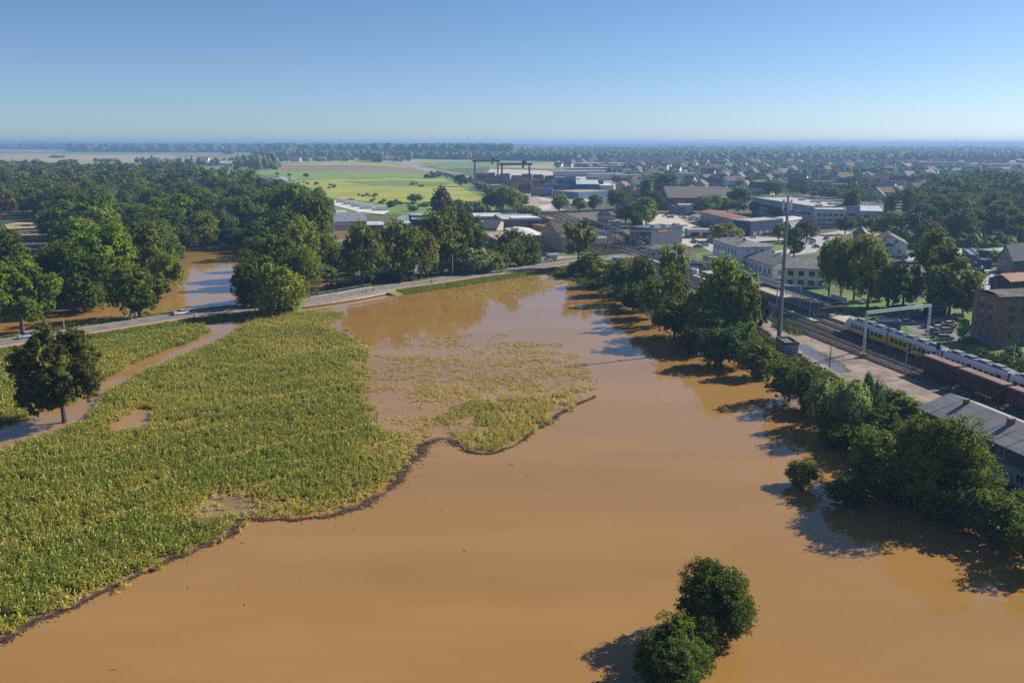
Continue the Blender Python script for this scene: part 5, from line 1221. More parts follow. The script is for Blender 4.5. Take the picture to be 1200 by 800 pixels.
for i, (x, by, ty, w, c) in enumerate(((20, 352, 325, 34, 'dark'), (50, 358, 334, 30, 'mid'), (84, 356, 330, 34, 'dark'), (112, 358, 336, 30, 'green'), (140, 352, 330, 28, 'mid'), (186, 344, 322, 22, 'green'), (204, 330, 300, 24, 'olive'), (207, 308, 286, 22, 'mid'), (222, 292, 268, 24, 'dark'), (238, 289, 262, 26, 'olive'), (254, 287, 266, 22, 'mid'), (270, 287, 264, 22, 'dark'),
        (284, 288, 268, 20, 'mid'), (296, 300, 274, 24, 'mid'), (294, 318, 290, 24, 'dark'), (286, 336, 310, 22, 'mid'))): T(x, by, ty, w, 'bush', c, '%s bush on the banks of the flooded river, %s along from the road end' % (CNAME[c], ordw(i+1)), 'bushes on the banks of the flooded river')
# trees behind the field and around the works
for a_ in ((589, 247, 214, 30, 'willow', 'yellow', 'pale yellow-green poplar group tree beside the freight line'), (602, 248, 218, 26, 'willow', 'yellow', 'yellow-green tree right of the poplar group tree'), (575, 247, 225, 20, 'round', 'dark', 'dark tree before the freight train tail'), (613, 246, 228, 16, 'round', 'olive', 'olive tree at the edge of the yellow-green group'),
        (622, 258, 239, 26, 'bush', 'yellow', 'low yellow-green rounded bush behind the works hall'), (541, 219, 204, 16, 'round', 'dark', 'dark bush beside the railway corner of the meadow'), (556, 247, 237, 20, 'bush', 'mid', 'bush at the yellow field corner'), (536, 247, 236, 18, 'bush', 'blue', 'blue-green bush along the yellow field edge'),
        (487, 238, 227, 18, 'round', 'blue', 'round dark bush in the middle of the meadow edge'), (459, 243, 234, 14, 'bush', 'blue', 'blue-green bush at the meadow edge left of the round one'), (412, 240, 232, 12, 'bush', 'brown', 'brownish bush beside the flooded lot'), (485, 248, 240, 12, 'bush', 'mid', 'bush beside the flooded hut'),
        (507, 210, 204, 8, 'round', 'dark', 'small dark bush in the meadow, nearer the railway'), (500, 210, 204, 8, 'round', 'dark', 'small dark bush in the meadow, further from the railway'), (359, 208, 203, 8, 'round', 'dark', 'tiny dark bush alone in the bright meadow'), (339, 207, 203, 5, 'round', 'dark', 'tiny bush in the meadow beside the flooded patch'), (325, 206, 202, 5, 'round', 'dark', 'tiny bush at the edge of the flooded patch'),
        (656, 250, 226, 20, 'round', 'olive', 'olive tree in front of the brown depot shed'), (679, 248, 231, 20, 'round', 'green', 'bright round tree before the brown depot shed'), (696, 247, 228, 20, 'round', 'dark', 'dark round tree beside the depot shed'), (722, 246, 222, 22, 'round', 'mid', 'green tree right of the depot shed'), (731, 245, 224, 18, 'round', 'dark', 'dark tree behind the blue gabled house'),
        (746, 262, 236, 26, 'round', 'mid', 'green tree at the end of the yard wall'), (757, 266, 230, 30, 'round', 'olive', 'brownish-olive tree behind the slate-grey workshop'), (745, 276, 248, 16, 'tall', 'dark', 'dark narrow tree touching the slate-grey workshop'), (733, 262, 240, 22, 'round', 'dark', 'dark tree above the yard wall'), (765, 247, 222, 24, 'tall', 'dark', 'dark tree left of the old barracks'),
        (757, 240, 208, 16, 'poplar', 'green', 'tall fresh green poplar left of the barracks'), (779, 228, 203, 26, 'round', 'dark', 'dark tree group behind the barracks gable'), (806, 241, 226, 12, 'tall', 'dark', 'dark conifer-like tree before the barracks'), (822, 251, 230, 24, 'round', 'green', 'green tree right of the barracks'), (836, 250, 228, 18, 'round', 'olive', 'yellowing tree at the end of the barracks'),
        (852, 249, 233, 20, 'round', 'mid', 'green tree behind the orange-roofed depot'), (866, 250, 235, 18, 'round', 'green', 'green tree beside the factory end wall'), (884, 251, 236, 18, 'round', 'green', 'leafy tree before the blue factory wall'), (908, 256, 243, 22, 'round', 'mid', 'dark tree before the factory windows'), (865, 243, 219, 30, 'round', 'dark', 'dark tree behind the depot and barracks'), (905, 232, 212, 24, 'round', 'green', 'bright tree behind the factory roof'),
        (850, 283, 261, 36, 'round', 'yellow', 'yellow-green round tree behind the station block'), (912, 283, 261, 16, 'tall', 'olive', 'slim olive tree by the station grass'), (930, 303, 266, 30, 'round', 'dark', 'dark green tree behind the mast top'), (945, 284, 257, 26, 'round', 'red', 'purplish-brown tree in front of the white office block'), (920, 282, 260, 16, 'round', 'red', 'brownish tree between olive and purplish trees')): T(*a_)
# hedge of trees along the flooded field
for a_ in ((677, 316, 252, 38, 'sparse', 'olive', 'tall ragged olive tree with mistletoe clumps at the junction corner'), (690, 324, 292, 30, 'bush', 'mid', 'rounded bush at the corner of the flood and road'), (675, 322, 305, 22, 'bush', 'mid', 'low bush below the ragged mistletoe tree'), (708, 336, 302, 38, 'bush', 'olive', 'olive waterside bush below the white van'), (728, 345, 304, 34, 'round', 'dark', 'dark waterside tree beside the bare trunks'),
        (750, 355, 300, 36, 'round', 'dark', 'dark waterside tree around the bare trunks'), (742, 364, 330, 40, 'bush', 'dark', 'low dark waterside bush beneath the bare trunks'), (787, 345, 280, 40, 'sparse', 'yellow', 'yellow-green mistletoe tree in front of the signal cabin'), (786, 380, 312, 42, 'sparse', 'olive', 'olive mistletoe tree lower down the waterside hedge'), (768, 372, 325, 34, 'round', 'mid', 'green tree before the olive mistletoe tree'),
        (790, 396, 346, 48, 'bush', 'dark', 'dark dense bush over the water below the mistletoe tree'), (850, 398, 303, 64, 'tall', 'yellow', 'large twin-topped yellow-green tree before the station'), (833, 400, 318, 44, 'tall', 'olive', 'olive crown left of the large twin-topped tree'), (868, 405, 335, 40, 'round', 'mid', 'green lower crown right of the large twin-topped tree'), (889, 398, 342, 22, 'sparse', (.075, .065, .015), 'dark brownish mistletoe-laden tree beside the rails'), (825, 408, 360, 46, 'round', 'mid', 'green waterside tree below the olive crown'),
        (812, 400, 342, 34, 'round', 'olive', 'olive bushy tree beside the dark pole'), (845, 428, 378, 46, 'bush', 'dark', 'dark waterside bush below the twin-topped tree'), (815, 415, 378, 40, 'bush', 'dark', 'dark bush hanging over the water beside the pole'), (865, 432, 380, 36, 'bush', 'blue', 'blue-green waterside bush below the twin-topped tree'), (886, 442, 398, 40, 'bush', 'mid', 'green bush beside the service hut'), (905, 428, 405, 24, 'bush', 'olive', 'low bush in front of the service hut'), (872, 412, 372, 26, 'bush', 'green', 'lighter bush beside the weathered pole'),
        (925, 470, 418, 46, 'bush', 'mid', 'rounded green waterside bush below the service hut'), (950, 480, 425, 40, 'bush', 'dark', 'dark bush at the gravel yard edge'), (965, 500, 440, 40, 'willow', 'silver', 'silvery-green willow at the water edge'), (990, 512, 436, 56, 'willow', 'silver', 'pale feathery willow tree below the train nose'), (1018, 500, 432, 30, 'willow', 'blue', 'blue-green feathery tree behind the pale willow'), (1040, 480, 452, 44, 'bush', 'mid', 'low clipped-looking hedge bush at the gravel edge'), (1065, 488, 462, 30, 'bush', 'green', 'low bush before the long house end'),
        (1026, 530, 468, 52, 'bush', 'dark', 'dark bush between willow and big round tree'), (1020, 568, 502, 60, 'round', 'mid', 'olive-green waterside tree left of the big round tree'), (1093, 596, 478, 100, 'finebush', 'mid', 'big round dark tree in front of the long grey-roofed house'), (1060, 590, 540, 60, 'bush', 'dark', 'low dark growth below the big round tree'), (996, 592, 556, 46, 'bush', 'dark', 'low bush in the shade at the water edge'), (1130, 618, 568, 60, 'bush', 'dark', 'dark bush below the blue house wall'),
        (1165, 632, 572, 60, 'bush', 'mid', 'green bush under the house windows'), (1196, 645, 590, 50, 'bush', 'green', 'bush at the frame edge below the long house'), (1215, 670, 610, 50, 'bush', 'mid', 'bush at the lower frame edge by the water'), (939, 568, 537, 34, 'finebush', 'olive', 'small lone bush standing in the flood water')): T(*a_)
HEDGE = [(700, 330), (760, 364), (840, 412), (880, 440), (940, 482), (985, 545), (1040, 585), (1110, 608), (1215, 645), (1215, 615), (1130, 570), (1080, 545), (1040, 495), (960, 445), (905, 418), (860, 388), (800, 352), (730, 326)]
hq = np.random.default_rng(90); hb = []
while len(hb) < 48:
    px_, py_ = hq.uniform(700, 1215), hq.uniform(326, 645)
    if not pip([px_], [py_], HEDGE)[0]: continue
    w_ = G(px_, py_)
    if all((w_.x-a)**2+(w_.y-b)**2 > 10 for a, b, *_ in hb): hb.append((w_.x, w_.y, px_, py_))
hb.sort(key=lambda q: q[2])
for i, q in enumerate(hb):
    c_ = hq.choice(['dark', 'mid', 'mid', 'blue', 'green', 'olive']); tree((q[0], q[1]), hq.uniform(2, 5.5), hq.uniform(4, 7), 'bush', str(c_), '%s undergrowth bush of the waterside hedge, %s from its road end' % (CNAME[str(c_)], ordw(i+1)), 'undergrowth bushes of the waterside hedge')
# station park trees
for a_ in ((971, 349, 276, 30, 'tall', 'olive', 'first park tree beside the pale green station wing'), (985, 353, 274, 32, 'tall', 'olive', 'second park tree with tall clear trunk'), (1000, 357, 280, 34, 'tall', 'mid', 'third park tree above the station lawn'), (1016, 362, 276, 42, 'tall', 'olive', 'fourth park tree, broad, above the shelter'), (1040, 362, 306, 50, 'round', 'dark', 'dark round tree behind the train roof shelter'), (1058, 360, 316, 40, 'round', 'dark', 'lower dark tree beside the round one'),
        (1088, 358, 272, 52, 'oak', 'mid', 'tallest park tree with bare lower trunk'), (1112, 368, 298, 56, 'oak', 'olive', 'light olive park tree left of the brick tower'), (1128, 372, 330, 34, 'round', 'dark', 'dark tree touching the brick tower'), (1100, 366, 330, 34, 'round', 'dark', 'dark low tree behind the car park'), (1127, 402, 373, 16, 'round', 'bright', 'small bright young tree among the parked cars'), (1030, 352, 318, 26, 'bush', 'mid', 'bush under the broad park tree'),
        (1140, 345, 318, 20, 'bush', 'olive', 'olive bush beside the street'), (1167, 311, 292, 20, 'bush', 'olive', 'round olive bush before the low flat shop'), (1094, 306, 273, 34, 'round', 'olive', 'olive rounded tree right of the balcony house'), (1088, 288, 258, 34, 'round', 'red', 'dark red-leaved tree right of the balcony house'), (1046, 275, 247, 40, 'round', 'olive', 'yellowing tree behind the balcony house'), (1062, 262, 216, 14, 'poplar', 'green', 'tall slim poplar, right of the poplar pair'), (1041, 262, 226, 15, 'poplar', 'mid', 'tall slim poplar, left of the poplar pair'),
        (996, 262, 220, 18, 'poplar', 'mid', 'dark poplar at the end of the factory'), (1012, 264, 250, 20, 'round', 'mid', 'rounded tree before the supermarket'), (990, 275, 252, 22, 'round', 'dark', 'dark tree right of the white office block'), (1188, 285, 264, 22, 'round', 'blue', 'pale blue-green round tree beyond the street'), (1030, 288, 278, 16, 'bush', 'yellow', 'yellow bush before the balcony house'), (1008, 300, 283, 30, 'bush', 'olive', 'olive tree top before the tan-roofed house'),
        (1170, 440, 410, 30, 'bush', 'dark', 'dark shrub at the foot of the brick tower'), (1150, 425, 408, 20, 'bush', 'dark', 'small dark shrub at the graffiti wall'), (1196, 446, 415, 26, 'bush', 'mid', 'green shrub beside the train at the frame edge'), (1186, 425, 402, 20, 'bush', 'dark', 'dark shrub behind the tower corner')): T(*a_)
# mistletoe balls and bare trunks
ml_v, ml_f = ICO2
def bare_tree(px, by, ty, label, lean=0):
    g_ = G(px, by); h = top_h(g_.x, g_.y, ty); t = thing('bare_tree', label, 'tree', g_, random.uniform(0, 6))
    m_ = MB().tube((0, 0, -.3), (lean*.5, 0, h*.55), .3, .2, 8).tube((lean*.5, 0, h*.55), (lean, .2, h), .2, .05, 7); m_.build('trunk', deadbark, t)
    m_ = MB()
    for i in range(16):
        z = h*random.uniform(.4, .92); a = random.uniform(0, 6.28); L = random.uniform(1, 3)*(1.2-z/h); e = (lean*z/h+L*math.cos(a), L*math.sin(a), z+L*.8)
        m_.tube((lean*z/h, 0, z), e, .07, .02, 5)
        for j in range(3): m_.tube(e, (e[0]+random.uniform(-.6, .6), e[1]+random.uniform(-.6, .6), e[2]+random.uniform(.1, .8)), .025, .01, 4)
    m_.build('branch', deadbark, t)
bare_tree(738, 350, 292, 'bare dead tree rising from the waterside hedge, taller of two'); bare_tree(745, 350, 300, 'shorter bare dead tree beside the taller one', .8); bare_tree(310, 362, 318, 'bare pale branches beside the bridge willow', 1.5)

# --- random woods
def scatter(poly, dmin0, dgrow, excl=(), n=6000, seed=3, ymax=2500):
    g = np.random.default_rng(seed); xs = [p[0] for p in poly]; ys = [p[1] for p in poly]; pts = []
    W_ = [G(x, y) for x, y in poly]; x0, x1 = min(w.x for w in W_), max(w.x for w in W_); y0, y1 = min(w.y for w in W_), max(w.y for w in W_)
    cand = np.stack([g.uniform(x0, x1, n), g.uniform(y0, y1, n)], 1); a = P(cand[:, 0], cand[:, 1]); ok = pip(a[0], a[1], poly)
    for e in excl: ok &= ~pip(a[0], a[1], e)
    cand = cand[ok]; px = a[0][ok]; py = a[1][ok]; o = np.argsort(cand[:, 1])
    grid = {}
    res = []
    idx = g.permutation(len(cand))
    for i in idx:
        x, y = cand[i]; d_ = dmin0+dgrow*y; k = (int(x//25), int(y//25)); bad = False
        for a_ in (-1, 0, 1):
            for b_ in (-1, 0, 1):
                for q in grid.get((k[0]+a_, k[1]+b_), ()):
                    if (q[0]-x)**2+(q[1]-y)**2 < d_*d_: bad = True; break
                if bad: break
            if bad: break
        if bad: continue
        grid.setdefault(k, []).append((x, y)); res.append((x, y, px[i], py[i]))
    return res
def row_labels(pts, step=7):
    """pts: (px, py) -> (row, order in row from the left)"""
    o = sorted(range(len(pts)), key=lambda i: -pts[i][1]); lab = {}
    for r_ in range(0, len(o), step):
        for k, i in enumerate(sorted(o[r_:r_+step], key=lambda i: pts[i][0])): lab[i] = (r_//step+1, k+1)
    return lab
def free(x, y, r=5):
    return all((x-a)**2+(y-b)**2 > (r+c*.6)**2 for a, b, c in TREES)
WOOD = [(-40, 350), (-70, 290), (-70, 204), (0, 201), (100, 203), (200, 206), (300, 224), (350, 238), (380, 256), (372, 290), (345, 300), (310, 300), (296, 285), (262, 283), (222, 288), (208, 300), (200, 322), (188, 334), (130, 340), (60, 345)]
CLEAR = [(-20, 256), (60, 256), (66, 338), (-20, 338)]
wood = [p for p in scatter(WOOD, 11.5, .009, (CLEAR,), 9000, 5) if free(p[0], p[1], 4)]
wood.sort(key=lambda p: p[1])
N_IND = 150
near, farw = wood[:N_IND], wood[N_IND:]
lab = row_labels([(p[2], p[3]) for p in near], 10)
def pick_col(g, far=False): return g.choices(['dark', 'mid', 'green', 'olive', 'blue', 'yellow', 'red', 'brown'], [30, 26, 14, 14, 8, 4, 1.5, 1.5])[0]
gr = random.Random(11)
for i, (x, y, px, py) in enumerate(near):
    c = pick_col(gr); sh = gr.choice(['round', 'round', 'oak', 'tall', 'willow']); w = gr.uniform(13, 18)*(1+y*.0003); h = gr.uniform(15, 23)
    r_, k = lab[i]; kind = {'round': 'round', 'oak': 'spreading', 'tall': 'tall', 'willow': 'drooping'}[sh]
    tree((x, y), h, w, sh, c, '%s %s riverside wood tree, %s from left in %s row' % (CNAME[c], kind, ordw(k), ordw(r_)), 'trees of the riverside wood')
PARK = [(1074, 284), (1068, 250), (1085, 236), (1112, 226), (1160, 222), (1320, 220), (1320, 290), (1200, 284), (1140, 284), (1100, 290)]
park = [p for p in scatter(PARK, 12, .004, (), 3000, 8) if free(p[0], p[1], 3)]; park.sort(key=lambda p: p[1]); park = [p for p in park if p[2] < 1225]
pk_n, pk_f = park[:48], park[48:]
lab = row_labels([(p[2], p[3]) for p in pk_n], 8)
for i, (x, y, px, py) in enumerate(pk_n):
    c = gr.choices(['dark', 'blue', 'mid', 'olive'], [5, 4, 2, 1])[0]; sh = gr.choice(['round', 'oak', 'tall']); r_, k = lab[i]
    tree((x, y), gr.uniform(14, 20), gr.uniform(13, 18), sh, c, '%s tree of wooded park, %s from left in %s row' % (CNAME[c], ordw(k), ordw(r_)), 'trees of the wooded park')

# --- masses of far trees: many small crowns merged
def blob_mass(name, pts, label, cat='trees', sub=1, lob=3, leafy=True, kind='stuff', colw=None, z0=0):
    """pts: (x, y, w, h)"""
    g = np.random.default_rng(len(pts)); iv, if_ = (ICO0, ICO1)[sub] if sub < 2 else ICO2
    V = []; T_ = []; n = 0; F = []
    keys = list(COLR); cw = colw or {'dark': 5, 'mid': 5, 'blue': 3, 'green': 1.5, 'olive': 2, 'yellow': .5, 'red': .3}
    ks = list(cw); pr = np.array([cw[k] for k in ks]); pr = pr/pr.sum(); cc = g.choice(len(ks), len(pts), p=pr)
    for (x, y, w, h), ci in zip(pts, cc):
        base = np.array(COLR[ks[ci]])*g.uniform(.8, 1.25)
        for j in range(lob):
            a = g.uniform(0, 6.28); rr = w*.5*(g.uniform(.2, .5) if lob > 1 else 0); r = w*.5*g.uniform(.5, .75) if lob > 1 else w*.5
            cz = h-r*.8-g.uniform(0, h*.3)*(j > 0)
            vv = iv*(1+g.normal(0, .16, (len(iv), 1)))*np.array([r, r, min(max(r*.9, h*.35), cz if cz > 1 else r)])+np.array([x+rr*math.cos(a), y+rr*math.sin(a), cz])
            vv[:, 2] = np.maximum(vv[:, 2], 0)
            V.append(vv+np.array([0, 0, z0])); T_.append(base*np.clip(g.normal(1, .22, (len(iv), 1)), .5, 1.7)); F.append(if_+n); n += len(iv)
        if leafy:                                       # loose leaf clumps break the outline
            k = 110; q = g.normal(0, 1, (k, 3)); q[:, 2] = np.abs(q[:, 2]); q /= np.linalg.norm(q, axis=1)[:, None]
            pos = np.array([x, y, h*.55])+q*np.array([w*.52, w*.52, h*.47])*g.uniform(.8, 1.08, (k, 1))
            s = w*.042; e = g.normal(0, s, (k, 3, 3)); vv = (pos[:, None, :]+e).reshape(-1, 3); V.append(vv+np.array([0, 0, z0])); T_.append(np.repeat(base*g.uniform(.7, 1.4, (k, 1)), 3, 0)); F.append(np.arange(k*3).reshape(k, 3)+n); n += k*3
    me = npmesh(name, np.concatenate(V), np.concatenate(F), LEAF_A, np.concatenate(T_)); o = link_mesh(name, me); return tag(o, label, cat, None, kind)
gg = np.random.default_rng(21)
mass('woodland', [(x, y, gg.uniform(15, 22)*(1+y*.0002), gg.uniform(14, 24)) for x, y, _, _ in farw+pk_f], 'continuous dark woodland behind the nearer riverside trees', 'woodland')

off = []
for i in range(900):
    if len(off) > 330: break
    px_ = gg.uniform(1235, 1750) if i % 2 else gg.uniform(-500, -80); py_ = 212+190*gg.random()**1.6; w_ = G(px_, py_)
    if px_ > 0 and w_.x < 150: continue
    if all((w_.x-a)**2+(w_.y-b)**2 > 100 for a, b, *_ in off): off.append((w_.x, w_.y, gg.uniform(12, 18), gg.uniform(12, 20)))
mass('woodland', off, 'woods continuing outside the view on both sides', 'woodland')
# ------------------------------------------------------------------ the far town: houses and trees between them
HTYPES = []
roofs = [mat('tile_red', (.15, .065, .04), (.22, .11, .07), .5, rough=.8), mat('tile_dark', (.05, .045, .045), (.1, .09, .085), .5, rough=.7), mat('tile_grey', (.09, .09, .1), (.16, .16, .165), .5, rough=.7), mat('tile_brown', (.08, .055, .045), (.13, .095, .07), .5, rough=.8), mat('tile_pale', (.42, .42, .42), (.58, .57, .55), .5, rough=.6)]
rn = ['red', 'dark', 'grey', 'brown', 'pale']
for k in range(10):
    W, D, h, rh = [(11, 9, 5.5, 4.5), (14, 10, 3.5, 5), (10, 10, 6, 3.5), (18, 10, 6, 4)][k % 4]; m_ = MB()
    m_.prism([(0, -.5), (D, -.5), (D, h), (D/2, h+rh), (0, h)], 0, W, 0)
    o_ = .5; sl = rh/(D/2)
    m_.prism([(-o_, h-o_*sl+.03), (D/2, h+rh+.03), (D+o_, h-o_*sl+.03), (D+o_, h-o_*sl+.25), (D/2, h+rh+.3), (-o_, h-o_*sl+.25)], -o_, W+o_, 1)
    for u in np.arange(1.6, W-1.4, 2.8):
        for z in ((1.2, 3.8) if h > 5 else (1.2,)):
            m_.box(u, -.04, z, u+1.1, -.003, z+1.3, 2); m_.box(u, D+.003, z, u+1.1, D+.04, z+1.3, 2)
    for u in (D*.28, D*.6):
        for z in ((1.2, 3.8, 6.0) if h > 5 else (1.2, 4.2)):
            if z < h+rh*.4: m_.box(-.04, u, z, -.003, u+1.1, z+1.3, 2)
    m_.box(W*.6, D*.55, h+rh*.5, W*.6+.8, D*.55+.8, h+rh+1, 0)
    o = m_.build('house', [TWALL, roofs[(k+k//4) % 5], glass]); HTYPES.append((o, W, D, rn[(k+k//4) % 5])); bpy.data.objects.remove(o) if False else None
BUILT = [(o.location.x, o.location.y) for o in bpy.data.objects if o.parent is None and o.get('category') in ('building', 'hall', 'factory', 'depot', 'shop', 'barracks', 'house', 'shed', 'container')]
TOWN = [(735, 262), (722, 238), (722, 206), (660, 198), (640, 194), (700, 189.5), (1260, 189.5), (1260, 226), (1110, 222), (1075, 236), (1060, 246), (1000, 248), (1000, 236), (905, 228), (880, 232), (868, 224), (845, 222), (770, 220), (765, 245)]
FACT = [(870, 258), (880, 224), (1000, 232), (1000, 262)]
g = np.random.default_rng(33); hs_pts = []
tries = 0
while len(hs_pts) < 270 and tries < 30000:
    tries += 1
    px = g.uniform(640, 1240); py = 190+46*g.random()**1.7
    if not pip([px], [py], TOWN)[0] or pip([px], [py], FACT)[0]: continue
    w_ = G(px, py)
    if any((w_.x-a)**2+(w_.y-b)**2 < (17+.004*w_.y)**2 for a, b, *_ in hs_pts): continue
    if any((w_.x-a)**2+(w_.y-b)**2 < 900 for a, b in BUILT): continue
    hs_pts.append((w_.x, w_.y, px, py))
lab = row_labels([(p[2], p[3]) for p in hs_pts], 18)
WC = [((.78, .76, .7), 'white'), ((.72, .66, .54), 'cream'), ((.5, .48, .46), 'grey'), ((.6, .5, .36), 'ochre'), ((.8, .8, .78), 'white')]
seen = set()
for i, (x, y, px, py) in enumerate(hs_pts):
    k = g.integers(0, 10); src, W, D, rname = HTYPES[k]; wc, wn = WC[g.integers(0, 5)]
    if k not in seen: seen.add(k); o = src
    else: o = src.copy(); C.objects.link(o)
    o.location = (x, y, 0); o.rotation_euler.z = g.choice([.3, -.5, 1.1, 1.9])+g.normal(0, .12); o.color = (*wc, 1); r_, q_ = lab[i]
    sc_ = g.uniform(1.0, 1.45); o.scale = (sc_, sc_, g.uniform(.9, 1.2))
    tag(o, '%s far town house with %s roof, %s from left in %s row' % (wn, rname, ordw(q_), ordw(r_)), 'house', 'houses of the far town')
for k, (o, *_r) in enumerate(HTYPES):
    if k not in seen: bpy.data.objects.remove(o)
# larger flat halls and slabs of the far town
for i, (px, py, W, D, h, c, rc, lb_) in enumerate(((648, 207, 80, 40, 8, (.5, .5, .5), (.5, .52, .52), 'long white hall beyond the container terminal'), (690, 212, 50, 30, 9, (.55, .56, .56), (.5, .5, .5), 'pale hall behind the blue terminal hall'), (722, 214, 36, 20, 9, (.6, .6, .6), (.62, .62, .62), 'white block between trees beyond the terminal'),
        (664, 203, 70, 40, 8, (.5, .47, .42), (.6, .6, .58), 'cream warehouse in the far industrial strip'), (700, 200, 60, 30, 9, (.55, .55, .53), (.6, .6, .58), 'white warehouse at the near side of the far estate'), (795, 214.5, 26, 20, 12, (.7, .68, .6), (.6, .6, .6), 'sunlit white cube block in the far town'), (760, 212, 34, 18, 8, (.5, .52, .55), (.5, .55, .6), 'low pale workshop between town trees'),
        (670, 196, 110, 50, 8, (.45, .45, .45), (.6, .6, .58), 'very wide low white hall before the far wood'), (1080, 196, 90, 30, 10, (.5, .5, .48), (.55, .55, .52), 'long pale hall at the edge of the far suburb'), (1155, 199, 120, 30, 10, (.55, .55, .52), (.6, .6, .55), 'long cream-roofed hall on the far suburb edge'), (1164, 204, 70, 25, 10, (.5, .45, .35), (.5, .45, .38), 'ochre hall below the long cream-roofed hall'),
        (975, 226, 30, 14, 8, (.3, .2, .17), (.4, .36, .33), 'brown brick villa block with flat roof in the trees'), (952, 223, 26, 14, 9, (.42, .44, .48), (.4, .42, .45), 'grey apartment block left of the brown villa'), (928, 222, 20, 12, 11, (.25, .12, .1), (.2, .1, .09), 'dark red tall house with white gable side'), (1075, 190.5, 60, 25, 14, (.5, .47, .4), (.5, .48, .42), 'cream slab under the hazy wood'))):
    building(lb_, G(px-W*.0, py), random.choice([.02, -.06, .05]), W, D, h, c, 'flat', 0, roofc=rc, group=None)
for i, (px, W, c) in enumerate(((718, 74, (.34, .35, .36)), (752, 4, (.6, .6, .55)), (756, 60, (.3, .32, .34)), (783, 36, (.36, .37, .38)), (798, 4, (.6, .58, .5)), (741, 30, (.32, .34, .35)))):
    g_ = G(px, 191.6+(.25 if i in (3, 5) else 0)); t = building('grey apartment slab of the distant estate, %s from the left' % ordw([1, 3, 4, 5, 6, 2][i]), g_, 0, W, 14, 17, c, 'flat', 0, roofc=(.3, .34, .4), name='apartment_block', cat='apartment block', group='apartment slabs of the distant estate')
# village behind the meadows on the left
VILL = [(183, 193.3, 22, 10, 8, (.6, .3, .15), redroof), (222, 193.8, 60, 16, 6, (.6, .62, .62), (.6, .64, .66)), (236, 190.5, 18, 12, 9, (.72, .7, .62), (.3, .2, .15)), (245, 194.3, 70, 18, 6, (.72, .7, .64), (.7, .7, .66)), (262, 195.5, 20, 14, 7, (.72, .7, .64), (.6, .6, .55)), (277, 191.5, 22, 12, 8, (.3, .25, .25), (.25, .2, .2)), (286, 190, 14, 10, 9, (.55, .35, .2), redroof),
        (305, 190.5, 22, 12, 7, (.5, .4, .3), (.4, .25, .17)), (343, 189.5, 20, 12, 8, (.6, .5, .4), redroof), (371, 189.2, 24, 12, 8, (.5, .4, .35), (.38, .2, .14)), (398, 189, 24, 12, 8, (.68, .66, .6), redroof), (420, 187.3, 16, 12, 10, (.72, .7, .64), (.3, .3, .3)), (447, 188.2, 40, 14, 8, (.6, .45, .3), (.45, .25, .15)), (458, 188.6, 24, 12, 7, (.66, .6, .5), redroof)]
for i, (px, py, W, D, h, c, rc) in enumerate(VILL):
    building('village house or barn behind the meadows, %s from the left, %s' % (ordw(i+1), 'long and pale' if W > 30 else 'small with pitched roof'), G(px, py), random.uniform(-.2, .2), W, D, h, c, 'gable_x', 4, roofc=rc, name='house', cat='house', group='village houses behind the meadows')
vt = []
for (x0, x1, y0, y1, n, w, h) in ((158, 300, 190, 195.5, 60, 14, 14), (268, 320, 190, 199, 40, 18, 18), (320, 480, 186.8, 189.4, 80, 16, 12), (424, 448, 187.5, 190.5, 26, 22, 24), (476, 482, 187, 190, 8, 20, 24), (290, 325, 192, 201, 22, 20, 20), (165, 205, 193, 196, 14, 12, 10)):
    for _ in range(n): w_ = G(gg.uniform(x0, x1), gg.uniform(y0, y1)); vt.append((w_.x, w_.y, w*gg.uniform(.6, 1.2), h*gg.uniform(.6, 1.15)))
blob_mass('village_trees', vt, 'belt of small dark trees around the village houses', 'trees')
HX = np.array([(a, b) for a, b, *_ in hs_pts]+BUILT)
tt_ = []
while len(tt_) < 1700:
    px = gg.uniform(640, 1260); py = 189.6+50*gg.random()**1.5
    if not pip([px], [py], TOWN)[0]: continue
    if px < 735 and gg.random() < .55: continue
    w_ = G(px, py); dd = np.min((HX[:, 0]-w_.x)**2+(HX[:, 1]-w_.y)**2)
    if dd < 130: continue
    dx_ = np.abs(HX[:, 0]-HX[:, 1]/w_.y*w_.x); nr = bool(np.any((dx_ < 9) & (HX[:, 1] > w_.y) & (HX[:, 1] < w_.y+70)))
    s = (.5 if nr else 1.0); tt_.append((w_.x, w_.y, gg.uniform(7, 13)*s*(1+w_.y*.00015), gg.uniform(5, 11)*s))
tn = [q for q in tt_ if q[1] < 1250]
mass('town_trees', tn, 'countless garden trees between the nearer town houses', 'trees')
blob_mass('town_trees', [q for q in tt_ if q[1] >= 1250], 'countless garden trees between the houses of the far town', 'trees', lob=2, colw={'dark': 5, 'blue': 4, 'mid': 3, 'green': 1})
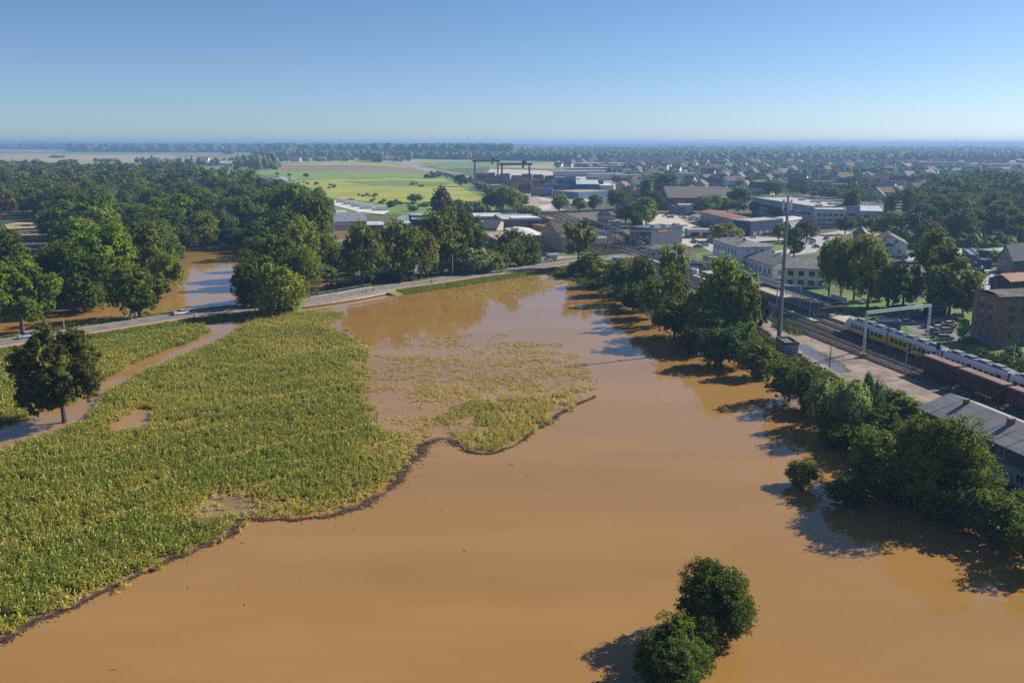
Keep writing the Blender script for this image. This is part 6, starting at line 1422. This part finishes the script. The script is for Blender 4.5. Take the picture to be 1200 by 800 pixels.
# tufts along field edges, railway and meadow
vt = []
for (a, b, n, w, h) in (((540, 246), (560, 248), 30, 6, 5), ((520, 244), (570, 250), 40, 7, 6), ((555, 218), (605, 240), 60, 7, 6), ((400, 229), (440, 231), 9, 5, 2.5), ((480, 216), (492, 219), 5, 7, 3.5), ((352, 214), (395, 220), 9, 5, 3), ((430, 236), (520, 244), 26, 5, 2.5), ((1000, 262), (1110, 300), 50, 6, 5),
                        ((1060, 284), (1200, 291), 60, 7, 5), ((640, 262), (700, 285), 24, 4, 3), ((500, 206), (560, 214), 20, 8, 6), ((60, 184.8), (75, 185.1), 10, 20, 8), ((110, 189.6), (140, 189.8), 16, 14, 8), ((262, 181), (270, 181.4), 4, 30, 22)):
    for _ in range(n):
        f = gg.random(); w_ = G(a[0]+(b[0]-a[0])*f+gg.normal(0, 2.5 if a[1] > 195 else .5), a[1]+(b[1]-a[1])*f+gg.normal(0, .9 if a[1] > 195 else .1)); vt.append((w_.x, w_.y, w*gg.uniform(.5, 1.2), h*gg.uniform(.5, 1.2)))
blob_mass('shrubbery', vt, 'rough scrub along field edges, banks and fences', 'scrub')
# far woods: canopy of crowns, then wooded hills on the horizon
def far_wood(name, poly_px, n, w, h, label, z0=0, y2=None, seed=1):
    q = np.random.default_rng(seed); P_ = []; xs = [p[0] for p in poly_px]; ys = [p[1] for p in poly_px]
    while len(P_) < n:
        px = q.uniform(min(xs), max(xs)); py = q.uniform(min(ys), max(ys))
        if not pip([px], [py], poly_px)[0]: continue
        w_ = G(px, py); k = 1+w_.y*.00012; P_.append((w_.x, w_.y, w*k*q.uniform(.7, 1.3), h*q.uniform(.75, 1.2)))
    return blob_mass(name, P_, label, 'wood', sub=1 if n < 3000 else 0, lob=1, leafy=False, z0=z0, colw={'dark': 6, 'blue': 3, 'mid': 2})
far_wood('distant_wood', [(300, 184.5), (440, 186), (600, 188.2), (700, 190.5), (820, 191), (1260, 190.5), (1260, 180), (300, 179)], 7500, 17, 20, 'broad hazy blue-green wood below the horizon', seed=2)
far_wood('distant_wood', [(-60, 174.2), (80, 175.6), (85, 178), (180, 178.6), (300, 178.9), (330, 181.0), (420, 182.4), (600, 185), (600, 178), (300, 174.5), (-60, 172.8)], 3600, 32, 38, 'dark blue straight-edged wood on the far left of the plain', seed=3)
far_wood('distant_wood', [(300, 180), (1260, 181), (1260, 174.4), (300, 174.4)], 5000, 30, 26, 'paler second belt of woodland behind the nearer hazy wood', seed=4)
def hills(name, y0, px0, px1, hfun, m, depth=900):
    m_ = MB(); n = 160; rows = []
    for i in range(n+1):
        px = px0+(px1-px0)*i/n; x = (px-600)/FOC*y0; hh = hfun(px)
        rows.append([(x, y0, 0), (x, y0+depth*.12, hh*.55), (x*1.02, y0+depth*.4, hh), (x*1.05, y0+depth, hh*.9), (x*1.06, y0+depth*1.5, 0)])
    vs = [p for r in rows for p in r]; fs = [(i*5+k, (i+1)*5+k, (i+1)*5+k+1, i*5+k+1) for i in range(n) for k in range(4)]
    return tag(m_.add(vs, fs).build(name, m), kind='structure')
hm = mat('wooded_hill', (.02, .035, .015), (.06, .075, .03), .006, rough=1)
def nz(px, s, a): return mnoise.noise(Vector((px*s, a, .5)))
hills('hills', 8200, -700, 1900, lambda p: 34+11*nz(p, .05, 1)+8*nz(p, .2, 2)+4*nz(p, .7, 3)+(14 if p > 1105 else 0)*min(1, max(0, (p-1105)/12)), hm)
hills('hills', 10800, -700, 1900, lambda p: 45+9*nz(p, .02, 5)+6*nz(p, .25, 6)+(10*min(1, max(0, (p-780)/120))), hm, 1200)
st_ = thing('distant_chimney', 'very faint slender chimney on the horizon above the cranes', 'chimney', ((549.5-600)/FOC*2500, 2500, 0)); MB().tube((0, 0, 0), (0, 0, 66), 1.0, .6, 12).build('shaft', concrete, st_)
st_ = thing('distant_tower', 'faint pointed tower on the horizon above the suburb', 'tower', ((1107-600)/FOC*7800, 7800, 0)); MB().tube((0, 0, 0), (0, 0, 52), 5, 4, 8).build('shaft', concrete, st_); MB().tube((0, 0, 52.01), (0, 0, 66), 5, .3, 8).build('spire', darksteel, st_)

# ------------------------------------------------------------------ maize, floating debris, verge grass
def vnoise(x, y, s, seed):
    g = np.random.default_rng(seed); t = g.random((64, 64)); X = x/s; Y = y/s; xi = np.floor(X).astype(int); yi = np.floor(Y).astype(int); fx = X-xi; fy = Y-yi
    fx = fx*fx*(3-2*fx); fy = fy*fy*(3-2*fy); T2 = lambda a, b: t[a % 64, b % 64]
    return (T2(xi, yi)*(1-fx)+T2(xi+1, yi)*fx)*(1-fy)+(T2(xi, yi+1)*(1-fx)+T2(xi+1, yi+1)*fx)*fy
def maize(name, X, Y, Hs, dry, blades, width, label, seed):
    g = np.random.default_rng(seed); n = len(X); V = []; F = []; T_ = []; nv = 0
    yaw = g.uniform(0, math.pi, n)
    green = np.array([.115, .185, .012]); yel = np.array([.33, .30, .03]); tan = np.array([.60, .47, .16])
    for b in range(blades):
        side = yaw+math.pi*b+g.normal(0, .5, n); z0 = Hs*(.2+.62*b/max(1, blades-1)); L = g.uniform(.5, .8, n)*(1.05-.35*b/blades)
        dx, dy = np.cos(side), np.sin(side); nx, ny = -dy, dx; w = width*g.uniform(.8, 1.2, n)
        rise = g.uniform(.1, .34, n)*L; drop = g.uniform(.05, .4, n)*L
        c0 = np.stack([X, Y, z0], 1); c1 = np.stack([X+dx*L*.5, Y+dy*L*.5, z0+rise], 1); c2 = np.stack([X+dx*L, Y+dy*L, z0+rise-drop], 1); nn = np.stack([nx, ny, np.zeros(n)], 1)*w[:, None]*.5
        vv = np.stack([c0-nn*.6, c0+nn*.6, c1-nn, c1+nn, c2-nn*.25, c2+nn*.25], 1).reshape(-1, 3); V.append(vv)
        i = np.arange(n)[:, None]*6+nv; F.append(np.concatenate([i+np.array([[0, 2, 3, 1]]), i+np.array([[2, 4, 5, 3]])], 0)); nv += n*6
        k = np.clip(dry+(.28-.45*b/blades)+g.normal(0, .2, n), 0, 1.25)[:, None]
        col = np.where(k < .6, green+(yel-green)*(k/.6), yel+(tan-yel)*((k-.6)/.65)); col = col*g.uniform(.7, 1.3, (n, 1)); T_.append(np.repeat(col, 6, 0))
    w = .035; a = np.stack([np.cos(yaw), np.sin(yaw), np.zeros(n)], 1)*w; top = np.stack([X, Y, Hs], 1); lo = np.stack([X, Y, np.zeros(n)-.2], 1)
    lean = g.normal(0, .12, (n, 3))*np.array([1, 1, 0]); V.append(np.stack([lo-a*.6, lo+a*.6, top+a+lean, top-a+lean], 1).reshape(-1, 3)); F.append(np.arange(n*4).reshape(n, 4)+nv); nv += n*4
    cs = np.stack([green*1.2+(tan-green)*.45]*n)*g.uniform(.8, 1.2, (n, 1)); T_.append(np.repeat(cs, 4, 0))
    tb = top+lean; tt2 = tb+np.stack([g.normal(0, .08, n), g.normal(0, .08, n), g.uniform(0, .26, n)], 1); a2 = a*1.8      # tassel
    V.append(np.stack([tb-a2*.5, tb+a2*.5, tt2+a2, tt2-a2], 1).reshape(-1, 3)); F.append(np.arange(n*4).reshape(n, 4)+nv); nv += n*4
    T_.append(np.repeat(tan[None]*g.uniform(.7, 1.35, (n, 1)), 4, 0))
    me = npmesh(name, np.concatenate(V), np.concatenate(F), CORN_M, np.concatenate(T_)); return tag(link_mesh(name, me), label, 'maize', None, 'stuff')
ISL = [(512, 492), (530, 476), (575, 466), (640, 462), (700, 458), (697, 462), (650, 487), (622, 506), (598, 520), (572, 529), (550, 527), (528, 514)]
SPARSE = [(440, 410), (520, 392), (640, 400), (660, 405), (690, 425), (705, 455), (690, 464), (640, 466), (575, 470), (530, 480), (512, 500), (500, 515), (478, 522), (452, 500), (436, 470), (430, 430)]
STRIPS = [[(520, 345), (560, 336), (610, 330), (655, 326), (668, 333), (630, 343), (570, 350), (528, 352)], [(520, 425), (580, 418), (640, 408), (655, 412), (640, 422), (580, 432), (525, 434)], [(480, 445), (560, 440), (640, 432), (690, 440), (650, 452), (560, 458), (490, 465)]]
g = np.random.default_rng(77)
rows_dir = (G(480, 540)-G(250, 620)); ra = math.atan2(rows_dir.y, rows_dir.x)+.1
def corn_points(rate, poly, excl, seed):
    q = np.random.default_rng(seed); W_ = [G(*p) for p in poly]; x0, x1 = max(-190, min(w.x for w in W_)), max(w.x for w in W_); y0, y1 = min(w.y for w in W_), max(w.y for w in W_)
    n = int((x1-x0)*(y1-y0)*rate); x = q.uniform(x0, x1, n); y = q.uniform(y0, y1, n)
    v = -x*math.sin(ra)+y*math.cos(ra); u = x*math.cos(ra)+y*math.sin(ra); v = np.round(v/.95)*.95+q.normal(0, .12, n); x = u*math.cos(ra)-v*math.sin(ra); y = u*math.sin(ra)+v*math.cos(ra)
    a = P(x, y); wx = 16*(vnoise(x, y, 4, 81)-.5)+8*(vnoise(x, y, 1.5, 82)-.5); wy = 9*(vnoise(x, y, 4, 83)-.5)+5*(vnoise(x, y, 1.5, 84)-.5)
    ok = pip(a[0]+wx, a[1]+wy, poly)
    for e in excl: ok &= ~pip(a[0]+wx*.25, a[1]+wy*.25, e)
    ok &= (a[0] > -60) & (a[0] < 1260)
    return x[ok], y[ok], a[0][ok], a[1][ok]
x, y, px, py = corn_points(5.2, CORN, (CHAN, PUD), 5)
# the edge of the road verge keeps free of maize
rp_ = np.array(ROAD)
def road_dist(x, y):
    d_ = np.full(len(x), 1e9)
    for q in rp_: d_ = np.minimum(d_, (x-q[0])**2+(y-q[1])**2)
    return np.sqrt(d_)
ok = road_dist(x, y) > 13.5
nb_ = vnoise(x, y, 9, 1)*.6+vnoise(x, y, 3.2, 2)*.4; nv_ = vnoise(x+40, y, 26, 3)
# thin, dry places: along the flood edge and in tongues
edge = np.zeros(len(x))
DL = [(0, 748), (60, 722), (130, 690), (205, 655), (250, 637), (270, 626), (286, 609), (330, 611), (385, 606), (425, 591), (460, 570), (477, 547), (498, 524), (515, 514), (530, 517), (548, 527), (572, 531), (598, 523), (622, 509), (650, 490), (697, 464)]
dlw = smooth_pts(gp(DL), 12, False); dlw = [(a+1.1*mnoise.noise(Vector((a*.35, b*.35, 7)))+.5*mnoise.noise(Vector((a*1.3, b*1.3, 9))), b+1.1*mnoise.noise(Vector((a*.35, b*.35, 17)))+.5*mnoise.noise(Vector((a*1.3, b*1.3, 19)))) for a, b in dlw]; dd = np.full(len(x), 1e9)
for q in dlw: dd = np.minimum(dd, (x-q[0])**2+(y-q[1])**2)
dd = np.sqrt(dd)
dry = np.clip(.10+1.0*(nb_-.47)+.55*(nv_-.48)+np.clip((14-dd)/14, 0, 1)*.45, 0, 1)
for tl in ([(225, 606), (330, 562), (440, 524), (476, 512)], [(120, 590), (230, 548), (330, 520), (445, 498)], [(200, 500), (300, 470), (435, 448)], [(210, 448), (330, 418), (430, 404)], [(0, 640), (90, 622), (190, 590)], [(60, 560), (180, 520), (290, 490)]):
    yi = np.interp(px, [q[0] for q in tl], [q[1] for q in tl], left=-999, right=-999); dry += 1.1*np.exp(-((py-yi)/np.maximum(1.6, (py-330)*.012))**2)*np.clip(vnoise(x, y, 6, 61)*1.8-.35, 0, 1)
for cx_, cy_, rx, ry, s in ((268, 590, 34, 16, 1.3), (330, 380, 60, 8, .5), (150, 492, 40, 14, .4), (40, 640, 20, 10, .2), (100, 705, 60, 14, .35), (330, 470, 70, 6, .4), (380, 445, 40, 7, .5), (345, 405, 40, 9, .45), (230, 600, 30, 10, .4), (320, 590, 40, 7, .6), (440, 530, 30, 12, .5), (270, 500, 120, 5, .3)):
    dry += s*np.exp(-((px-cx_)/rx)**2-((py-cy_)/ry)**2)
keep = ok & (g.random(len(x)) < np.clip(1.25-np.clip(dry-.45, 0, 1)*1.5, .1, 1)*np.clip(.45+1.3*vnoise(x, y, 1.7, 72), .25, 1)) & ~((dd < .7) & (g.random(len(x)) < .8))
x, y, dry = x[keep], y[keep], np.clip(dry[keep], 0, 1); hh = g.uniform(.75, 1.3, len(x))*(1-.3*dry)*(.75+.5*vnoise(x, y, 2.3, 71))
e1 = pip(px[keep]+9, py[keep], CORN); e2 = pip(px[keep]+20, py[keep], CORN); kp = g.random(len(x)) < np.where(~e1, .28, np.where(~e2, .62, 1.0)); hh = hh*np.where(e2, 1, .72); x, y, hh, dry = x[kp], y[kp], hh[kp], np.clip(dry+np.where(e2, 0, .3), 0, 1)[kp]
nearm = y < 165
maize('maize_field', x[nearm], y[nearm], hh[nearm], dry[nearm]*.8, 6, .16, 'dense yellowing maize field spared by the flood', 1)
maize('maize_field', x[~nearm], y[~nearm], hh[~nearm], dry[~nearm]*.85+.05, 5, .2, 'far part of the maize field along the road', 2)
x, y, px, py = corn_points(3.2, ISL, (), 6); dn = np.clip(.5+.7*(vnoise(x, y, 5, 4)-.4), 0, 1); k = g.random(len(x)) < np.clip(2.6*(vnoise(x, y, 2.6, 91)*.6+vnoise(x, y, 7, 92)*.6-.22)*np.clip((py-440)/35, .45, 1.2), .1, .95); maize('flooded_maize', x[k], y[k], g.uniform(.3, .9, k.sum()), dn[k], 5, .16, 'patch of half-drowned maize at the tip of the debris line', 3)
X_, Y_ = [], []
x, y, px, py = corn_points(3.2, SPARSE, (ISL,), 7); nn_ = vnoise(x*.6, y*1.2, 5, 6)*.6+vnoise(x, y, 1.8, 9)*.4; k = g.random(len(x)) < np.clip((nn_-.38)*2.1, .04, .7); X_.append(x[k]); Y_.append(y[k])
for i, s_ in enumerate(STRIPS): x, y, px, py = corn_points(2.4, s_, (), 8+i); k = g.random(len(x)) < (.75 if i == 0 else .42)*np.clip(vnoise(x, y, 4, 12+i)*1.6, 0, 1); X_.append(x[k]); Y_.append(y[k])
x = np.concatenate(X_); y = np.concatenate(Y_); maize('flooded_maize', x, y, g.uniform(.1, .45, len(x)), g.uniform(.35, .95, len(x)), 4, .12, 'sparse drowned maize tops poking through the brown water', 4)
# debris line
m_ = MB(); V = []; F = []; nv = 0; n = 0
L_ = np.array(dlw); seg = np.linalg.norm(np.diff(L_, axis=0), axis=1); cum = np.concatenate([[0], np.cumsum(seg)]); tot = cum[-1]
def at_line(s):
    i = np.clip(np.searchsorted(cum, s)-1, 0, len(seg)-1); f = ((s-cum[i])/seg[i])[:, None]; p = L_[i]*(1-f)+L_[i+1]*f; t = (L_[i+1]-L_[i])/seg[i][:, None]; return p, t
N = 30000; s = g.uniform(0, tot, N); s = s[(g.random(N) < np.clip(vnoise(s, s*0, 2.4, 77)*2.2-.3, .08, 1))]; N = len(s); p, t = at_line(s); wd = .12+.9*vnoise(s, s*0, 9, 31)**2.5+1.0*np.exp(-((s-tot*.60)/9)**2)+.5*np.exp(-((s-tot*.40)/8)**2); off = g.standard_t(3, N)*.42*(wd+.1)
nrm = np.stack([-t[:, 1], t[:, 0]], 1); c = p+nrm*(off[:, None]); a = g.uniform(0, math.pi, N); L = g.uniform(.06, .4, N)*.5; w = g.uniform(.02, .09, N)
dx = np.stack([np.cos(a), np.sin(a)], 1)*L[:, None]; dy_ = np.stack([-np.sin(a), np.cos(a)], 1)*w[:, None]; z = .05+g.random(N)*.1*np.exp(-(off/wd)**2); tz = g.normal(0, .04, N)
vv = np.stack([np.concatenate([c-dx-dy_, (z-tz)[:, None]], 1), np.concatenate([c+dx-dy_, (z+tz)[:, None]], 1), np.concatenate([c+dx+dy_, (z+tz)[:, None]+.02], 1), np.concatenate([c-dx+dy_, (z-tz)[:, None]+.02], 1)], 1).reshape(-1, 3)
colr = np.array([.13, .088, .055])*g.uniform(.5, 1.9, (N, 1)); lt = g.random(N) < .03; colr[lt] = [.35, .27, .16]
lt = g.random(N) < .0012; colr[lt] = [.75, .76, .78]
tag(link_mesh('floating_debris', npmesh('floating_debris', vv, np.arange(N*4).reshape(N, 4), LEAF_A, np.repeat(colr, 4, 0))), 'dark line of floating stalks and litter along the flood edge', 'debris', None, 'stuff')
ss = np.linspace(0, tot, 420); p, t = at_line(ss); nrm = np.stack([-t[:, 1], t[:, 0]], 1); wd = .02+.55*vnoise(ss, ss*0, 9, 31)**2.5+.75*np.exp(-((ss-tot*.60)/9)**2)+.4*np.exp(-((ss-tot*.40)/8)**2)
e1 = p+nrm*(wd*np.clip(vnoise(ss, ss*0, 1.3, 41)*2-.35, 0, 1.4))[:, None]; e2 = p-nrm*(wd*np.clip(vnoise(ss, ss*0, 1.1, 42)*2-.35, 0, 1.4))[:, None]
V = np.concatenate([np.c_[e1, np.full(420, .042)], np.c_[p, np.full(420, .075)], np.c_[e2, np.full(420, .042)]]); i = np.arange(419)
F = np.concatenate([np.stack([i, i+420, i+421, i+1], 1), np.stack([i+420, i+840, i+841, i+421], 1)])
tag(link_mesh('debris_mat', npmesh('debris_mat', V, F, mat('debris_mat', (.10, .068, .042), (.18, .125, .08), 3, rough=.95, bump=1, bscale=12))), 'matted dark plant debris under the floating stalks', 'debris', None, 'stuff')
# verge and bank grass
def tufts(name, X, Y, Z, size, cols, label, seed):
    q = np.random.default_rng(seed); n = len(X); a = q.uniform(0, math.pi, n); h = size*q.uniform(.5, 1.4, n); w = size*.55*q.uniform(.6, 1.4, n)
    d_ = np.stack([np.cos(a), np.sin(a), np.zeros(n)], 1)*w[:, None]; b = np.stack([X, Y, Z], 1); tp = b+np.stack([q.normal(0, .25, n)*h, q.normal(0, .25, n)*h, h], 1)
    vv = np.stack([b-d_*.5, b+d_*.5, tp+d_*.8, tp-d_*.8], 1).reshape(-1, 3); c = np.array(cols)[q.integers(0, len(cols), n)]*q.uniform(.7, 1.35, (n, 1))
    return tag(link_mesh(name, npmesh(name, vv, np.arange(n*4).reshape(n, 4), LEAF_A, np.repeat(c, 4, 0))), label, 'grass', None, 'stuff')
def along_road(n, lo, hi, seed, skip=True):
    q = np.random.default_rng(seed); R_ = np.array(ROAD); i = q.integers(0, len(R_)-1, n*2)
    if skip: i = i[(i < iB0-1) | (i > iB1)]
    f = q.random(len(i))[:, None]; p = R_[i]*(1-f)+R_[i+1]*f; t = R_[i+1]-R_[i]; t /= np.linalg.norm(t, axis=1)[:, None]; nn = np.stack([-t[:, 1], t[:, 0]], 1); o = q.uniform(lo, hi, len(i)); p = p+nn*o[:, None]
    z = np.interp(np.abs(o), [6.2, 12.5], [RZ-.12, -.3]); return p[:, 0], p[:, 1], np.maximum(z, 0)
X1, Y1, Z1 = along_road(20000, -12.2, -6.3, 3); X2, Y2, Z2 = along_road(14000, 6.0, 12, 4)
tufts('verge_tufts', np.r_[X1, X2], np.r_[Y1, Y2], np.r_[Z1, Z2], .34, [(.14, .22, .02), (.22, .27, .04), (.17, .22, .03), (.24, .24, .06)], 'long green grass on the banks of the road', 5)
def grass_in(poly, rate, seed):
    q = np.random.default_rng(seed); W_ = [G(*p) for p in poly]; x0, x1 = min(w.x for w in W_), max(w.x for w in W_); y0, y1 = min(w.y for w in W_), max(w.y for w in W_); n = int((x1-x0)*(y1-y0)*rate); x = q.uniform(x0, x1, n); y = q.uniform(y0, y1, n); a = P(x, y); k = pip(a[0], a[1], poly); return x[k], y[k]
gx, gy = [], []
for k_, pl in enumerate(([(895, 385), (905, 395), (960, 430), (1000, 455), (1085, 490), (1140, 545), (1210, 580), (1210, 640), (1110, 590), (1030, 540), (960, 470), (900, 425), (850, 400), (870, 385)], [(905, 368), (930, 378), (950, 392), (935, 394), (905, 384)], [(380, 335), (425, 328), (440, 318), (500, 322), (560, 318), (560, 324), (500, 330), (440, 338), (385, 345)],
                         [(640, 322), (672, 330), (740, 360), (800, 392), (800, 370), (720, 320), (690, 308), (650, 316)])):
    a_, b_ = grass_in(pl, 3.2, 50+k_); gx.append(a_); gy.append(b_)
gx = np.concatenate(gx); gy = np.concatenate(gy); tufts('bank_grass', gx, gy, np.zeros(len(gx)), .6, [(.05, .085, .018), (.09, .11, .03), (.12, .12, .045), (.04, .07, .018)], 'rough weedy grass along the banks and the yard edge', 6)
# stray stalks adrift near the debris
x, y, px, py = corn_points(.014, [(60, 740), (300, 650), (560, 560), (720, 470), (820, 480), (700, 600), (400, 720), (100, 800)], (), 19); m_ = MB()
k = g.random(len(x)) < .6
for a_, b_ in zip(x[k], y[k]):
    an = random.uniform(0, 3.14); L = random.uniform(.1, .5); m_.beam((a_-L*math.cos(an), b_-L*math.sin(an), .05), (a_+L*math.cos(an), b_+L*math.sin(an), .07), .05)
tag(m_.build('drifting_stalks', mat('drift', (.14, .1, .05), (.3, .24, .14), 1, rough=.9)), 'loose stalks drifting on the brown flood water', 'debris', None, 'stuff')

# ------------------------------------------------------------------ the air
hz = MB().box(-14000, -400, -1.5, 14000, 14500, 68).build('haze', [])
hm_ = bpy.data.materials.new('haze_air'); hm_.use_nodes = True; t_ = hm_.node_tree; t_.nodes.remove(t_.nodes['Principled BSDF']); pv = t_.nodes.new('ShaderNodeVolumePrincipled')
pv.inputs['Color'].default_value = (.31, .53, .93, 1); pv.inputs['Density'].default_value = HAZE_DENSITY; pv.inputs['Anisotropy'].default_value = .2
t_.links.new(pv.outputs[0], t_.nodes['Material Output'].inputs['Volume']); hz.data.materials.clear(); hz.data.materials.append(hm_)
tag(hz, 'thin blue air that fades the far plain', 'haze', None, 'stuff')
